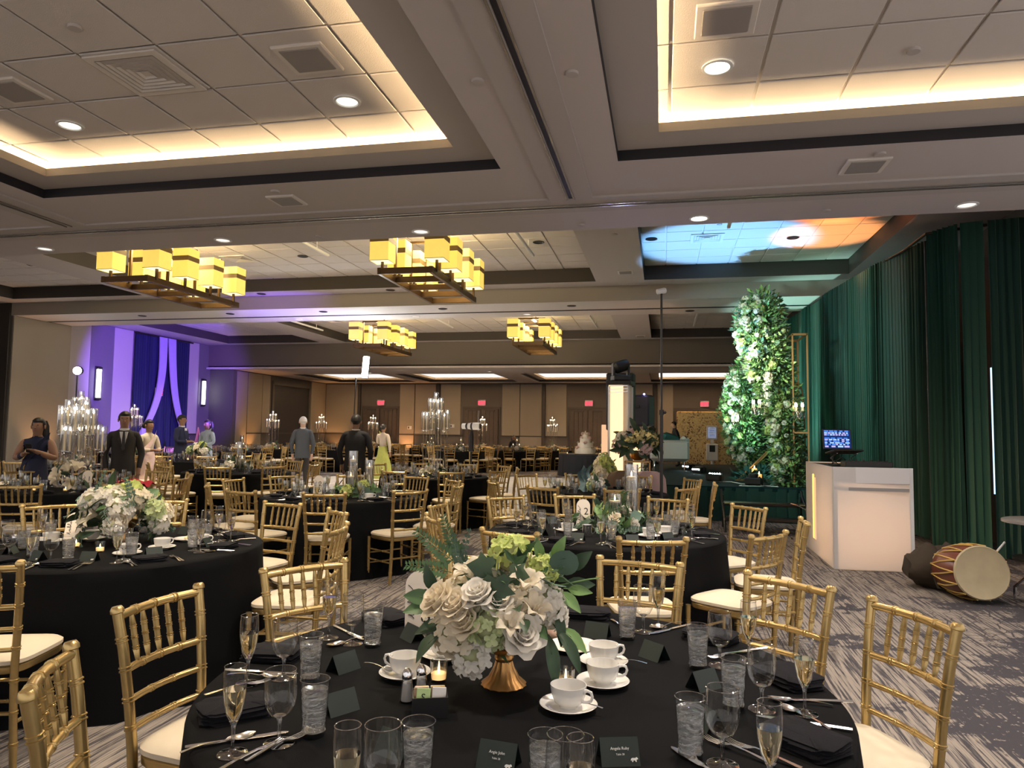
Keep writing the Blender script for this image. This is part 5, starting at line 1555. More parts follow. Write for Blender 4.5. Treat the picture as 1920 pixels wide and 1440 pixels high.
# ================================================================ CHAIRS
def ringst(L, r, at, base=((0, 1), (1, 1)), d=.006):
    st = [(t_, r * k) for t_, k in base]
    for z in at:
        q = z / L
        e = d / L
        for s in (-1.5, .5):
            st += [(q + e * s - e * .01, r), (q + e * (s + .25), r * 1.22), (q + e * (s + .75), r * 1.22), (q + e * (s + 1.01), r)]
    st.sort()
    return [p for p in st if 0 <= p[0] <= 1]
def chair_parts(lod):
    seg = (9, 6, 4)[lod]
    rg = lod < 2
    out = []
    for s in (-1, 1):
        P = [(s * .165, -.175, 0), (s * .162, -.190, .22), (s * .160, -.200, .44), (s * .170, -.213, .60), (s * .182, -.236, .78), (s * .192, -.262, .918)]
        st = ringst(.94, .0165, (.12, .26, .40, .545, .635, .735, .83) if rg else (), ((0, .85), (.1, 1), (.3, 1), (.5, 1), (.65, 1), (.85, 1), (.975, 1.0), (.978, 1.28), (.99, 1.28), (1, .9)))
        out.append(('back_post', B().tube(P, st, seg)))
        P = [(s * .190, .195, 0), (s * .190, .190, .43)]
        out.append(('front_leg', B().tube(P, ringst(.43, .0155, (.10, .21, .33) if rg else (), ((0, .72), (.5, .95), (1, 1.1))), seg)))
    def rail(z, hw, y, r, bow, name, rings_):
        n = 8 if lod < 2 else 2
        P = [(hw * (2 * i / n - 1), y - bow * (1 - (2 * i / n - 1) ** 2), z) for i in range(n + 1)]
        base = [(i / n, 1) for i in range(n + 1)]
        out.append((name, B().tube(P, ringst(2 * hw, r, rings_ if rg else (), base), seg)))
    rail(.885, .186, -.257, .0145, .030, 'top_rail', (.10, .19, .28))
    rail(.715, .176, -.228, .0125, .026, 'back_rail', (.09, .175, .26))
    rail(.618, .168, -.216, .0105, .022, 'back_slat', (.12, .22))
    rail(.527, .162, -.206, .0105, .018, 'back_slat', (.12, .20))
    for k in range(5):
        f = (k - 2) / 3
        x0_, x1_ = f * .176 * .92, f * .186 * .92
        bw0, bw1 = .026 * (1 - (f * .92) ** 2), .030 * (1 - (f * .92) ** 2)
        st = ringst(.17, .0098, (.05, .085, .12) if rg else (), ((0, .6), (.25, 1.1), (.5, 1.15), (.75, 1.05), (1, .6)), .004)
        out.append(('spindle', B().tube([(x0_, -.228 - bw0, .718), (x1_, -.257 - bw1, .882)], st, max(4, seg - 2))))
    for a, c in (((-.19, .19, .17), (.19, .19, .17)), ((-.19, .19, .27), (.19, .19, .27)), ((-.165, -.182, .21), (-.19, .192, .21)), ((.165, -.182, .21), (.19, .192, .21)), ((-.163, -.188, .25), (.163, -.188, .25)), ((-.165, -.182, .31), (-.19, .192, .31)), ((.165, -.182, .31), (.19, .192, .31))):
        out.append(('stretcher', B().tube([a, c], ringst(.38, .0088, (.13, .25) if rg else (), ((0, 1), (1, 1)), .004), max(4, seg - 3))))
    def outline(k, z, n=(28, 20, 12)[lod]):
        pts = []
        for j in range(n):
            a = 2 * PI * j / n
            ca, sa = math.cos(a), math.sin(a)
            e = .45
            x, y = math.copysign(abs(ca) ** e, ca), math.copysign(abs(sa) ** e, sa)
            hw = .205 - .028 * (1 - y) / 2
            pts.append((x * (hw - k), y * (.205 - k) + .0, z))
        return pts
    out.append(('seat_frame', B().rings([outline(.004, .418), outline(0, .424), outline(0, .446), outline(.006, .452)])))
    out.append(('cushion', B().rings([outline(.008, .450), outline(-.004, .458), outline(-.004, .474), outline(.012, .486), outline(.06, .495), outline(.13, .498)])))
    return out
def make_chair(lod):
    t = thing('chiavari_chair', 'gold chiavari chair', 'chair', (0, 0, -50), 0, 'gold chiavari chairs')
    if lod < 2:
        for nme, b in chair_parts(lod):
            obj(nme, (b, CUSH if nme == 'cushion' else GOLD), t)
    else:
        fr = B()
        cu = None
        for nme, b in chair_parts(lod):
            if nme == 'cushion':
                cu = b
            else:
                fr.add(b.v, b.f)
        obj('frame', (fr, GOLD), t)
        obj('cushion', (cu, CUSH), t)
    return t
CH = [make_chair(0), make_chair(1), make_chair(2)]
SIDES = ['right side', 'right rear', 'rear right', 'rear left', 'left rear', 'left side', 'left front', 'front left', 'front right', 'right front']
def sides_for(angs):
    free = list(range(10))
    res = {}
    for a in angs:
        k = min(free, key=lambda q: abs((a - q * 36 + 180) % 360 - 180))
        free.remove(k)
        res[a] = SIDES[k]
    return res
def chairs(cx, cyy, angs, lod, desc, grp, r=1.11, jit=2.0):
    sd = sides_for(angs)
    for a in angs:
        rj = r + random.uniform(-.03, .05)
        x, y = cx + rj * math.cos(R(a)), cyy + rj * math.sin(R(a))
        dup(CH[lod], (x, y, 0), R(a + 90 + random.uniform(-jit, jit) * 2), 'gold chair with ivory cushion at %s of %s' % (sd[a], desc), grp)

# ================================================================ TABLECLOTHS
TOP = .760
def tablecloth(r, seed, seg=96):
    rnd = random.Random(seed)
    ph = [rnd.uniform(0, 6.28) for _ in range(4)]
    b = B()
    rs = [[(0.001 * math.cos(2 * PI * j / seg), .001 * math.sin(2 * PI * j / seg), TOP) for j in range(seg)]]
    for k, z in ((.5, TOP), (.93, TOP), (.988, TOP - .002), (1.0, TOP - .012)):
        rs.append([(r * k * math.cos(2 * PI * j / seg), r * k * math.sin(2 * PI * j / seg), z) for j in range(seg)])
    for f in (.08, .22, .40, .60, .80, .95, 1.0):
        ring = []
        for j in range(seg):
            a = 2 * PI * j / seg
            w_ = math.sin(11 * a + ph[0] + .6 * math.sin(3 * a + ph[1])) * .6 + math.sin(17 * a + ph[2]) * .35
            rad = r * (1 + .012 * f) + .045 * f ** .8 * w_ + .03 * f
            ring.append((rad * math.cos(a), rad * math.sin(a), max(.004, (TOP - .012) * (1 - f) + .004)))
        rs.append(ring)
    b.rings(rs, True, False)
    return b.mesh('tablecloth', CLOTH)
CLM = {}
def cloth_table(x, y, r, label, seg=96):
    k = (r, seg)
    if k not in CLM:
        CLM[k] = tablecloth(r, 3, seg)
    t = thing('banquet_table', label, 'table', (x, y, 0), random.uniform(0, 6), 'round black banquet tables')
    obj('tablecloth', CLM[k], t)
    b = B()
    b.lathe([(r * .96, .70), (r * .965, .705), (r * .965, .735), (r * .95, .738), (.001, .738)], 32)
    tt = obj('table_top', (b, DOORW), t)
    for s in (-1, 1):
        obj('leg', (B().tube([(s * .4, -.3, .01), (s * .4, -.25, .70), (s * .4, .25, .70), (s * .4, .3, .01)], .016, 6), DARKM), t)
    return t

# ================================================================ TABLEWARE
def flute_b(seg, thick):
    o = [(.0335, 0), (.0335, .002), (.012, .007), (.0048, .014), (.0045, .055), (.006, .066), (.0185, .092), (.0245, .125), (.0265, .150), (.0255, .180), (.0240, .196)]
    i = [(.0228, .196), (.0243, .180), (.0252, .150), (.0232, .125), (.0172, .094), (.0035, .072), (.0005, .071)]
    return B().lathe(o + (i if thick else []), seg, cap1=False)
def wine_b(seg, thick):
    o = [(.036, 0), (.036, .002), (.014, .006), (.0052, .013), (.0048, .050), (.008, .060), (.024, .070), (.0350, .090), (.0385, .112), (.0375, .140), (.0350, .170)]
    i = [(.0337, .170), (.0362, .140), (.0372, .112), (.0337, .091), (.0228, .072), (.004, .065), (.0005, .064)]
    return B().lathe(o + (i if thick else []), seg, cap1=False)
def tumbler_b(seg, thick):
    o = [(.0265, 0), (.0275, .003), (.0300, .050), (.0330, .100), (.0352, .134)]
    i = [(.0336, .134), (.0314, .100), (.0284, .050), (.0265, .016), (.0005, .014)]
    return B().lathe(o + (i if thick else []), seg, cap1=False)
def champ_b(seg, top=.145):
    return B().lathe([(.0006, .0725), (.0040, .0735), (.0169, .0945), (.0229, .125), (.0246, top - .002), (.0247, top), (.0005, top)], seg)
def water_b(seg):
    return B().lathe([(.0006, .0145), (.0262, .0165), (.0281, .05), (.0308, .098), (.0318, .110), (.0005, .110)], seg)
def ice_b():
    b = B()
    for i in range(7):
        q = Quaternion((random.random(), random.random(), random.random()), random.uniform(0, 6)).to_matrix()
        b2 = B().bbox((0, 0, 0), (.022, .020, .018), .004)
        a = i * 2.4
        b.add([q @ Vector(p) + Vector((.011 * math.cos(a), .011 * math.sin(a), .040 + .0125 * i)) for p in b2.v], b2.f)
    return b
def proto(name, parts):
    t = thing(name, name, 'glass', (0, 0, -50))
    for nme, me in parts:
        obj(nme, me, t)
    return t
def swirl(name):
    # ice water seen through the tumbler: clear water with pale cloudy folds of crushed ice
    m = bpy.data.materials.new(name)
    m.use_nodes = True
    n, L = m.node_tree, m.node_tree.links
    n.nodes.clear()
    tc = n.nodes.new('ShaderNodeTexCoord')
    mp = n.nodes.new('ShaderNodeMapping')
    mp.inputs['Scale'].default_value = (13, 13, 48)
    L.new(tc.outputs['Object'], mp.inputs[0])
    t = n.nodes.new('ShaderNodeTexNoise')
    t.inputs['Scale'].default_value = 1.0
    t.inputs['Detail'].default_value = 3
    t.inputs['Distortion'].default_value = 1.6
    L.new(mp.outputs[0], t.inputs['Vector'])
    bp = n.nodes.new('ShaderNodeBump')
    bp.inputs['Strength'].default_value = .8
    bp.inputs['Distance'].default_value = .012
    L.new(t.outputs['Fac'], bp.inputs['Height'])
    g = n.nodes.new('ShaderNodeBsdfGlossy')
    g.inputs['Roughness'].default_value = .12
    L.new(bp.outputs['Normal'], g.inputs['Normal'])
    tr = n.nodes.new('ShaderNodeBsdfTransparent')
    tr.inputs[0].default_value = (.90, .91, .92, 1)
    gl = n.nodes.new('ShaderNodeBsdfGlass')
    gl.inputs['IOR'].default_value = 1.25
    gl.inputs['Roughness'].default_value = .02
    L.new(bp.outputs['Normal'], gl.inputs['Normal'])
    df = n.nodes.new('ShaderNodeBsdfTranslucent')
    df.inputs[0].default_value = (.85, .87, .90, 1)
    rm = n.nodes.new('ShaderNodeMapRange')
    rm.inputs['From Min'].default_value, rm.inputs['From Max'].default_value = .46, .66
    rm.inputs['To Max'].default_value = .55
    L.new(t.outputs['Fac'], rm.inputs['Value'])
    m0 = n.nodes.new('ShaderNodeMixShader')
    m0.inputs[0].default_value = .55
    L.new(tr.outputs[0], m0.inputs[1])
    L.new(gl.outputs[0], m0.inputs[2])
    m1 = n.nodes.new('ShaderNodeMixShader')
    L.new(rm.outputs[0], m1.inputs[0])
    L.new(m0.outputs[0], m1.inputs[1])
    L.new(df.outputs[0], m1.inputs[2])
    m2 = n.nodes.new('ShaderNodeMixShader')
    m2.inputs[0].default_value = .20
    L.new(m1.outputs[0], m2.inputs[1])
    L.new(g.outputs[0], m2.inputs[2])
    o = n.nodes.new('ShaderNodeOutputMaterial')
    L.new(m2.outputs[0], o.inputs[0])
    return m
ICEW = swirl('ice_water')
ICEM = ice_b().mesh('ice', ICE, False)
def ring_b(r, z, q=.0011, seg=28):  # thin added ring carrying a highlight line
    return B().lathe([(r - q, z), (r, z + q * .9), (r + q, z), (r, z - q * .6), (r - q, z)], seg, cap0=False, cap1=False)
FL_STEM = B().lathe([(.001, 0), (.0335, 0), (.0335, .002), (.012, .007), (.0048, .014), (.0042, .035), (.0045, .055), (.006, .066), (.010, .0735), (.001, .0725)], 28)
FL_BOWL = B().lathe([(.0060, .066), (.0185, .092), (.0245, .125), (.0265, .150), (.0255, .180), (.0240, .196)], 28, cap0=False, cap1=False)
WN_STEM = B().lathe([(.001, 0), (.036, 0), (.036, .002), (.014, .006), (.0052, .013), (.0046, .03), (.0048, .050), (.008, .060), (.014, .0655), (.001, .0635)], 28)
WN_BOWL = B().lathe([(.008, .060), (.024, .070), (.0350, .090), (.0385, .112), (.0375, .140), (.0350, .170)], 28, cap0=False, cap1=False)
TB_BASE = B().lathe([(.001, 0), (.0262, 0), (.0275, .003), (.0285, .0135), (.001, .0125)], 28)
TB_BODY = B().lathe([(.0275, .003), (.0300, .050), (.0330, .100), (.0352, .134)], 28, cap0=False, cap1=False)
PR = {
    ('flute', 0): proto('champagne_flute', [('bowl', FL_BOWL.mesh('flute_bowl', GLASS)), ('stem', FL_STEM.mesh('flute_stem', STEMG)), ('rim', ring_b(.024, .196).mesh('flute_rim', RIM)), ('foot_highlight', ring_b(.0333, .0016, .0008).mesh('flute_foot_highlight', RIM)), ('champagne', champ_b(24).mesh('champagne', WINE))]),
    ('wine', 0): proto('wine_glass', [('bowl', WN_BOWL.mesh('wine_bowl', GLASS)), ('stem', WN_STEM.mesh('wine_stem', STEMG)), ('rim', ring_b(.035, .170).mesh('wine_rim', RIM)), ('foot_highlight', ring_b(.0357, .0016, .0008).mesh('wine_foot_highlight', RIM))]),
    ('water', 0): proto('water_glass', [('tumbler', TB_BODY.mesh('tumbler', GLASS)), ('thick_base', TB_BASE.mesh('tumbler_base', STEMG)), ('rim', ring_b(.0352, .134).mesh('tumbler_rim', RIM)), ('ice_water', water_b(24).mesh('ice_water', ICEW))]),
    ('flute', 1): proto('champagne_flute', [('bowl_and_stem', flute_b(14, False).mesh('flute', TGLASS)), ('champagne', champ_b(12).mesh('champagne', TWINE))]),
    ('wine', 1): proto('wine_glass', [('bowl_and_stem', wine_b(14, False).mesh('wine_glass', TGLASS))]),
    ('water', 1): proto('water_glass', [('tumbler', tumbler_b(14, False).mesh('tumbler', TGLASS)), ('ice_water', water_b(12).mesh('ice_water', TWATER))]),
    ('flute', 2): proto('champagne_flute', [('bowl_and_stem', flute_b(8, False).mesh('flute', TGLASS))]),
    ('wine', 2): proto('wine_glass', [('bowl_and_stem', wine_b(8, False).mesh('wine_glass', TGLASS))]),
    ('water', 2): proto('water_glass', [('tumbler', tumbler_b(8, False).mesh('tumbler', TGLASS))]),
}
KN = {'flute': ('champagne_flute', 'champagne flute'), 'wine': ('wine_glass', 'stemmed wine glass'), 'water': ('water_glass', 'ice water tumbler')}
def glass(kind, lod, x, y, label, grp):
    o = dup(PR[(kind, lod)], (x, y, TOP), random.uniform(0, 6), label, grp)
    o['category'] = 'glass'
    return o
# cutlery: x axis along the piece, tail at 0
def knife_mesh():
    b = B()
    L = .23
    st = [(0, .0055, .0035), (.05, .0062, .004), (.45, .0048, .0032), (.52, .0042, .0026), (.56, .0095, .0012), (.85, .0100, .0010), (.97, .0060, .0008), (1, .0012, .0006)]
    b.rings([[(t_ * L, -w_, .004), (t_ * L, 0, .004 + h_), (t_ * L, w_, .004), (t_ * L, 0, .004 - h_)] for t_, w_, h_ in st])
    return b.mesh('knife', STEEL)
def spoon_mesh(L=.17):
    b = B()
    rs = []
    for i in range(15):
        t_ = i / 14
        if t_ < .62:
            w_, z, dp = .0050 - .0028 * min(1, t_ / .5), .004 + .010 * math.sin(t_ / .62 * PI) * .6, 0
        else:
            q = (t_ - .62) / .38
            w_, z, dp = .0190 * math.sqrt(max(.02, 1 - (2 * q - 1) ** 2)) if q < .98 else .004, .005 + .004 * abs(2 * q - 1), .006 * math.sin(q * PI)
        rs.append([(t_ * L, -w_, z), (t_ * L, -w_ * .5, z - dp * .7), (t_ * L, w_ * .5, z - dp * .7), (t_ * L, w_, z), (t_ * L, w_ * .5, z - dp * .7 - .0018), (t_ * L, -w_ * .5, z - dp * .7 - .0018)])
    b.rings(rs)
    return b.mesh('spoon', STEEL)
def fork_mesh(L=.185):
    b = B()
    rs = []
    for t_, w_, z in ((0, .0055, .003), (.05, .0062, .003), (.4, .0030, .009), (.6, .0032, .010), (.68, .010, .006), (.76, .0115, .004)):
        rs.append([(t_ * L, -w_, z), (t_ * L, w_, z), (t_ * L, w_, z + .0022), (t_ * L, -w_, z + .0022)])
    b.rings(rs)
    for k in range(4):
        y = -.0098 + k * .00653
        b.tube([(.755 * L, y, .005), (.88 * L, y, .004), (1.0 * L, y * .95, .009)], [(0, .0019), (.6, .0017), (1, .0009)], 5)
    return b.mesh('fork', STEEL)
CUT = {'knife': knife_mesh(), 'spoon': spoon_mesh(), 'fork': fork_mesh()}
def cutlery(kind, a, c, label, grp, z=TOP):
    d = Vector((c[0] - a[0], c[1] - a[1]))
    o = obj(kind, CUT[kind], None, (a[0], a[1], z + .001), (0, 0, math.atan2(d.y, d.x)))
    return tag(o, label, kind, grp)
def napkin_mesh(w_, d, layers, seed):
    rnd = random.Random(seed)
    b = B()
    rs = []
    n = 24
    for k in range(layers):
        for z, e in ((k * .007 + .001, .001), (k * .007 + .004, .0), (k * .007 + .0065, .002)):
            off = rnd.uniform(-.004, .004)
            rs.append([(math.copysign(abs(math.cos(2 * PI * j / n)) ** .28, math.cos(2 * PI * j / n)) * (w_ / 2 - e + off) + .004 * math.sin(j * 1.3 + k),
                        math.copysign(abs(math.sin(2 * PI * j / n)) ** .28, math.sin(2 * PI * j / n)) * (d / 2 - e - off) + .003 * math.cos(j * 1.7 + k * 2), z + .0015 * math.sin(j * .9 + seed)) for j in range(n)])
    rs.append([(x * .5, y * .5, z + .004) for x, y, z in rs[-1]])
    b.rings(rs)
    return b.mesh('napkin', NAPK)
NAPS = [napkin_mesh(.155, .11, 4, s) for s in (1, 2, 3)]
def napkin(x, y, rz, label, grp, k=0, sc=1.0):
    o = obj('napkin', NAPS[k % 3], None, (x, y, TOP), (0, 0, rz), sc)
    return tag(o, label, 'napkin', grp)
def tent_mesh(w_=.088, h_=.052, dp=.030):
    b = B()
    th = .0012
    def prof(x):
        return [(x, -dp, 0), (x, 0, h_), (x, dp, 0), (x, dp - th * 1.5, 0), (x, 0, h_ - th * 2.2), (x, -dp + th * 1.5, 0)]
    b.rings([prof(-w_ / 2), prof(w_ / 2)], False, False)
    return b.mesh('tent_card', CARD, False)
TENT = tent_mesh()
TENTT = math.atan2(.052, .030)
def animal_mesh():
    # tiny white cow silhouette that marks the meal
    P = [(0, .2), (.1, .5), (.3, .62), (.85, .60), (1.0, .72), (1.15, .66), (1.30, .45), (1.18, .36), (1.02, .36), (.98, 0), (.86, 0), (.82, .24), (.42, .24), (.38, 0), (.24, 0), (.20, .26), (.08, .30)]
    b = B()
    s = .0135
    n = len(P)
    b.add([((x - .6) * s, (y - .3) * s, .0004) for x, y in P] + [(0, .1 * s, .0004)], [(i, (i + 1) % n, n) for i in range(n)])
    return b.mesh('meal_mark', WHITEINK, False)
COWM = animal_mesh()
def place_card(x, y, rz, label, grp, name=None, icon=True):
    t = thing('place_card', label, 'card', (x, y, TOP), rz, grp)
    obj('folded_card', TENT, t)
    if name:
        c = Vector((0, -.0158, .0268))
        rot = (TENTT, 0, 0)
        off = Vector((0, -math.sin(TENTT), math.cos(TENTT))) * .0003
        up = Vector((0, math.cos(TENTT), math.sin(TENTT)))
        text('guest_name', name, .0085, WHITEINK, t, c + up * .006 + off, rot, .00015)
        text('table_line', 'Table 28', .0055, WHITEINK, t, c - up * .006 + off, rot, .00015)
    if icon:
        up = Vector((0, math.cos(TENTT), math.sin(TENTT)))
        off = Vector((0, -math.sin(TENTT), math.cos(TENTT))) * .0006
        obj('meal_mark', COWM, t, Vector((.030, -.0158, .0268)) - up * .018 + off, (TENTT, 0, 0))
    return t
def cup_parts():
    c = B().lathe([(.024, 0), (.025, .003), (.027, .006), (.038, .014), (.0445, .028), (.0475, .044), (.049, .058), (.047, .058), (.0455, .044), (.0425, .029), (.036, .016), (.024, .010), (.001, .009)], 30)
    h_ = B().tube([(.044, 0, .048), (.062, 0, .053), (.072, 0, .044), (.068, 0, .028), (.054, 0, .020), (.036, 0, .022)], [(0, .005), (.15, .0045), (.3, .0042), (.45, .004), (.6, .004), (.75, .004), (.9, .0045), (1, .005)], 8)
    s = B().lathe([(.040, 0), (.042, .003), (.062, .008), (.076, .016), (.078, .017), (.076, .0185), (.060, .011), (.036, .006), (.030, .0075), (.001, .007)], 36)
    return c.mesh('cup', CHINA), h_.mesh('cup_handle', CHINA), s.mesh('saucer', CHINA)
CUPM = cup_parts()
def cup(x, y, rz, lab, grp):
    s = tag(obj('saucer', CUPM[2], None, (x, y, TOP)), 'white china saucer under ' + lab, 'saucer', grp)
    t = thing('coffee_cup', lab, 'cup', (x, y, TOP + .0072), rz, grp)
    obj('cup_body', CUPM[0], t)
    obj('cup_handle', CUPM[1], t)
def votive_proto():
    t = thing('votive_candle', 'votive', 'candle', (0, 0, -50), 0, 'votive candles')
    obj('glass_cup', (B().lathe([(.022, 0), (.0235, .003), (.026, .062), (.0245, .062), (.0222, .012), (.001, .010)], 24, cap1=False), TGLASS), t)
    obj('wax', (B().lathe([(.001, .0105), (.0215, .0105), (.0225, .026), (.021, .027), (.001, .0265)], 20), M('tealight', (.9, .75, .5), .5, emit=(1, .55, .2), strength=1.2)), t)
    obj('flame', (B().lathe([(.0004, .027), (.0035, .032), (.0026, .040), (.0004, .048)], 8), FLAME), t)
    return t
VOT = votive_proto()
def floating_proto(h_, lod):
    # tall clear cylinder filled with water and a floating candle
    t = thing('cylinder_vase', 'x', 'vase', (0, 0, -50), 0, 'cylinder candle vases')
    seg = 20 if lod else 10
    obj('glass_cylinder', (B().lathe([(.050, 0), (.052, .004), (.052, h_), (.049, h_), (.049, .012), (.001, .010)], seg, cap1=False), CRYSTAL), t)
    obj('water', (B().lathe([(.001, .012), (.0485, .012), (.0485, h_ * .76), (.001, h_ * .76)], seg), thin_glass('vase_water', (.92, .93, .92), .06, .35)), t)
    c = obj('floating_candle', (B().lathe([(.001, h_ * .755), (.034, h_ * .76), (.041, h_ * .80), (.036, h_ * .815), (.001, h_ * .81)], 14), WAX), t)
    obj('flame', (B().lathe([(.0005, h_ * .81), (.0060, h_ * .81 + .012), (.0045, h_ * .81 + .026), (.0005, h_ * .81 + .042)], 8), FLAME), c)
    return t
VASE = {(q, l): floating_proto(q, l) for q in (.40, .28, .50) for l in (0, 1)}
def vase(h_, x, y, lab, lod=1):
    return dup(VASE[(h_, lod)], (x, y, TOP), 0, lab)

# ================================================================ TABLE NUMBERS
SCRIPT = [(-.50, -.05), (-.42, .10), (-.36, .36), (-.38, .0), (-.30, -.02), (-.24, .08), (-.12, .12), (-.20, .02), (-.12, -.02), (-.06, .12), (-.06, .0), (0.02, .06), (.08, .34), (.04, .42), (.02, .05), (.06, -.01), (.13, .05), (.12, .10), (.07, .08), (.16, .06), (.26, .34), (.24, .44), (.20, .30), (.22, .02), (.30, .02), (.37, .10), (.33, .14), (.31, .05), (.37, -.01), (.50, .14), (.62, .40)]
def table_number(x, y, rz, top, bottom, lab, tilt=-8):
    t = thing('table_number', lab, 'sign', (x, y, TOP), rz, 'table number cards')
    W, H_c = .105, .20
    pts = [(-W / 2, 0), (W / 2, 0)] + [(W / 2 * math.cos(a), H_c - W / 2 + W / 2 * math.sin(a)) for a in [PI * i / 14 for i in range(15)]]
    b = B()
    b.rings([[(px, -.0012, pz) for px, pz in pts], [(px, .0012, pz) for px, pz in pts]])
    card = obj('arched_card', (b, CREAM, False), t, (0, 0, .03), (R(tilt), 0, 0))
    for s, sz, pz in ((top, .075, .105), (bottom, .075, .040)):
        if s:
            text('digit', s, sz, BLACKINK, card, (.022, -.0016, pz), (PI / 2, 0, 0), .0003)
    P = [Vector((-.022 - py * .050, -.0020, .085 + px * .105)) for px, py in SCRIPT]
    Q = []
    for i in range(len(P) - 1):
        p0, p1, p2, p3 = P[max(0, i - 1)], P[i], P[i + 1], P[min(len(P) - 1, i + 2)]
        for k in range(4):
            u = k / 4
            Q.append(.5 * ((2 * p1) + (p2 - p0) * u + (2 * p0 - 5 * p1 + 4 * p2 - p3) * u * u + (3 * p1 - p0 - 3 * p2 + p3) * u ** 3))
    Q.append(P[-1])
    obj('script_word', (B().tube(Q, .0013, 4), BLACKINK), card)
    obj('card_stand', (B().bbox((0, 0, .015), (.05, .03, .03), .004), M('clear_stand', (.8, .8, .8), .1, trans=.8), False), t)
    return t

# ================================================================ CRYSTAL CANDELABRA
def make_candelabra(seed, H_t, n=11):
    rnd = random.Random(seed)
    t = thing('candelabra', 'x', 'candelabra', (0, 0, -50), rnd.uniform(0, 6), 'crystal candelabras')
    obj('base', (B().lathe([(.15, 0), (.15, .012), (.13, .02), (.001, .02)], 24), CRYSTAL), t)
    stem = {}
    for i in range(n):
        rr_ = 0 if i == 0 else (.095 if i < 5 else .20)
        a = i * (PI / 2) if i < 5 else i * PI / 3 + .4
        h_ = H_t - .34 - (0 if i == 0 else (.12 if i < 5 else .33)) - rnd.uniform(0, .06)
        x, y = rr_ * math.cos(a), rr_ * math.sin(a)
        st = obj('stem', (B().lathe([(.011, .02), (.011, h_ - .06), (.020, h_ - .05), (.011, h_ - .035), (.022, h_ - .02), (.030, h_ - .012), (.030, h_)], 8), CRYSTAL), t, (x, y, 0))
        obj('hurricane_glass', (B().lathe([(.040, h_), (.047, h_ + .02), (.047, h_ + .30)], 12, cap1=False), CRYSTAL), st)
        obj('taper_candle', (B().lathe([(.0085, h_), (.0085, h_ + .235), (.004, h_ + .24)], 8), WAX), st)
        obj('bulb', (B().lathe([(.001, h_ + .24), (.010, h_ + .252), (.007, h_ + .272), (.001, h_ + .285)], 6), BULB), st)
    return t
def dup3(root, loc, rz, label, grp=None):
    o = dup(root, loc, rz, label, grp)
    return o
CAN = [make_candelabra(1, 1.46), make_candelabra(2, 1.15, 9), make_candelabra(3, 1.36)]

# ================================================================ TABLE 28 (in front)
cloth_table(-.42, 2.15, .915, 'round table 28 under a black cloth, closest to the camera', 128)
T28 = 'table 28'
chairs(-.42, 2.15, [], 0, T28, '')
sd = sides_for([24.3, 47.5, 76.4, 108.2, 145.8, 176.5, 211.2])
for (mx, my, a), rest in zip(((.83, 2.71, 24.3), (.50, 3.15, 47.5), (-.11, 3.43, 76.4), (-.82, 3.38, 108.2), (-1.53, 2.91, 145.8), (-1.72, 2.23, 176.5), (-1.47, 1.52, 211.2)), range(7)):
    f = R(a)
    dup(CH[0], (mx - .262 * math.cos(f), my - .262 * math.sin(f), 0), f + PI / 2, 'gold chair with ivory cushion at %s of the closest table' % sd[a], 'chairs at table 28')
SEAT = {'A': 'left front', 'B': 'left side', 'C': 'left rear', 'D': 'front left', 'E': 'front right', 'F': 'right front', 'G': 'right side', 'H': 'right rear', 'I': 'rear right', 'J': 'rear left'}
FLT = {'A': (-.958, 1.508), 'B': (-1.179, 1.918), 'C': (-1.161, 2.397), 'D': (-.569, 1.264), 'E': (-.145, 1.313), 'F': (.212, 1.576), 'G': (.369, 2.077), 'H': (.273, 2.494), 'I': (-.019, 2.853), 'J': (-.72, 2.93)}
WIN = {'A': (-.885, 1.582), 'B': (-1.104, 1.987), 'C': (-1.053, 2.354), 'D': (-.532, 1.345), 'E': (-.181, 1.385), 'F': (.13, 1.716), 'G': (.26, 2.077), 'H': (.177, 2.428), 'I': (-.073, 2.761), 'J': (-.66, 2.86)}
WAT = {'A': (-.828, 1.643), 'B': (-1.018, 1.987), 'C': (-.974, 2.346), 'D': (-.500, 1.462), 'E': (-.232, 1.462), 'F': (.061, 1.745), 'G': (.186, 2.071), 'H': (.107, 2.39), 'I': (-.127, 2.656), 'J': (-.464, 2.40)}
for kind, D in (('flute', FLT), ('wine', WIN), ('water', WAT)):
    for k, (x, y) in D.items():
        glass(kind, 0, x, y, '%s %s at the %s place of the closest table' % ({'flute': 'filled', 'wine': 'empty', 'water': 'frosty'}[kind], KN[kind][1], SEAT[k]), KN[kind][1] + 's on table 28')
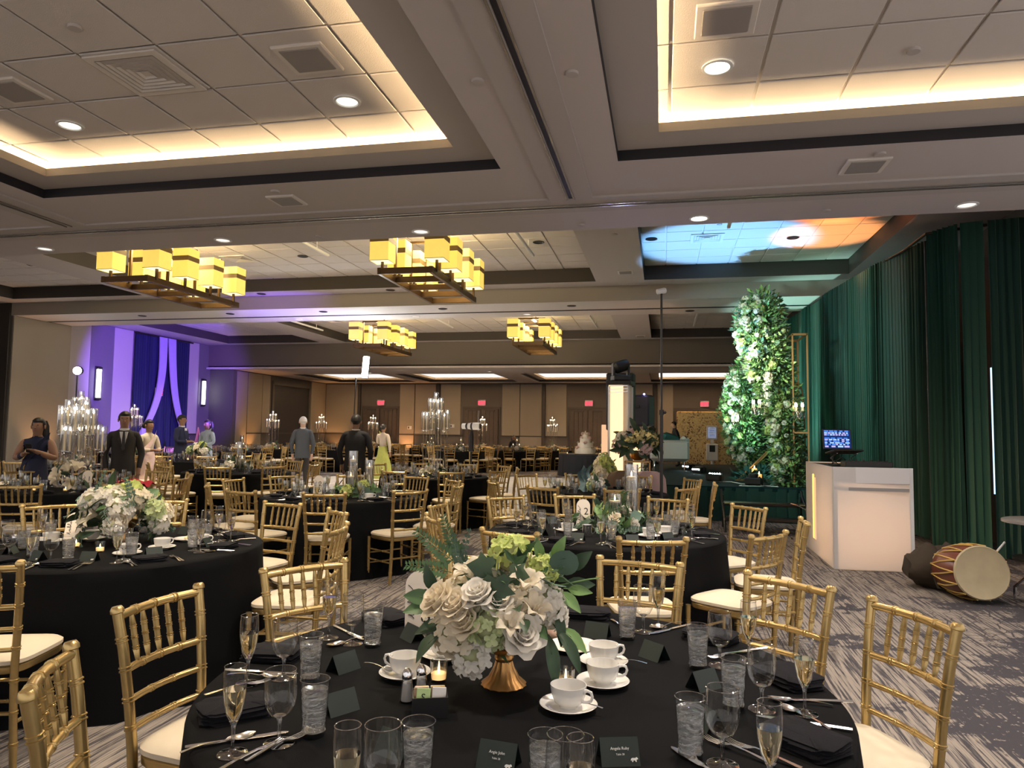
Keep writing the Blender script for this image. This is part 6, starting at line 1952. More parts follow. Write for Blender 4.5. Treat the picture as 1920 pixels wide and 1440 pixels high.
for kind, a, c, lab in (('knife', (-1.078, 1.505), (-.885, 1.645), 'steel knife lying at the left front flute'), ('spoon', (-1.070, 1.478), (-.958, 1.616), 'steel spoon beside the left front flute'),
                        ('fork', (-.938, 1.415), (-.866, 1.629), 'outer steel fork between left front and front left places'), ('fork', (-.905, 1.475), (-.845, 1.650), 'inner steel fork by the left front tumbler'),
                        ('knife', (-1.305, 2.00), (-1.10, 2.02), 'steel knife behind the left side flute'), ('spoon', (-1.275, 1.965), (-1.12, 1.985), 'steel spoon by the left side wine glass'), ('fork', (-1.235, 1.80), (-1.125, 1.952), 'fork leaning over the black napkin at left side'),
                        ('knife', (-1.21, 2.54), (-1.023, 2.392), 'steel knife by the left rear wine glass'), ('spoon', (-1.03, 2.44), (-1.115, 2.296), 'steel spoon at the left rear tumbler'),
                        ('knife', (.102, 2.905), (-.053, 2.725), 'steel knife at the rear right flute'), ('spoon', (.07, 2.93), (-.045, 2.80), 'steel spoon beside the rear right knife'), ('fork', (-.20, 2.90), (-.135, 2.735), 'steel fork behind the rear right tumbler'),
                        ('knife', (.35, 2.66), (.17, 2.53), 'steel knife at the right rear flute'), ('fork', (.29, 2.60), (.145, 2.485), 'steel fork by the right rear wine glass'),
                        ('knife', (.515, 2.19), (.300, 2.162), 'steel knife behind the right side flute'), ('spoon', (.455, 2.148), (.29, 2.158), 'steel spoon behind the right side flute'),
                        ('spoon', (.410, 1.975), (.318, 2.110), 'steel spoon between right side and right front flutes'), ('knife', (.465, 1.985), (.245, 2.022), 'steel knife pointing at the right side wine glass'),
                        ('fork', (.245, 1.735), (.100, 1.846), 'outer steel fork at the right front wine glass'), ('fork', (.300, 1.733), (.150, 1.842), 'inner steel fork at the right front flute'),
                        ('knife', (.165, 1.60), (.045, 1.745), 'lilac tinted knife at the bottom near the right front tumbler'),
                        ('spoon', (-.68, 1.30), (-.60, 1.17), 'steel spoon at the front left place'), ('knife', (-.78, 1.36), (-.60, 1.22), 'steel knife at the front left place')):
    cutlery(kind, a, c, lab, 'cutlery on table 28')
for x, y, rz, lab, k, sc in ((-1.085, 1.715, .75, 'black folded napkin at the left front place', 0, 1.12), (-1.235, 2.15, .05, 'black folded napkin at the left side place', 1, 1.1), (-1.05, 2.66, -.6, 'black folded napkin at the left rear place', 2, 1.2),
                             (-.30, 2.93, .1, 'black folded napkin at the rear right place', 0, 1.15), (.365, 2.33, -1.0, 'black folded napkin at the right side place', 1, 1.2), (.165, 2.72, -.5, 'black folded napkin at the right rear place', 2, 1.15), (.33, 1.87, -.75, 'black folded napkin at the right front place', 0, 1.2), (-.62, 2.93, .2, 'black folded napkin at the rear left place', 1, 1.1)):
    napkin(x, y, rz, lab + ' of table 28', 'napkins on table 28', k, sc)
for x, y, rz, lab, nm in ((-.965, 2.10, 1.15, 'dark green tent card at the left side place', None), (-.835, 1.80, 1.0, 'dark green tent card beside the left front tumbler', None), (-.87, 2.46, 2.4, 'dark green tent card behind the table number 28', None),
                          (-.03, 2.46, -.75, 'dark green tent card with light on it behind the cups', None), (.115, 2.215, .75, 'small dark green tent card before the right rear tumbler', None), (-.358, 1.60, -.12, 'dark green name card facing the camera', 'Angie John'),
                          (-.10, 1.685, .30, 'dark green name card with a white cow beside the flute', 'Angela Ruby'), (.105, 1.93, -1.0, 'dark green tent card half hidden behind right front wine glass', None), (-.235, 2.66, 2.9, 'dark green tent card behind the bouquet leaves', None), (-.60, 1.60, -.4, 'dark green tent card behind the front left wine glass', None)):
    place_card(x, y, rz, lab + ' on table 28', 'place cards on table 28', nm, nm is not None)
for x, y, rz, lab in ((-.187, 2.349, .45, 'white coffee cup closest to the butter plate'), (-.174, 2.162, .15, 'white coffee cup in the middle of the trio'), (-.249, 1.957, -.35, 'white coffee cup in front of the trio with lilac spoon'),
                      (-.700, 2.288, 3.3, 'white coffee cup half under the drooping hydrangea'), (-.761, 2.089, 3.0, 'white coffee cup beside the salt shaker')):
    cup(x, y, rz, lab, 'coffee cups on table 28')
for a, c, lab in (((-.05, 2.33), (-.135, 2.345), 'teaspoon on the saucer beside the butter plate'), ((-.155, 1.93), (-.225, 1.945), 'lilac lit teaspoon on the front saucer'), ((-.905, 2.12), (-.80, 2.075), 'teaspoon on the saucer by the salt shaker')):
    o = cutlery('spoon', a, c, lab, 'teaspoons on table 28', TOP + .017)
    o.scale = (.8, .8, .8)
dup(VOT, (-.275, 2.095, TOP), 0, 'lit glass votive candle beside the coffee cups on table 28', 'votives on table 28')
dup(VOT, (-.649, 2.071, TOP), 0, 'lit glass votive candle before the drooping hydrangea on table 28', 'votives on table 28')
def butter_plate(x, y, lab, n=7):
    tag(obj('butter_plate', (B().lathe([(.050, 0), (.052, .003), (.080, .010), (.090, .014), (.089, .0155), (.06, .008), (.04, .005), (.001, .005)], 32), CHINA), None, (x, y, TOP)), lab, 'plate', 'butter plates')
    BM = M('butter', (.86, .74, .42), .5)
    for i in range(n):
        a = i * 2.4
        q = .016 * math.sqrt(i)
        tag(obj('butter_curl', (B().lathe([(.010, 0), (.014, .004), (.013, .014), (.008, .018), (.001, .018)], 10), BM), None, (x + q * math.cos(a), y + q * math.sin(a), TOP + .007 + (.001 * (i % 3)))), 'small yellow butter curl on the white plate', 'butter', 'butter curls')
butter_plate(-.301, 2.496, 'white plate of butter curls under the bouquet leaves on table 28')
def shaker(x, y, lab, grp, body=CRYSTAL, sc=1.0):
    t = thing('shaker', lab, 'shaker', (x, y, TOP), 0, grp)
    obj('glass_body', (B().lathe([(.019 * sc, 0), (.021 * sc, .003), (.014 * sc, .058), (.013 * sc, .062)], 12), body), t)
    obj('contents', (B().lathe([(.016 * sc, .003), (.012 * sc, .05)], 10), M('salt', (.75, .74, .72), .8)), t)
    obj('metal_cap', (B().lathe([(.014 * sc, .061), (.0145 * sc, .068), (.012 * sc, .080), (.006 * sc, .088), (.001, .089)], 14), CHROME), t)
shaker(-.687, 1.905, 'salt shaker with a chrome cap in front of the sugar caddy on table 28', 'shakers on table 28')
shaker(-.660, 1.945, 'pepper shaker with a chrome cap behind the salt on table 28', 'shakers on table 28')
def caddy(x, y, rz, lab, letter=True):
    t = thing('sugar_caddy', lab, 'caddy', (x, y, TOP), rz, 'sugar caddies')
    b = B()
    o_, i_ = (.046, .032), (.042, .028)
    def rect(q, z):
        return [(-q[0], -q[1], z), (q[0], -q[1], z), (q[0], q[1], z), (-q[0], q[1], z)]
    b.rings([rect(o_, 0), rect(o_, .052), rect(i_, .052), rect(i_, .006)], True, True)
    obj('box', (b, BLACKP, False), t)
    cols = [M('packet_green', (.45, .60, .28), .7), M('packet_white', (.80, .78, .74), .7), M('packet_brown', (.40, .26, .17), .7), M('packet_yellow', (.80, .62, .22), .7), M('packet_pink', (.75, .50, .45), .7)]
    for k in range(9):
        pk_ = obj('sugar_packet', (B().bbox((0, 0, .032), (.036, .003, .062), .001), cols[(0, 1, 2, 2, 1, 3, 3, 1, 4)[k]], False), t, (-.020 + .040 * (k % 2) + random.uniform(-.002, .002), -.022 + k * .0052, .008), (R(-14 + k * 3), R(random.uniform(-4, 4)), 0))
        if letter and k == 0:
            text('letter', 'S', .026, BLACKINK, pk_, (0, -.0018, .040), (PI / 2, 0, 0), .0002)
    return t
caddy(-.598, 1.835, .35, 'black sugar caddy full of packets on table 28')
table_number(-.860, 2.50, .35, '2', '8', 'cream arched card reading table 28 beside the bouquet')
tag(obj('bread_roll', (B().ball((0, 0, .03), (.07, .05, .035), 14, 8), M('folded_pink', (.62, .42, .33), .7, bump=(30, .5))), None, (-.40, 2.60, TOP)), 'folded pinkish fabric favour behind the bronze urn', 'favour')
# bouquet of table 28 in its bronze urn
def urn_base(t):
    obj('urn_foot', (B().lathe([(.064, 0), (.066, .003), (.062, .008), (.045, .022), (.030, .050), (.024, .070)], 48, flute=.035, nf=16), URN), t, (0, 0, -.178))
    obj('urn_knop', (B().lathe([(.024, .068), (.028, .074), (.028, .082), (.022, .090)], 28), URN), t, (0, 0, -.178))
    obj('urn_bowl', (B().lathe([(.022, .086), (.034, .092), (.056, .104), (.066, .118), (.072, .132), (.070, .140), (.062, .140), (.04, .12), (.001, .11)], 36), URN), t, (0, 0, -.178))
def px(cx, cyp):
    # spread of the arrangement measured from the urn axis, metres
    return ((cx - 888) / 4.8 * .00162, .887 + (200 - cyp / 4.8) * .00155 - (TOP + .178))
spec = []
for me, nme, cx, cyp, dy, s in ((ROSE, 'rose', 425, 570, -.12, 1.25), (ROSE, 'rose', 605, 600, -.14, 1.25), (ROSEW, 'rose', 765, 490, -.14, 1.15), (ROSEW, 'rose', 1115, 810, -.13, 1.3), (ROSE, 'rose', 680, 715, -.15, 1.1), (ROSEW, 'rose', 930, 560, -.13, 1.0),
                                (LILY, 'lily', 610, 360, -.05, .72), (LILY, 'lily', 1110, 420, -.08, .8), (LILY, 'lily', 1030, 690, -.155, .66), (LILY, 'lily', 1190, 610, -.10, .7), (LILY, 'lily', 330, 720, -.06, .6),
                                (HYD, 'hydrangea', 670, 1030, -.09, .95), (HYDC, 'hydrangea', 540, 820, -.11, 1.0), (HYD, 'hydrangea', 1250, 600, -.03, 1.0), (HYDG, 'hydrangea', 840, 720, -.13, .95), (HYDL, 'hydrangea', 910, 220, .04, 1.0), (HYDC, 'hydrangea', 540, 950, -.05, .85),
                                (HYDC, 'hydrangea', 1000, 590, -.10, .95), (HYDG, 'hydrangea', 850, 860, -.08, .7), (HYDL, 'hydrangea', 1210, 330, .03, .7), (HYD, 'hydrangea', 760, 800, -.09, .9), (HYD, 'hydrangea', 700, 420, .05, 1.0), (HYDC, 'hydrangea', 1000, 420, .06, 1.0), (HYD, 'hydrangea', 1270, 740, .04, .9), (HYDC, 'hydrangea', 480, 620, .06, 1.0), (ROSEW, 'rose', 900, 600, .12, 1.2), (HYD, 'hydrangea', 1000, 740, .08, 1.1), (HYD, 'hydrangea', 700, 740, .08, 1.1), (HYDC, 'hydrangea', 980, 840, -.06, .85)):
    x, z = px(cx, cyp)
    spec.append((me, nme, (x, dy, z), 0, s))
lv = []
for me, nme, cx, cyp, dy, dirn, s in ((IVY, 'ivy_leaf', 830, 270, -.10, (-.9, -.2, .15), .72), (IVY, 'ivy_leaf', 905, 320, -.14, (.1, -.2, -.95), .85), (IVY, 'ivy_leaf', 990, 300, -.09, (.9, -.2, -.1), .62), (IVY, 'ivy_leaf', 980, 250, -.03, (.6, -.2, .3), .55),
                                      (EUC, 'leaf', 1330, 310, .0, (.5, -.3, .5), 1.4), (EUC, 'leaf', 1290, 400, -.04, (.3, -.6, .1), 1.3), (OVAL, 'leaf', 300, 570, -.08, (-1, -.2, .10), 1.0), (OVAL, 'leaf', 310, 640, -.09, (-1, -.3, -.12), 1.0), (OVALD, 'leaf', 420, 830, -.13, (-.65, -.4, -.75), 1.0), (OVALD, 'leaf', 320, 530, -.05, (-.45, -.1, .9), .9),
                                      (LONGL, 'leaf', 1300, 820, -.07, (.25, -.35, -.9), 1.05), (LONGL, 'leaf', 1370, 790, -.05, (.55, -.2, -.75), 1.0), (LIGHTL, 'leaf', 1390, 800, -.03, (.7, -.2, -.45), 1.1), (LONGL, 'leaf', 1360, 620, -.03, (.2, -.3, -.9), .8), (LIGHTL, 'leaf', 1380, 500, .0, (.75, -.2, -.6), .9), (OVALD, 'leaf', 1400, 460, .03, (1, 0, .1), .9),
                                      (LIGHTL, 'leaf', 1180, 250, .05, (-.2, -.2, 1), .8), (LIGHTL, 'leaf', 1280, 240, .06, (.5, -.1, .9), .9), (LIGHTL, 'leaf', 1440, 480, .02, (1, -.2, -.05), .8), (OVALD, 'leaf', 1420, 320, .05, (.8, 0, .6), .9), (FERN, 'fern_frond', 420, 300, .02, (-.75, -.1, .55), .8), (FERN, 'fern_frond', 400, 380, .0, (-.9, -.1, .15), .75), (FERN, 'fern_frond', 450, 260, .05, (-.5, 0, .8), .7),
                                      (BOX, 'boxwood_sprig', 520, 350, -.01, (-.3, -.3, .9), .7), (BOX, 'boxwood_sprig', 540, 380, .02, (-.1, -.2, 1), .8), (BOX, 'boxwood_sprig', 500, 400, .04, (-.5, .1, .8), .8), (OVALD, 'leaf', 420, 780, -.09, (-1, -.2, -.3), .9), (OVALD, 'leaf', 1150, 640, -.15, (.2, -.8, -.3), .6), (OVAL, 'leaf', 1230, 720, -.11, (.5, -.6, -.3), .7), (OVALD, 'leaf', 780, 620, -.12, (0, -.8, .1), .7), (OVALD, 'leaf', 1080, 560, -.13, (.2, -.8, .1), .6),
                                      (OVALD, 'leaf', 900, 480, .12, (0, .8, .5), 1.2), (LONGL, 'leaf', 700, 500, .14, (-.4, .8, .3), 1.2), (OVALD, 'leaf', 1150, 520, .13, (.5, .8, .3), 1.2), (OVAL, 'leaf', 560, 520, .10, (-.7, .5, .4), 1.2)):
    x, z = px(cx, cyp)
    lv.append((me, nme, (x, dy, z), dirn, s * 1.0))
t = bouquet('ivory rose and hydrangea bouquet in a bronze urn on table 28', (-.458, 2.097, TOP + .178), spec, lv, .2, base=urn_base)
obj('bare_stem', (B().tube([(.10, -.02, .12), (.17, -.03, .125), (.25, -.03, .145), (.28, -.03, .15)], .0022, 5), LEAFL), t)
leafmass('filler_leaves', [(-.05, .02, .02), (.0, .02, .10), (.06, .02, .14)], .13, 160, t, [LEAFD, LEAF], (.04, .08), 12, .8)
obj('key_ring', (B().tube([(.012 * math.cos(a), .0, .012 * math.sin(a)) for a in [i * .5236 for i in range(13)]], .0008, 4), STEEL), t, (-.235, -.03, -.02))

# ================================================================ OTHER TABLES
def setting(cx, cyy, a, r, lod, desc, side, full):
    u = Vector((math.cos(R(a)), math.sin(R(a))))
    n = Vector((u.y, -u.x))
    c = Vector((cx, cyy))
    j = lambda s=.012: random.uniform(-s, s)
    for kind, rr_, off in (('flute', r - .22, .17), ('wine', r - .29, .11), ('water', r - .36, .05)):
        p = c + u * (rr_ + j()) + n * (off + j())
        glass(kind, lod, p.x, p.y, '%s at %s of %s' % (KN[kind][1], side, desc), KN[kind][1] + 's on laid tables')
    if full:
        p = c + u * (r - .17) + n * j()
        napkin(p.x, p.y, R(a) + PI / 2 + j(.2), 'black folded napkin at the %s of %s' % (side, desc), 'napkins on laid tables', random.randrange(3), 1.05)
    if full > 1:
        for kind, off, nm in (('fork', -.13, 'outer fork'), ('fork', -.105, 'inner fork'), ('knife', .105, 'knife'), ('spoon', .135, 'spoon')):
            p = c + u * (r - .05) + n * (off + j(.006))
            q = p - u * .2 + n * j(.02)
            cutlery(kind, p, q, 'steel %s at the %s of %s' % (nm, side, desc), 'cutlery on laid tables')
        p = c + u * (r - .32) + n * (-.07 + j(.02))
        place_card(p.x, p.y, R(a) + PI / 2 + j(.3), 'dark green tent card at the %s of %s' % (side, desc), 'place cards on laid tables', None, full > 1)
def table(cx, cyy, r, desc, angs, lod, glod, full, skip=(), label=None, seg=64):
    cloth_table(cx, cyy, r, label or 'round black cloth table, ' + desc, seg)
    chairs(cx, cyy, [a for a in angs if a not in skip], lod, desc, 'chairs at ' + desc)
    sd = sides_for(angs)
    for a in angs:
        setting(cx, cyy, a, r, glod, desc, sd[a], full)
def ring(ph, n=10):
    return [(ph + 360 / n * i) % 360 for i in range(n)]
# table at the left with the bowl bouquet
table(-3.33, 3.9, .86, 'the bouquet table by the side edge', [7, 43, 75, 118, 150, 186, 222, 258, 288, 325], 0, 0, 2, (325,))
def bowl2(t):
    obj('bowl', (B().lathe([(.055, -.16), (.058, -.155), (.035, -.13), (.03, -.10), (.06, -.07), (.085, -.03), (.08, -.02), (.05, -.05)], 28), URN), t)
random_bouquet('lime and white hydrangea bouquet in a bronze bowl on the side edge table', (-3.36, 3.98, TOP + .165), .25, [H_(HYDL), (ROSEW, 'rose'), H_(HYD), (ROSE, 'rose'), H_(HYDG), H_(HYDC), H_(HYDL), H_(HYD), (ROSEW, 'rose'), H_(HYDC), H_(HYD), H_(HYDL), (ROSE, 'rose'), H_(HYDG), H_(HYD), (LILY, 'lily'), H_(HYDC), H_(HYD), (ROSE, 'rose'), H_(HYDC), (ROSE, 'rose'), H_(HYD), (LILY, 'lily'), H_(HYD)], 58, 21, bowl2, [(OVAL, 'leaf'), (LONGL, 'leaf'), (OVAL, 'leaf'), (LIGHTL, 'leaf'), (IVY, 'ivy_leaf'), (BOX, 'boxwood_sprig'), (OVALD, 'leaf')], 1.12)
for x, y, rz, lab in ((-3.02, 3.62, 1.0, 'white coffee cup in front of the bouquet bowl'), (-2.98, 3.86, 1.2, 'white coffee cup beside the bouquet bowl'), (-2.85, 4.05, .4, 'white coffee cup at the outer side of bouquet bowl'), (-3.62, 4.02, 2.5, 'white coffee cup left behind the bouquet bowl'), (-3.78, 3.86, 3.0, 'white coffee cup by the pepper mill on the side table')):
    cup(x, y, rz, lab, 'coffee cups on the bouquet table')
butter_plate(-3.05, 4.2, 'white butter plate behind the bouquet bowl', 3)
dup(VOT, (-3.50, 3.76, TOP), 0, 'lit votive candle at one side of bouquet bowl', 'votives on the bouquet table')
dup(VOT, (-3.24, 3.66, TOP), 0, 'lit votive candle right below the bouquet bowl', 'votives on the bouquet table')
caddy(-3.66, 3.66, .2, 'black sugar caddy with brown packets on the bouquet table', False)
shaker(-3.80, 3.62, 'grey pepper shaker beside the caddy on the bouquet table', 'shakers on the bouquet table', DARKM, 1.2)
table_number(-3.62, 3.86, .6, '2', '', 'cream number card lying under the lime bouquet', -40)
# right middle table with the tall vase
D3 = 'the tall vase table'
table(-.43, 5.50, .88, D3, [250, 286, 318, 353, 34, 70, 106, 137, 178, 214], 0, 0, 2, ())
vase(.50, -.24, 5.62, 'tall glass cylinder with floating candle on the low greenery')
vase(.28, -.36, 5.52, 'short glass cylinder with glowing candles in the greenery')
dup(VOT, (-.47, 5.42, TOP), 0, 'lit votive candle in the greenery of the tall vase', 'votives by the tall vase')
dup(VOT, (-.39, 5.38, TOP), 0, 'second lit votive candle in the greenery of the tall vase', 'votives by the tall vase')
random_bouquet('low greenery ring with white roses around the tall vase', (-.38, 5.55, TOP + .05), .25, [(ROSEW, 'rose'), H_(HYDL), (ROSE, 'rose'), H_(HYDG), (ROSEW, 'rose'), (ROSEW, 'rose'), (ROSE, 'rose')], 70, 8, None, [(OVAL, 'leaf'), (OVALD, 'leaf'), (LONGL, 'leaf'), (EUC, 'leaf'), (FERN, 'fern_frond'), (LIGHTL, 'leaf'), (BOX, 'boxwood_sprig')], 1.1, .45, 'greenery_ring')
table_number(-.60, 5.52, .1, '2', '', 'cream arched card with a 2 on the tall vase table')
t = thing('creamer', 'small steel creamer jug on the tall vase table', 'jug', (-.53, 5.15, TOP))
obj('body', (B().lathe([(.035, 0), (.037, .01), (.033, .07), (.036, .085), (.033, .085), (.02, .01)], 18, cap1=False), STEEL), t)
obj('handle', (B().tube([(.034, 0, .07), (.055, 0, .06), (.05, 0, .03), (.035, 0, .02)], .004, 6), STEEL), t)
for x, y, rz, lab in ((-.70, 5.35, 2.0, 'white coffee cup by the greenery with white roses'), (.02, 5.40, .5, 'white coffee cup near the tall vase'), (-.10, 5.25, .9, 'white coffee cup at the front of the tall vase table')):
    cup(x, y, rz, lab, 'coffee cups on the tall vase table')
# table 26
D4 = 'the floating candle table'
table(-3.52, 7.48, .87, D4, [289, 325, 2, 40, 73, 109, 145, 181, 217, 253], 0, 1, 2)
table_number(-3.72, 7.30, .05, '2', '6', 'cream arched card reading table 26')
vase(.50, -3.40, 7.50, 'tall cylinder with floating candle on table 26')
vase(.40, -3.23, 7.56, 'mid height cylinder with floating candle on table 26')
vase(.28, -3.36, 7.36, 'short cylinder with floating candle on table 26')
random_bouquet('low lime and green arrangement on table 26', (-3.35, 7.46, TOP + .04), .26, [H_(HYDL), (ROSE, 'rose'), H_(HYDL), (ROSEW, 'rose'), H_(HYDG)], 46, 18, None, [(OVAL, 'leaf'), (LIGHTL, 'leaf'), (EUC, 'leaf'), (OVALD, 'leaf')], 1.15, .4, 'greenery_ring')
butter_plate(-3.0, 7.3, 'white butter plate beside the short cylinder on table 26', 2)
for x, y, rz, lab in ((-3.05, 7.15, .5, 'white cup at the front of table 26'), (-3.75, 7.05, 2.5, 'white cup before the number on table 26')):
    cup(x, y, rz, lab, 'coffee cups on table 26')
# the rest, front to back
def centre(kind, x, y, desc, seed):
    rnd = random.Random(seed)
    if kind == 'tall':
        for i, (c, dx, dy) in enumerate(((0, 0, 0),)):
            dup3(CAN[0], (x, y, TOP), rnd.uniform(0, 6), 'tall crystal candelabra on ' + desc)
        random_bouquet('white flowers at centre of ' + desc, (x, y - .06, TOP + .06), .22, [(LILY, 'lily'), (ROSEW, 'rose'), (LILY, 'lily'), (ROSEW, 'rose'), H_(HYD)], 10, seed, None, None, 1.3, .6, 'flower_cluster')
        for k in range(3):
            dup(VOT, (x + .28 * math.cos(k * 2.1 + seed), y + .28 * math.sin(k * 2.1 + seed), TOP), 0, '%s votive candle on %s' % (['first lit', 'second lit', 'third lit'][k], desc), 'votives on ' + desc)
    elif kind == 'vases':
        for q, dx, dy in ((.50, .0, .05), (.28, .12, -.06), (.28, -.12, -.08)):
            dup(VASE[(q, 0)], (x + dx, y + dy, TOP), 0, '%s on %s' % ({.50: 'tall candle cylinder', .28: 'short candle cylinder ' + ('beside it' if dx > 0 else 'in front')}[q], desc))
        random_bouquet('low white and green flowers on ' + desc, (x, y, TOP + .05), .26, [(ROSEW, 'rose'), (LILY, 'lily'), H_(HYD), (ROSE, 'rose'), H_(HYDC)], 18, seed, None, [(EUC, 'leaf'), (OVALD, 'leaf')], 1.4, .5, 'flower_cluster')
    else:
        random_bouquet('round bouquet of cream and green flowers on ' + desc, (x, y, TOP + .20), .22, [H_(HYDL), H_(HYD), H_(HYDC), (ROSE, 'rose'), H_(HYDG), H_(HYD), (ROSEW, 'rose')], 16, seed, bowl2, None, 1.5)
        for k in range(2):
            dup(VOT, (x + .30 * math.cos(k * 2.6 + seed), y + .30 * math.sin(k * 2.6 + seed), TOP), 0, '%s votive by bouquet on %s' % (['one lit', 'other lit'][k], desc), 'votives on ' + desc)
REST = [(-6.90, 7.20, .88, 'the crystal cluster table', 1, 1, 1, 'none', 10), (-.80, 9.00, .87, 'the teal scarf table', 1, 1, 1, 'none', 250), (-3.65, 11.2, .88, 'the dance floor candelabra table', 1, 1, 1, 'tall', 262), (-7.10, 11.0, .88, 'the cylinder vase table', 1, 1, 1, 'vases', 255),
        (-10.3, 11.0, .90, 'the lilac stripe candelabra table', 1, 1, 1, 'tall', 20), (-14.6, 17.5, .9, 'the wall sconce candelabra table', 2, 2, 0, 'tall', 10), (-13.2, 20.6, .9, 'the table by the navy drape', 2, 2, 0, 'vases', 265),
        (-13.7, 23.3, .9, 'the dark opening candelabra table', 2, 2, 0, 'tall', 258), (-13.99, 27.6, .9, 'the amber corner candelabra table', 2, 2, 0, 'tall', 262), (-11.9, 28.1, .9, 'the black suit candelabra table', 2, 2, 0, 'tall', 250), (-9.6, 28.9, .9, 'the amber panel vase table', 2, 2, 0, 'vases', 262),
        (-7.4, 29.0, .9, 'the exit door candelabra table', 2, 2, 0, 'tall', 255), (-7.3, 25.4, .9, 'the vase table past dance floor', 2, 2, 0, 'vases', 270), (-4.43, 28.9, .9, 'the candelabra table behind cake', 2, 2, 0, 'tall', 262), (-11.2, 24.2, .9, 'the bouquet table past dance floor', 2, 2, 0, 'bouq', 256),
        (-5.6, 27.4, .9, 'the blank panel vase table', 2, 2, 0, 'vases', 268), (-2.2, 28.8, .9, 'the exit door bouquet table', 2, 2, 0, 'bouq', 262), (-10.2, 14.3, .9, 'the folded arms man table', 2, 2, 0, 'bouq', 240), (-16.0, 25.9 + 3.4, .9, 'the table in the far amber niche', 2, 2, 0, 'vases', 262)]
REST[-1] = (-14.6, 30.6 - .6, .9, 'the table in the far amber corner', 2, 2, 0, 'vases', 262)
for i, (x, y, r, desc, lod, gl, full, kind, ph) in enumerate(REST):
    if desc == 'the table in the far amber corner':
        continue
    table(x, y, r, desc, ring(ph), lod, gl, full, seg=64 if y < 12 else 36)
    if kind != 'none':
        centre(kind, x, y, desc, 40 + i)
# crystal cluster table: several lower crystal pieces, callas and its number
for k, (dx, dy, c, lab) in enumerate(((-.12, .12, 1, 'lower crystal candelabra at the back of crystal cluster table'), (.18, .05, 1, 'lower crystal candelabra at the front of crystal cluster table'))):
    dup3(CAN[c], (-6.9 + dx, 7.2 + dy, TOP), k * 1.1, lab)
random_bouquet('white calla lilies between the crystal stems', (-6.66, 7.02, TOP + .12), .2, [(LILY, 'lily')] * 6, 8, 71, None, [(LONGL, 'leaf')], 1.3, .8, 'flower_cluster')
table_number(-6.44, 7.02, .35, '1', '1', 'cream arched card with twin strokes on the crystal cluster table')
for k, (dx, dy) in enumerate(((-.3, -.35), (-.05, -.38), (.28, -.28))):
    dup(VOT, (-6.9 + dx, 7.2 + dy, TOP), 0, ['first', 'middle', 'last'][k] + ' lit votive candle at the foot of the crystal cluster', 'votives on the crystal cluster table')
for x, y, lab in ((-10.55, 11.3, 'extra crystal candelabra at the far side of lilac stripe table'),):
    dup3(CAN[2], (x, y, TOP), 1.0, lab)
b = B()
b.grid(lambda u, v: ((u - .5) * .46, (v - .5) * .3 + .05 * math.sin(u * 9), .015 + .05 * abs(math.sin(u * 9 + v * 4)) * (1 - (2 * u - 1) ** 2) + .03 * math.sin(v * 11)), 18, 10)
tag(obj('red_shawl', (b, M('red_cloth', (.62, .03, .06), .7)), None, (-6.45, 7.75, TOP + .004)), 'crumpled red shawl on the crystal cluster table', 'shawl')
random_bouquet('small white bouquet under the teal scarf', (-.80, 9.05, TOP + .08), .12, [(ROSEW, 'rose'), H_(HYD), (ROSEW, 'rose'), (ROSE, 'rose'), H_(HYDG)], 16, 91, None, [(OVALD, 'leaf'), (EUC, 'leaf')], 1.0, .8)
t = thing('stage_plinth_flowers', 'pale green hydrangea heap behind the teal scarf table', 'flowers', (-.92, 11.6, 0))
t.scale = (.72, .72, .95)
obj('bucket', (B().lathe([(.16, 0), (.20, .5), (.18, .5), (.1, .1)], 18, cap1=False), BLACKP), t)
for k in range(14):
    a = k * 2.4
    obj('hydrangea', [HYDG, HYDC, HYDL][k % 3], t, (.24 * math.sqrt(k / 14) * math.cos(a), .24 * math.sqrt(k / 14) * math.sin(a), .62 + .5 * (1 - k / 14) ** .8), orient((math.cos(a), math.sin(a), .8)), 2.0)
leafmass('foliage', [(0, 0, .55), (0, 0, 1.0)], .26, 180, t, [LEAF, LEAFE], (.06, .12), 61)
b = B()
b.grid(lambda u, v: ((u - .5) * .20 * (1.1 - .5 * v) + .03 * math.sin(v * 7), -.02 + .10 * math.sin(PI * v) + .02 * math.sin(u * 14), .30 * v + .02 * math.sin(u * 9)), 12, 12)
tag(obj('teal_scarf', (b, M('pale_teal_print', (.16, .24, .25), .8, noise=(22, .6))), None, (-.96, 9.02, TOP + .01)), 'teal patterned scarf draped on the bouquet of its table', 'scarf')
for x, y, rz, m_, lab in ((-.55, 10.34, 3.1, BROWNC, 'tan jacket hung over a chair behind the teal scarf table'), (-.20, 10.36, 3.0, M('dusty_pink', (.36, .25, .25), .85), 'dusty pink jacket hung over a chair behind the teal scarf table')):
    b = B()
    b.rings([[(q * .25 * math.cos(2 * PI * j / 20), .055 * math.sin(2 * PI * j / 20) + .01 * math.sin(j * 2 + z * 9), z) for j in range(20)] for z, q in ((.50, 1.0), (.62, 1.02), (.75, 1.0), (.86, .96), (.93, .80), (.965, .45))], False, True)
    tag(obj('jacket', (b, m_), None, (x, y, 0), (0, 0, rz)), lab, 'jacket', 'jackets on chairs')
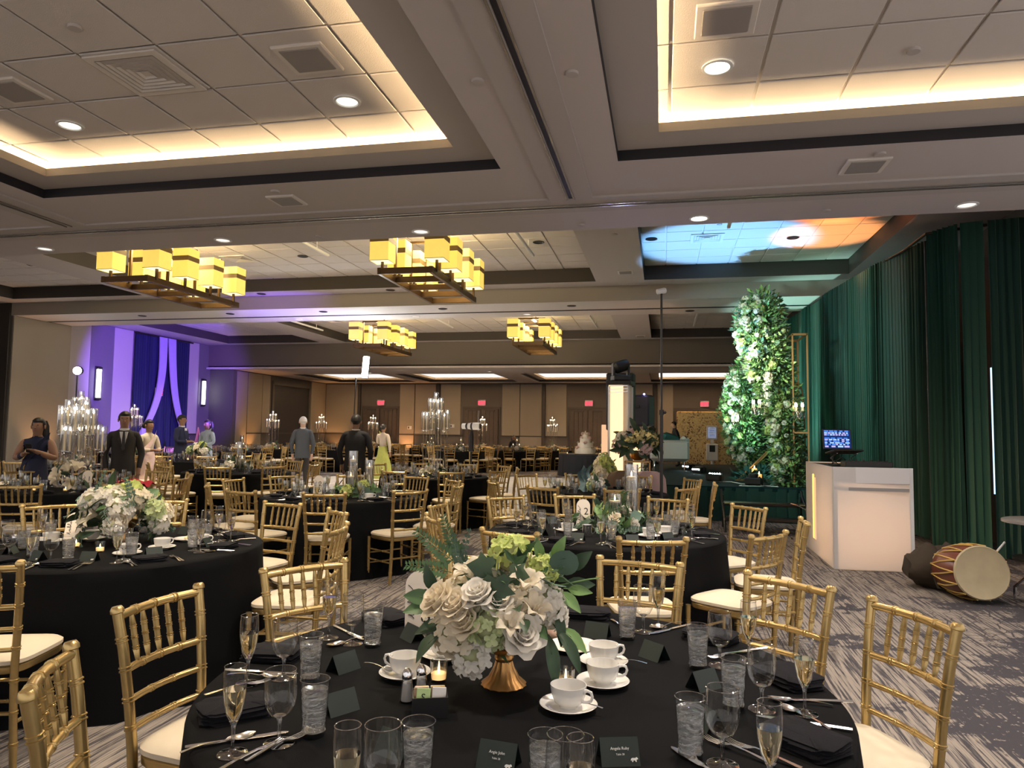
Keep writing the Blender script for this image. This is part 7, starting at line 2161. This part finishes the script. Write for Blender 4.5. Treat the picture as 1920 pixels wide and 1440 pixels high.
# cake table
t = thing('cake_table', 'round cake table in a pleated black cloth', 'table', (-2.66, 25.0, 0))
b = B()
seg = 120
rs = [[(.92 * k * math.cos(2 * PI * j / seg), .92 * k * math.sin(2 * PI * j / seg), .76) for j in range(seg)] for k in (.01, .98)]
rs += [[((.92 + .03 * f + .022 * f * math.sin(30 * 2 * PI * j / seg)) * math.cos(2 * PI * j / seg), (.92 + .03 * f + .022 * f * math.sin(30 * 2 * PI * j / seg)) * math.sin(2 * PI * j / seg), .75 * (1 - f) + .004) for j in range(seg)] for f in (.0, .3, 1)]
b.rings(rs, True, False)
obj('tablecloth', (b, M('navy_black_cloth', (.013, .017, .026), .8)), t)
t = thing('wedding_cake', 'white tiered wedding cake with small flowers', 'cake', (-2.66, 25.0, .762))
ICG = M('icing', (.82, .80, .76), .55)
z = 0
for i, (r_, h_) in enumerate(((.36, .20), (.27, .18), (.19, .16), (.11, .14))):
    obj('tier', (B().lathe([(r_, z), (r_ + .006, z + .01), (r_, z + .03), (r_, z + h_ - .02), (r_ - .015, z + h_), (.001, z + h_)], 28), ICG), t)
    for k in range(4):
        a = k * 1.6 + i * .9 + 3.9
        obj('sugar_flower', ROSEW if k % 2 else HYDP, t, ((r_ - .02) * math.cos(a), (r_ - .02) * math.sin(a), z + h_ + .01), orient((math.cos(a), math.sin(a), .6)), 1.0)
    z += h_
obj('cake_topper', (B().lathe([(.04, z), (.05, z + .03), (.02, z + .06), (.03, z + .10), (.001, z + .13)], 10), ICG), t)
for x, lab in ((-3.25, 'tea light at one side of the wedding cake'), (-2.12, 'tea light at the other side of the wedding cake')):
    dup(VOT, (x, 24.7, .762), 0, lab, 'cake table votives')
t = thing('easel', 'wooden easel leaning by the navy drape', 'easel', (-13.6, 19.0, 0), .8)
for a, c in (((-.25, 0, 0), (0, .1, 1.5)), ((.25, 0, 0), (0, .1, 1.5)), ((0, .5, 0), (0, .1, 1.45))):
    obj('leg', (B().tube([a, c], .018, 6), M('easel_wood', (.30, .15, .06), .5)), t)
obj('shelf', (B().bbox((0, -.0, .62), (.5, .05, .03), .005), DRUMW, False), t)

# the models that were only copied from are removed
def purge(root):
    for ch_ in list(root.children):
        for g in list(ch_.children):
            bpy.data.objects.remove(g)
        bpy.data.objects.remove(ch_)
    bpy.data.objects.remove(root)
for p in CH + list(PR.values()) + [VOT] + list(VASE.values()) + CAN:
    purge(p)
bpy.context.view_layer.update()
